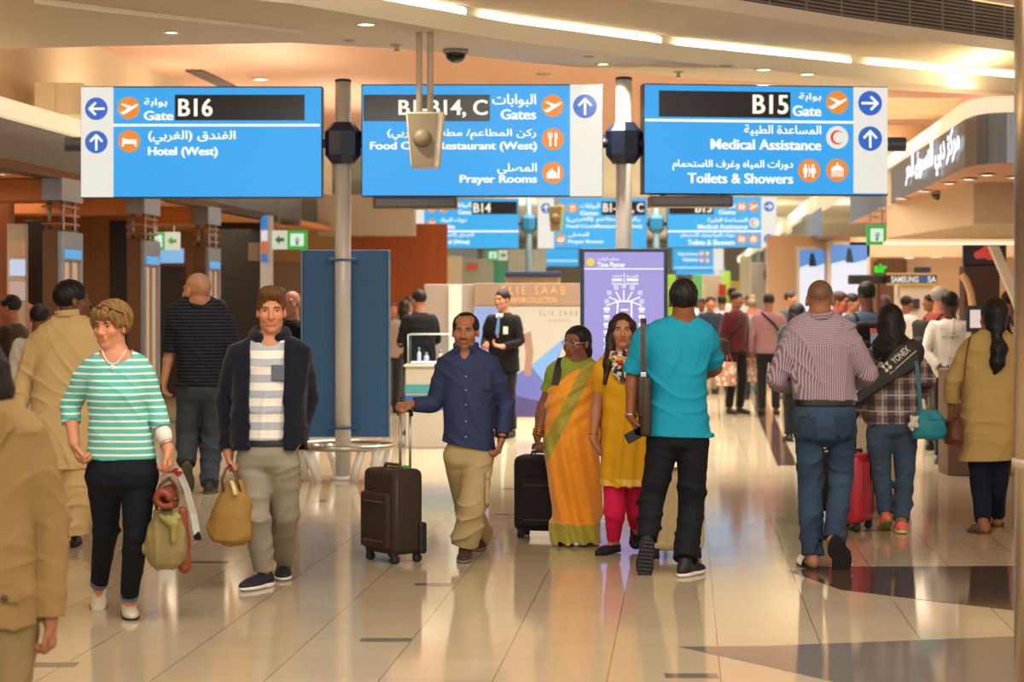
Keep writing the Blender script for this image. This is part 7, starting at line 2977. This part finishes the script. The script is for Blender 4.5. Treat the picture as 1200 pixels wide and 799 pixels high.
def rows_std(F, H, g, kind='shirt', z0=.5):
    """torso rows of a figure of height H: (z, cx, cy, a, b)"""
    k = H / 1.75
    base = {'shirt': [(1.475, .062, .055), (1.452, .105, .075), (1.425, .17, .095), (1.385, .195, .11), (1.30, .185, .12), (1.18, .17, .118), (1.05, .165, .115), (.94, .175, .12), (.88, .18, .12)],
            'dress': [(1.475, .06, .055), (1.452, .1, .075), (1.425, .155, .09), (1.385, .175, .105), (1.30, .168, .12), (1.12, .15, .11), (.95, .18, .13), (.7, .2, .15), (z0, .21, .16)],
            'jacket': [(1.475, .07, .06), (1.455, .115, .085), (1.428, .18, .105), (1.385, .205, .12), (1.30, .198, .13), (1.15, .18, .125), (1.0, .185, .128), (.85, .195, .13), (.78, .198, .13)]}[kind]
    return [(z * k, 0, 0, a * g * k, b * g * k) for z, a, b in base]


def crowd(label, px, d, H, yaw, top, low, hairc='#0f0b09', skinc='#8a5a3e', hyaw=None, hair='short', kind='shirt', stride=0., arms='down', g=1.0, shoe='#14110f', sleeve=(.058, .05, .042), end=.95, group='distant travellers', h=None, top_m=None, collar=False, hem=None, extras=None, z0=.5):
    k = H / 1.75
    a = R_(yaw)
    F = np.array((math.sin(a), -math.cos(a), 0.))
    Rt = np.array((F[1], -F[0], 0.))                    # the figure's own left in the image when it faces the camera
    Lf = lambda r, f, z: Rt * r * k + F * f * k + UPZ * z * k
    s = stride
    hc = Lf(0, .035, 1.635)
    sp = dict(px=False, face=yaw, hc=hc, hs=.232 * k, hyaw=yaw if hyaw is None else hyaw, hpitch=-2, skin=skinc,
              torso=rows_std(F, H, g, kind, z0), haircol=hairc)
    sp['nk'] = Lf(0, -.005, 1.475)
    S_ = (-1, 1)
    sp['sh'] = [Lf(q * .165 * g, 0, 1.40) for q in S_]
    if arms == 'down':
        sp['el'] = [Lf(q * .225 * g, -.03 - q * s * .2, 1.12) for q in S_]
        sp['wr'] = [Lf(q * .235 * g, .05 - q * s * .5, .87) for q in S_]
        sp['hand'] = [Lf(q * .23 * g, .08 - q * s * .5, .76) for q in S_]
    elif arms == 'front':
        sp['el'] = [Lf(q * .24 * g, .02, 1.13) for q in S_]
        sp['wr'] = [Lf(q * .12, .25, 1.08) for q in S_]
        sp['hand'] = [Lf(q * .04, .30, 1.10) for q in S_]
    elif arms == 'phone':
        sp['el'] = [Lf(q * .23 * g, .06 if q > 0 else -.03, 1.13) for q in S_]
        sp['wr'] = [Lf(.235, .05, .87) if q < 0 else Lf(q * .15, .24, 1.32) for q in S_]
        sp['wr'][0] = Lf(-.235, .05, .87)
        sp['hand'] = [Lf(-.23, .08, .76), Lf(.09, .2, 1.42)]
    elif arms == 'behind':
        sp['el'] = [Lf(q * .25 * g, -.08, 1.13) for q in S_]
        sp['wr'] = [Lf(q * .1, -.17, .98) for q in S_]
        sp['hand'] = [Lf(-q * .01, -.19, .95) for q in S_]
    sp['hip'] = [Lf(q * .092, 0, .90) for q in S_]
    sp['kn'] = [Lf(q * .1, q * s * .7 + .03, .49) for q in S_]
    sp['an'] = [Lf(q * .1, q * s * 1.0 - .03, .085) for q in S_]
    sp['toe'] = [Lf(q * .125, q * s * 1.0 + .17, .0) for q in S_]
    hh = h or (.0085 if d < 25.5 else .0125 if d < 28 else .015 if d < 40 else .019)
    p = Person(label, d, px, sp, h=hh, group=group, yaw=a)
    p.body()
    if hair:
        locks = ()
        st = hair
        if hair == 'longhair':
            st = 'long'
            locks = [[(p.hl(0, -.05, .0), .08), (p.hl(0, -.08, -.1), .075), (p.hl(0, -.1, -.2), .06)]]
        if hair == 'scarf':
            st = 'long'
            locks = [[(p.hl(0, -.02, .0), .1), (p.hl(0, -.03, -.1), .1), (p.hl(0, -.03, -.16), .12)]]
        p.hair(st, hairc, int(px), rough=.002, locks=locks)
    tm = top_m or cloth(top)
    if kind == 'dress':
        S = Solid(hh)
        S.loft(p.tz, 0, 2.3, a, .003)
        for i in (0, 1):
            pts = p.armpath(i, 0, end, 7)
            for j in range(6):
                S.cone(pts[j], pts[j + 1], .058, .056, .03 if j < 2 else .01)
        S.disp = folds(.006, int(px))
        S.build('tunic', tm, p.root)
    else:
        p.top('jacket' if kind == 'jacket' else 'shirt', tm, sleeve=sleeve, end=(end, end), amp=.0045, seed=int(px), off=.003)
    lm = cloth(low)
    zs = [(.965, .16, .11), (.93, .168, .118), (.875, .175, .12)]
    p.trousers(lm, (.094 * g, .07, .06), rows=[(z * k, 0, 0, x * g * k, y * g * k) for z, x, y in zs], end=(.97, .97), amp=.0045, seed=int(px) + 3)
    for i in (0, 1):
        p.shoe(i, mat(shoe, .6), RUB, 'loafer')
    if collar:
        p.collar(tm, .066, .04)
    if extras:
        extras(p, Lf)
    return p


def lapels(shirt='#dcdad2', tie=None, badge=False):
    def f(p, Lf):
        bm = BM()
        prism(bm, [Lf(-.05, .088, 1.47), Lf(.05, .088, 1.47), Lf(0.0, .138, 1.18)], p.F * .012)
        sh_ = obj('shirt_front', bm, mat(shirt, .7), p.root)
        if tie:
            bm = BM()
            prism(bm, [Lf(-.012, .106, 1.44), Lf(.012, .106, 1.44), Lf(.024, .15, 1.24), Lf(0, .156, 1.2), Lf(-.024, .15, 1.24)], p.F * .01)
            obj('tie', bm, mat(tie, .5), sh_)
        if badge:
            bm = BM()
            c = Lf(-.10, .135, 1.27)
            box(bm, (0, 0, 0), (.06, .012, .09), .003, M=frame(c, p.F))
            obj('name_badge', bm, mat('#e6e4dc', .5), p.root)
    return f


suit = mat('#0d0c0d', .8, 0, 'black_suit', .15, 12, .25, 50, spec=.25)
crowd('man in a black suit with a name badge, standing at the perfume kiosk poster', 590, 24.7, 1.78, -28, None, '#0c0b0c', '#120c0a', '#b98363', -38, 'short', 'jacket', arms='front', group=None, top_m=suit, extras=lapels('#e3e0d8', '#5b7fb0', True))
crowd('man in a black suit seen from behind at the glass case', 492, 25.2, 1.78, -148, None, '#0c0b0c', '#120c0a', '#a87558', -140, 'short', 'jacket', arms='front', group=None, top_m=suit, g=1.06)


def backpack(color, tagc=None):
    def f(p, Lf):
        t = thing('backpack', 'backpack', 'bag', tuple(p.base))
        S = Solid(max(p.h, .009))
        R = np.stack((np.array((p.F[1], -p.F[0], 0)), p.F, UPZ), 1)
        S.box(Lf(0, -.20, 1.18), (.15, .075, .22), R, .06, 0)
        S.box(Lf(0, -.28, 1.10), (.115, .04, .11), R, .035, .02)
        S.disp = folds(.005, 3)
        S.build('body', cloth(color), t)
        bm = BM()
        for q in (-1, 1):
            tube(bm, [Lf(q * .09, -.14, 1.36), Lf(q * .11, -.06, 1.45), Lf(q * .12, .06, 1.43), Lf(q * .13, .13, 1.3), Lf(q * .14, .11, 1.1), Lf(q * .13, -.13, 1.0)], .018, 8)
        obj('strap', bm, cloth(color), t, True)
        p.bag = t
        if tagc:
            bm = BM()
            box(bm, (0, 0, 0), (.07, .012, .11), .006, M=frame(Lf(.02, -.325, 1.24), p.F))
            q_ = obj('luggage_tag', bm, mat('#8fa4c8', .5), t)
            bm = BM()
            box(bm, (0, 0, 0), (.075, .02, .045), .006, M=frame(Lf(.02, -.325, 1.305), p.F))
            obj('tag_band', bm, mat(tagc, .5), q_)
    return f


def sidebag(color, q=-1, label=None, name='shoulder_bag'):
    def f(p, Lf):
        t = thing(name, label, 'bag', tuple(p.base))
        S = Solid(max(p.h, .009))
        R = np.stack((np.array((p.F[1], -p.F[0], 0)), p.F, UPZ), 1)
        S.box(Lf(q * .27, -.02, .92), (.06, .16, .16), R, .05, 0)
        S.disp = folds(.008, 5)
        S.build('body', cloth(color), t)
        bm = BM()
        tube(bm, [Lf(q * .25, -.08, 1.05), Lf(q * .08, -.155, 1.3), Lf(-q * .09, -.1, 1.455), Lf(-q * .1, .0, 1.475), Lf(-q * .06, .1, 1.42), Lf(q * .1, .15, 1.25), Lf(q * .25, .07, 1.05)], .017, 8)
        obj('strap', bm, cloth(color), t, True)
    return f


def shopping(label, q, z, c, name='shopping_bag', f0=.1):
    def f(p, Lf):
        t = thing(name, label, 'bag', tuple(p.base))
        bm = BM()
        R = frame(Lf(q * .27, f0, z), p.F)
        vs = box(bm, (0, 0, 0), (.16, .3, .34), .02, 2, M=R)
        t2 = Tree('printed_bag')
        vo = t2.node('TexVoronoi')
        t2.put(vo.inputs['Vector'], t2.coord())
        vo.inputs['Scale'].default_value = 11
        obj('body', bm, t2.done(t2.mix(t2.math('LESS_THAN', vo.outputs['Distance'], .42), lin(c), lin('#d9c8ae')), .7), t)
        bm = BM()
        for e in (-.05, .05):
            tube(bm, [Lf(q * .27 + e, f0 - .08, z + .17), Lf(q * .25 + e * .5, f0 - .03, z + .28), Lf(q * .25 + e * .5, f0 + .03, z + .28), Lf(q * .27 + e, f0 + .08, z + .17)], .008, 6)
        obj('handle', bm, mat('#b33a2c', .6), t, True)
    return f


def multi(*fs):
    return lambda p, Lf: [f(p, Lf) for f in fs]


crowd('man in a maroon jumper holding shopping bags, looking right', 862, 29.8, 1.78, 35, '#4a1418', '#14110f', '#0d0a09', '#8a5a40', 40, 'short', stride=.0, arms='down', group=None,
      extras=multi(sidebag('#241a14', 1, 'dark brown shoulder bag of the man in the maroon jumper'), shopping('floral carrier bag in the maroon-jumpered man\'s nearer hand', -1, .62, '#b58a72'), shopping('second floral carrier bag, behind the maroon-jumpered man\'s legs', 1, .58, '#a87f6a')))
pinkc = Tree('pink_check_shirt')
x_, y_, z_ = pinkc.xyz()
pinkm = pinkc.done(pinkc.mix(pinkc.stripe(x_, .03, .35), lin('#8f6a6c'), lin('#6c434b')), .85)
crowd('man in a pink check shirt with a black shoulder bag, seen from behind', 901, 29.6, 1.76, 172, None, '#141314', '#1a120f', '#8a5a42', 178, 'short', top_m=pinkm, group=None, g=1.05, extras=sidebag('#191511', 1, 'black shoulder bag across the back of the man in the pink check shirt'))
guard = cloth('#cfc8bb')


def guardbits(p, Lf):
    bm = BM()
    Mg = frame(Lf(0, -.128, 1.30), p.F)
    Mg = Matrix.Translation(tuple(Lf(0, -.131, 1.29))) @ Matrix.Rotation(R_(-12), 4, 'Z')
    text_mesh(bm, 'SECURITY', -.085, .085, -.014, .014, Mg, .01, .004)
    text_mesh(bm, arabic('الامن'), -.05, .05, .024, .05, Mg, .01, .004)
    obj('lettering', bm, mat('#3f6a5a', .7), p.root)
    bm = BM()
    tube(bm, [Lf(.16 * math.cos(u), .125 * math.sin(u), .945) for u in np.linspace(0, 6.283, 24, endpoint=False)], .018, 6, True)
    obj('belt', bm, BLACKM, p.root, True)


crowd('security guard in a white shirt and black trousers, hands behind his back', 1114, 20.6, 1.74, 168, None, '#100f10', '#0b0908', '#4a2f22', 140, 'short', top_m=guard, arms='behind', group=None, extras=guardbits)
greyh = '#8f8578'
crowd('grey-haired man in a red jacket with a rucksack, face turned right', 1100, 22.5, 1.80, 120, '#8f2f2a', '#4a4032', greyh, '#b5785c', 112, 'short', 'jacket', group=None, extras=backpack('#1d1a18'))
bpy.data.objects['backpack']['label'] = 'black and grey rucksack on the grey-haired man in red'
pp = crowd('dark-haired man in a blue shirt wearing a black rucksack with an orange tag', 1016, 19.6, 1.83, 178, '#3f536a', '#1a1a1c', '#100c0a', '#6f4630', 180, 'short', group=None, g=1.05, extras=backpack('#141417', '#d8502f'))
pp.bag['label'] = 'black rucksack with an orange and blue luggage tag'
crowd('person with a dark green top and black headscarf behind the cropped-haired man', 934, 24, 1.62, 178, '#17382f', '#131313', '#0e0c0c', '#8a5a42', 180, 'scarf', 'shirt', group=None, z0=.4)

# left side
cap = crowd('man in a black polo shirt behind the hooded young man, by the blue board', 343, 19.5, 1.74, -14, '#0f0f12', '#3a3a3a', '#3a332c', '#b5785c', -20, None, group=None, end=.5, sleeve=(.07, .07, .065))
crowd('person with dark hair behind the man in the black polo, by the shop signboard', 327, 23, 1.80, -60, '#241a18', '#1a1614', '#130d0a', '#8a5a42', -60, 'short', group=None)
pc = crowd('person in a dark cap in the shop behind the tall bald man', 257, 24, 1.66, -40, '#1a1614', '#1a1614', '#100d0c', '#a86e50', -50, 'short', group=None)
crowd('man with glasses in a dark brown jacket, at the far left, facing left', 15, 19.0, 1.70, -100, '#33200f', '#1c1510', '#120c0a', '#a86a48', -100, 'short', 'jacket', group=None)
crowd('dark-haired person in a white robe left of the man in the cream tunic', 45, 16.4, 1.62, 172, '#cfc8ba', '#cfc8ba', '#120d0b', '#7a4d35', 176, 'short', 'dress', group=None, z0=.12)
crowd('person in a red and white headcloth behind the man in the brown jacket', 31, 22, 1.62, -120, '#c9bfae', '#c9bfae', '#c98a80', '#9a6a4c', -120, 'scarf', 'dress', group=None, z0=.12)

# people at the shops on the right
crowd('man in a dark top at the right-hand shop counter, beside the steel column', 1183, 23.5, 1.76, -170, '#141216', '#1a1a1c', '#100c0a', '#8a5a42', 178, 'short', group=None)
crowd('person in a beige top at the right edge, behind the woman in the tunic', 1193, 21.5, 1.50, -165, '#a08c78', '#3a3530', '#15100d', '#9a6a4c', 180, 'short', group=None)
crowd('person with black hair between the security guard and the tunic woman', 1163, 26, 1.66, 150, '#20232e', '#1a1a1c', '#0d0a0a', '#8a5a42', 150, 'longhair', group=None)
crowd('man with short dark hair left of the phone stand, turned right', 997, 26, 1.74, 60, '#3a4a48', '#1c1c20', '#120d0b', '#a8705a', 62, 'short', group=None)
crowd('person with auburn hair just right of the man with the rucksack', 1037, 27, 1.72, 178, '#6a4a44', '#222024', '#3a1c14', '#8a5a42', 180, 'longhair', group=None)
crowd('dark-haired person right of the auburn-haired one', 1061, 29.8, 1.72, 120, '#cfc9c0', '#222024', '#0f0b0a', '#8a5a42', 120, 'short', group=None)
crowd('dark-haired man looking left beneath the yellow-edged sign', 1092, 28.5, 1.74, -80, '#6a6a6c', '#222024', '#100c0a', '#9a6648', -80, 'short', group=None)
crowd('person in grey standing below the wall lights', 1127, 30, 1.70, 150, '#8f8a86', '#222024', '#1a120f', '#9a6648', 150, 'short', group=None)
crowd('man with a red face turned aside, behind the cropped-haired man', 981, 22.5, 1.75, 60, '#cfd0d2', '#2a2a2e', '#3a1c16', '#a8604a', 60, 'short', group=None)
crowd('stooping man in a grey top with a dark rucksack, left of the cropped-haired man', 925, 34, 1.80, 40, '#3f4a52', '#1c1c20', '#2a201c', '#b5785c', 60, 'short', group=None)

# the far crowd, mid-hall
far = [
    ('man in a navy jumper facing the camera, right of the map board', 832, 36, 1.72, 8, '#1d2436', '#9a8a72', '#120d0b', '#a86e50', 'short'),
    ('man in a white shirt behind the man in the navy jumper', 822, 39, 1.70, -10, '#cfd6da', '#4a463f', '#14100d', '#8a5a42', 'short'),
    ('man in a bright white shirt with his back turned, above the maroon jumper', 858, 38, 1.90, 175, '#dcdcda', '#3a3a3e', '#14100e', '#8a5a42', 'short'),
    ('person with a black strap over a white top, left of the maroon jumper', 846, 37, 1.74, 170, '#c3c8ca', '#2a2a2e', '#120d0b', '#8a5a42', 'short'),
    ('woman with light brown hair in a pink top in the far crowd', 882, 40, 1.76, 160, '#c26a72', '#3a3a3e', '#8a6a42', '#b5785c', 'longhair'),
    ('grey-topped person just left of the pink check shirt', 882, 34, 1.68, 172, '#6a7268', '#2a2a2e', '#6a5a4a', '#a8705a', 'short'),
    ('bald man in grey right of the pink check shirt, far off', 916, 42, 1.80, 20, '#8a8680', '#2a2a2e', '#9a8a7c', '#b98a72', 'short'),
    ('person in a red top, far off, right of the pink check shirt', 945, 40, 1.74, -160, '#a83a42', '#2a2a2e', '#1a120f', '#8a5a42', 'short'),
    ('person in light blue in the far crowd beside the man in blue', 812, 44, 1.76, 170, '#a9c0cc', '#5a5a5e', '#1a120f', '#8a5a42', 'short'),
    ('person in grey in the far crowd between two green pillars', 835, 52, 1.74, 10, '#8f8a86', '#4a4a4e', '#2a1c16', '#a8705a', 'short'),
    ('person in khaki in the far crowd below the yellow banner', 868, 50, 1.74, 170, '#8f8464', '#3a3a3e', '#3a2a20', '#a8705a', 'short'),
    ('person in cream in the far crowd below the white pillar', 876, 56, 1.78, 5, '#d2c8b4', '#4a4a4e', '#1a120f', '#8a5a42', 'short'),
    ('person in black in the far crowd below the grey wall', 906, 50, 1.72, 175, '#1c1a1c', '#2a2a2e', '#120d0b', '#8a5a42', 'longhair'),
    ('person in dark grey below the dark blue far sign', 938, 46, 1.72, 30, '#3a3c42', '#2a2a2e', '#1a120f', '#a8705a', 'short'),
    ('person in white far off, left of the tall lit poster', 958, 44, 1.66, 170, '#d8d6d2', '#4a4a4e', '#1a120f', '#8a5a42', 'short'),
    ('person in turquoise beyond the blue board, left of the suited man', 474, 33, 1.66, 165, '#5fb0b8', '#4a4a4e', '#1a120f', '#8a5a42', 'longhair'),
    ('person in a patterned grey top next to the blue board edge', 459, 30, 1.62, 20, '#8a7a6e', '#2a2a2e', '#2a1a14', '#a8705a', 'longhair'),
    ('person with grey hair behind the suited man at the glass case', 499, 34, 1.82, 170, '#4a3a34', '#2a2a2e', '#6a6058', '#a8705a', 'short'),
    ('person in black right of the suited man at the glass case', 512, 31, 1.72, 175, '#141214', '#1a1a1c', '#0f0b0a', '#8a5a42', 'short'),
    ('person in beige left of the suited man at the glass case', 480, 34.5, 1.72, -30, '#b09a84', '#3a3a3e', '#1a120f', '#a8705a', 'short'),
]
for i, (lab, px, d, H, yaw, c1, c2, hc_, sk, hs_) in enumerate(far):
    crowd(lab, px, d, H, yaw, c1, c2, hc_, sk, None, hs_, stride=.12 * (-1) ** i)
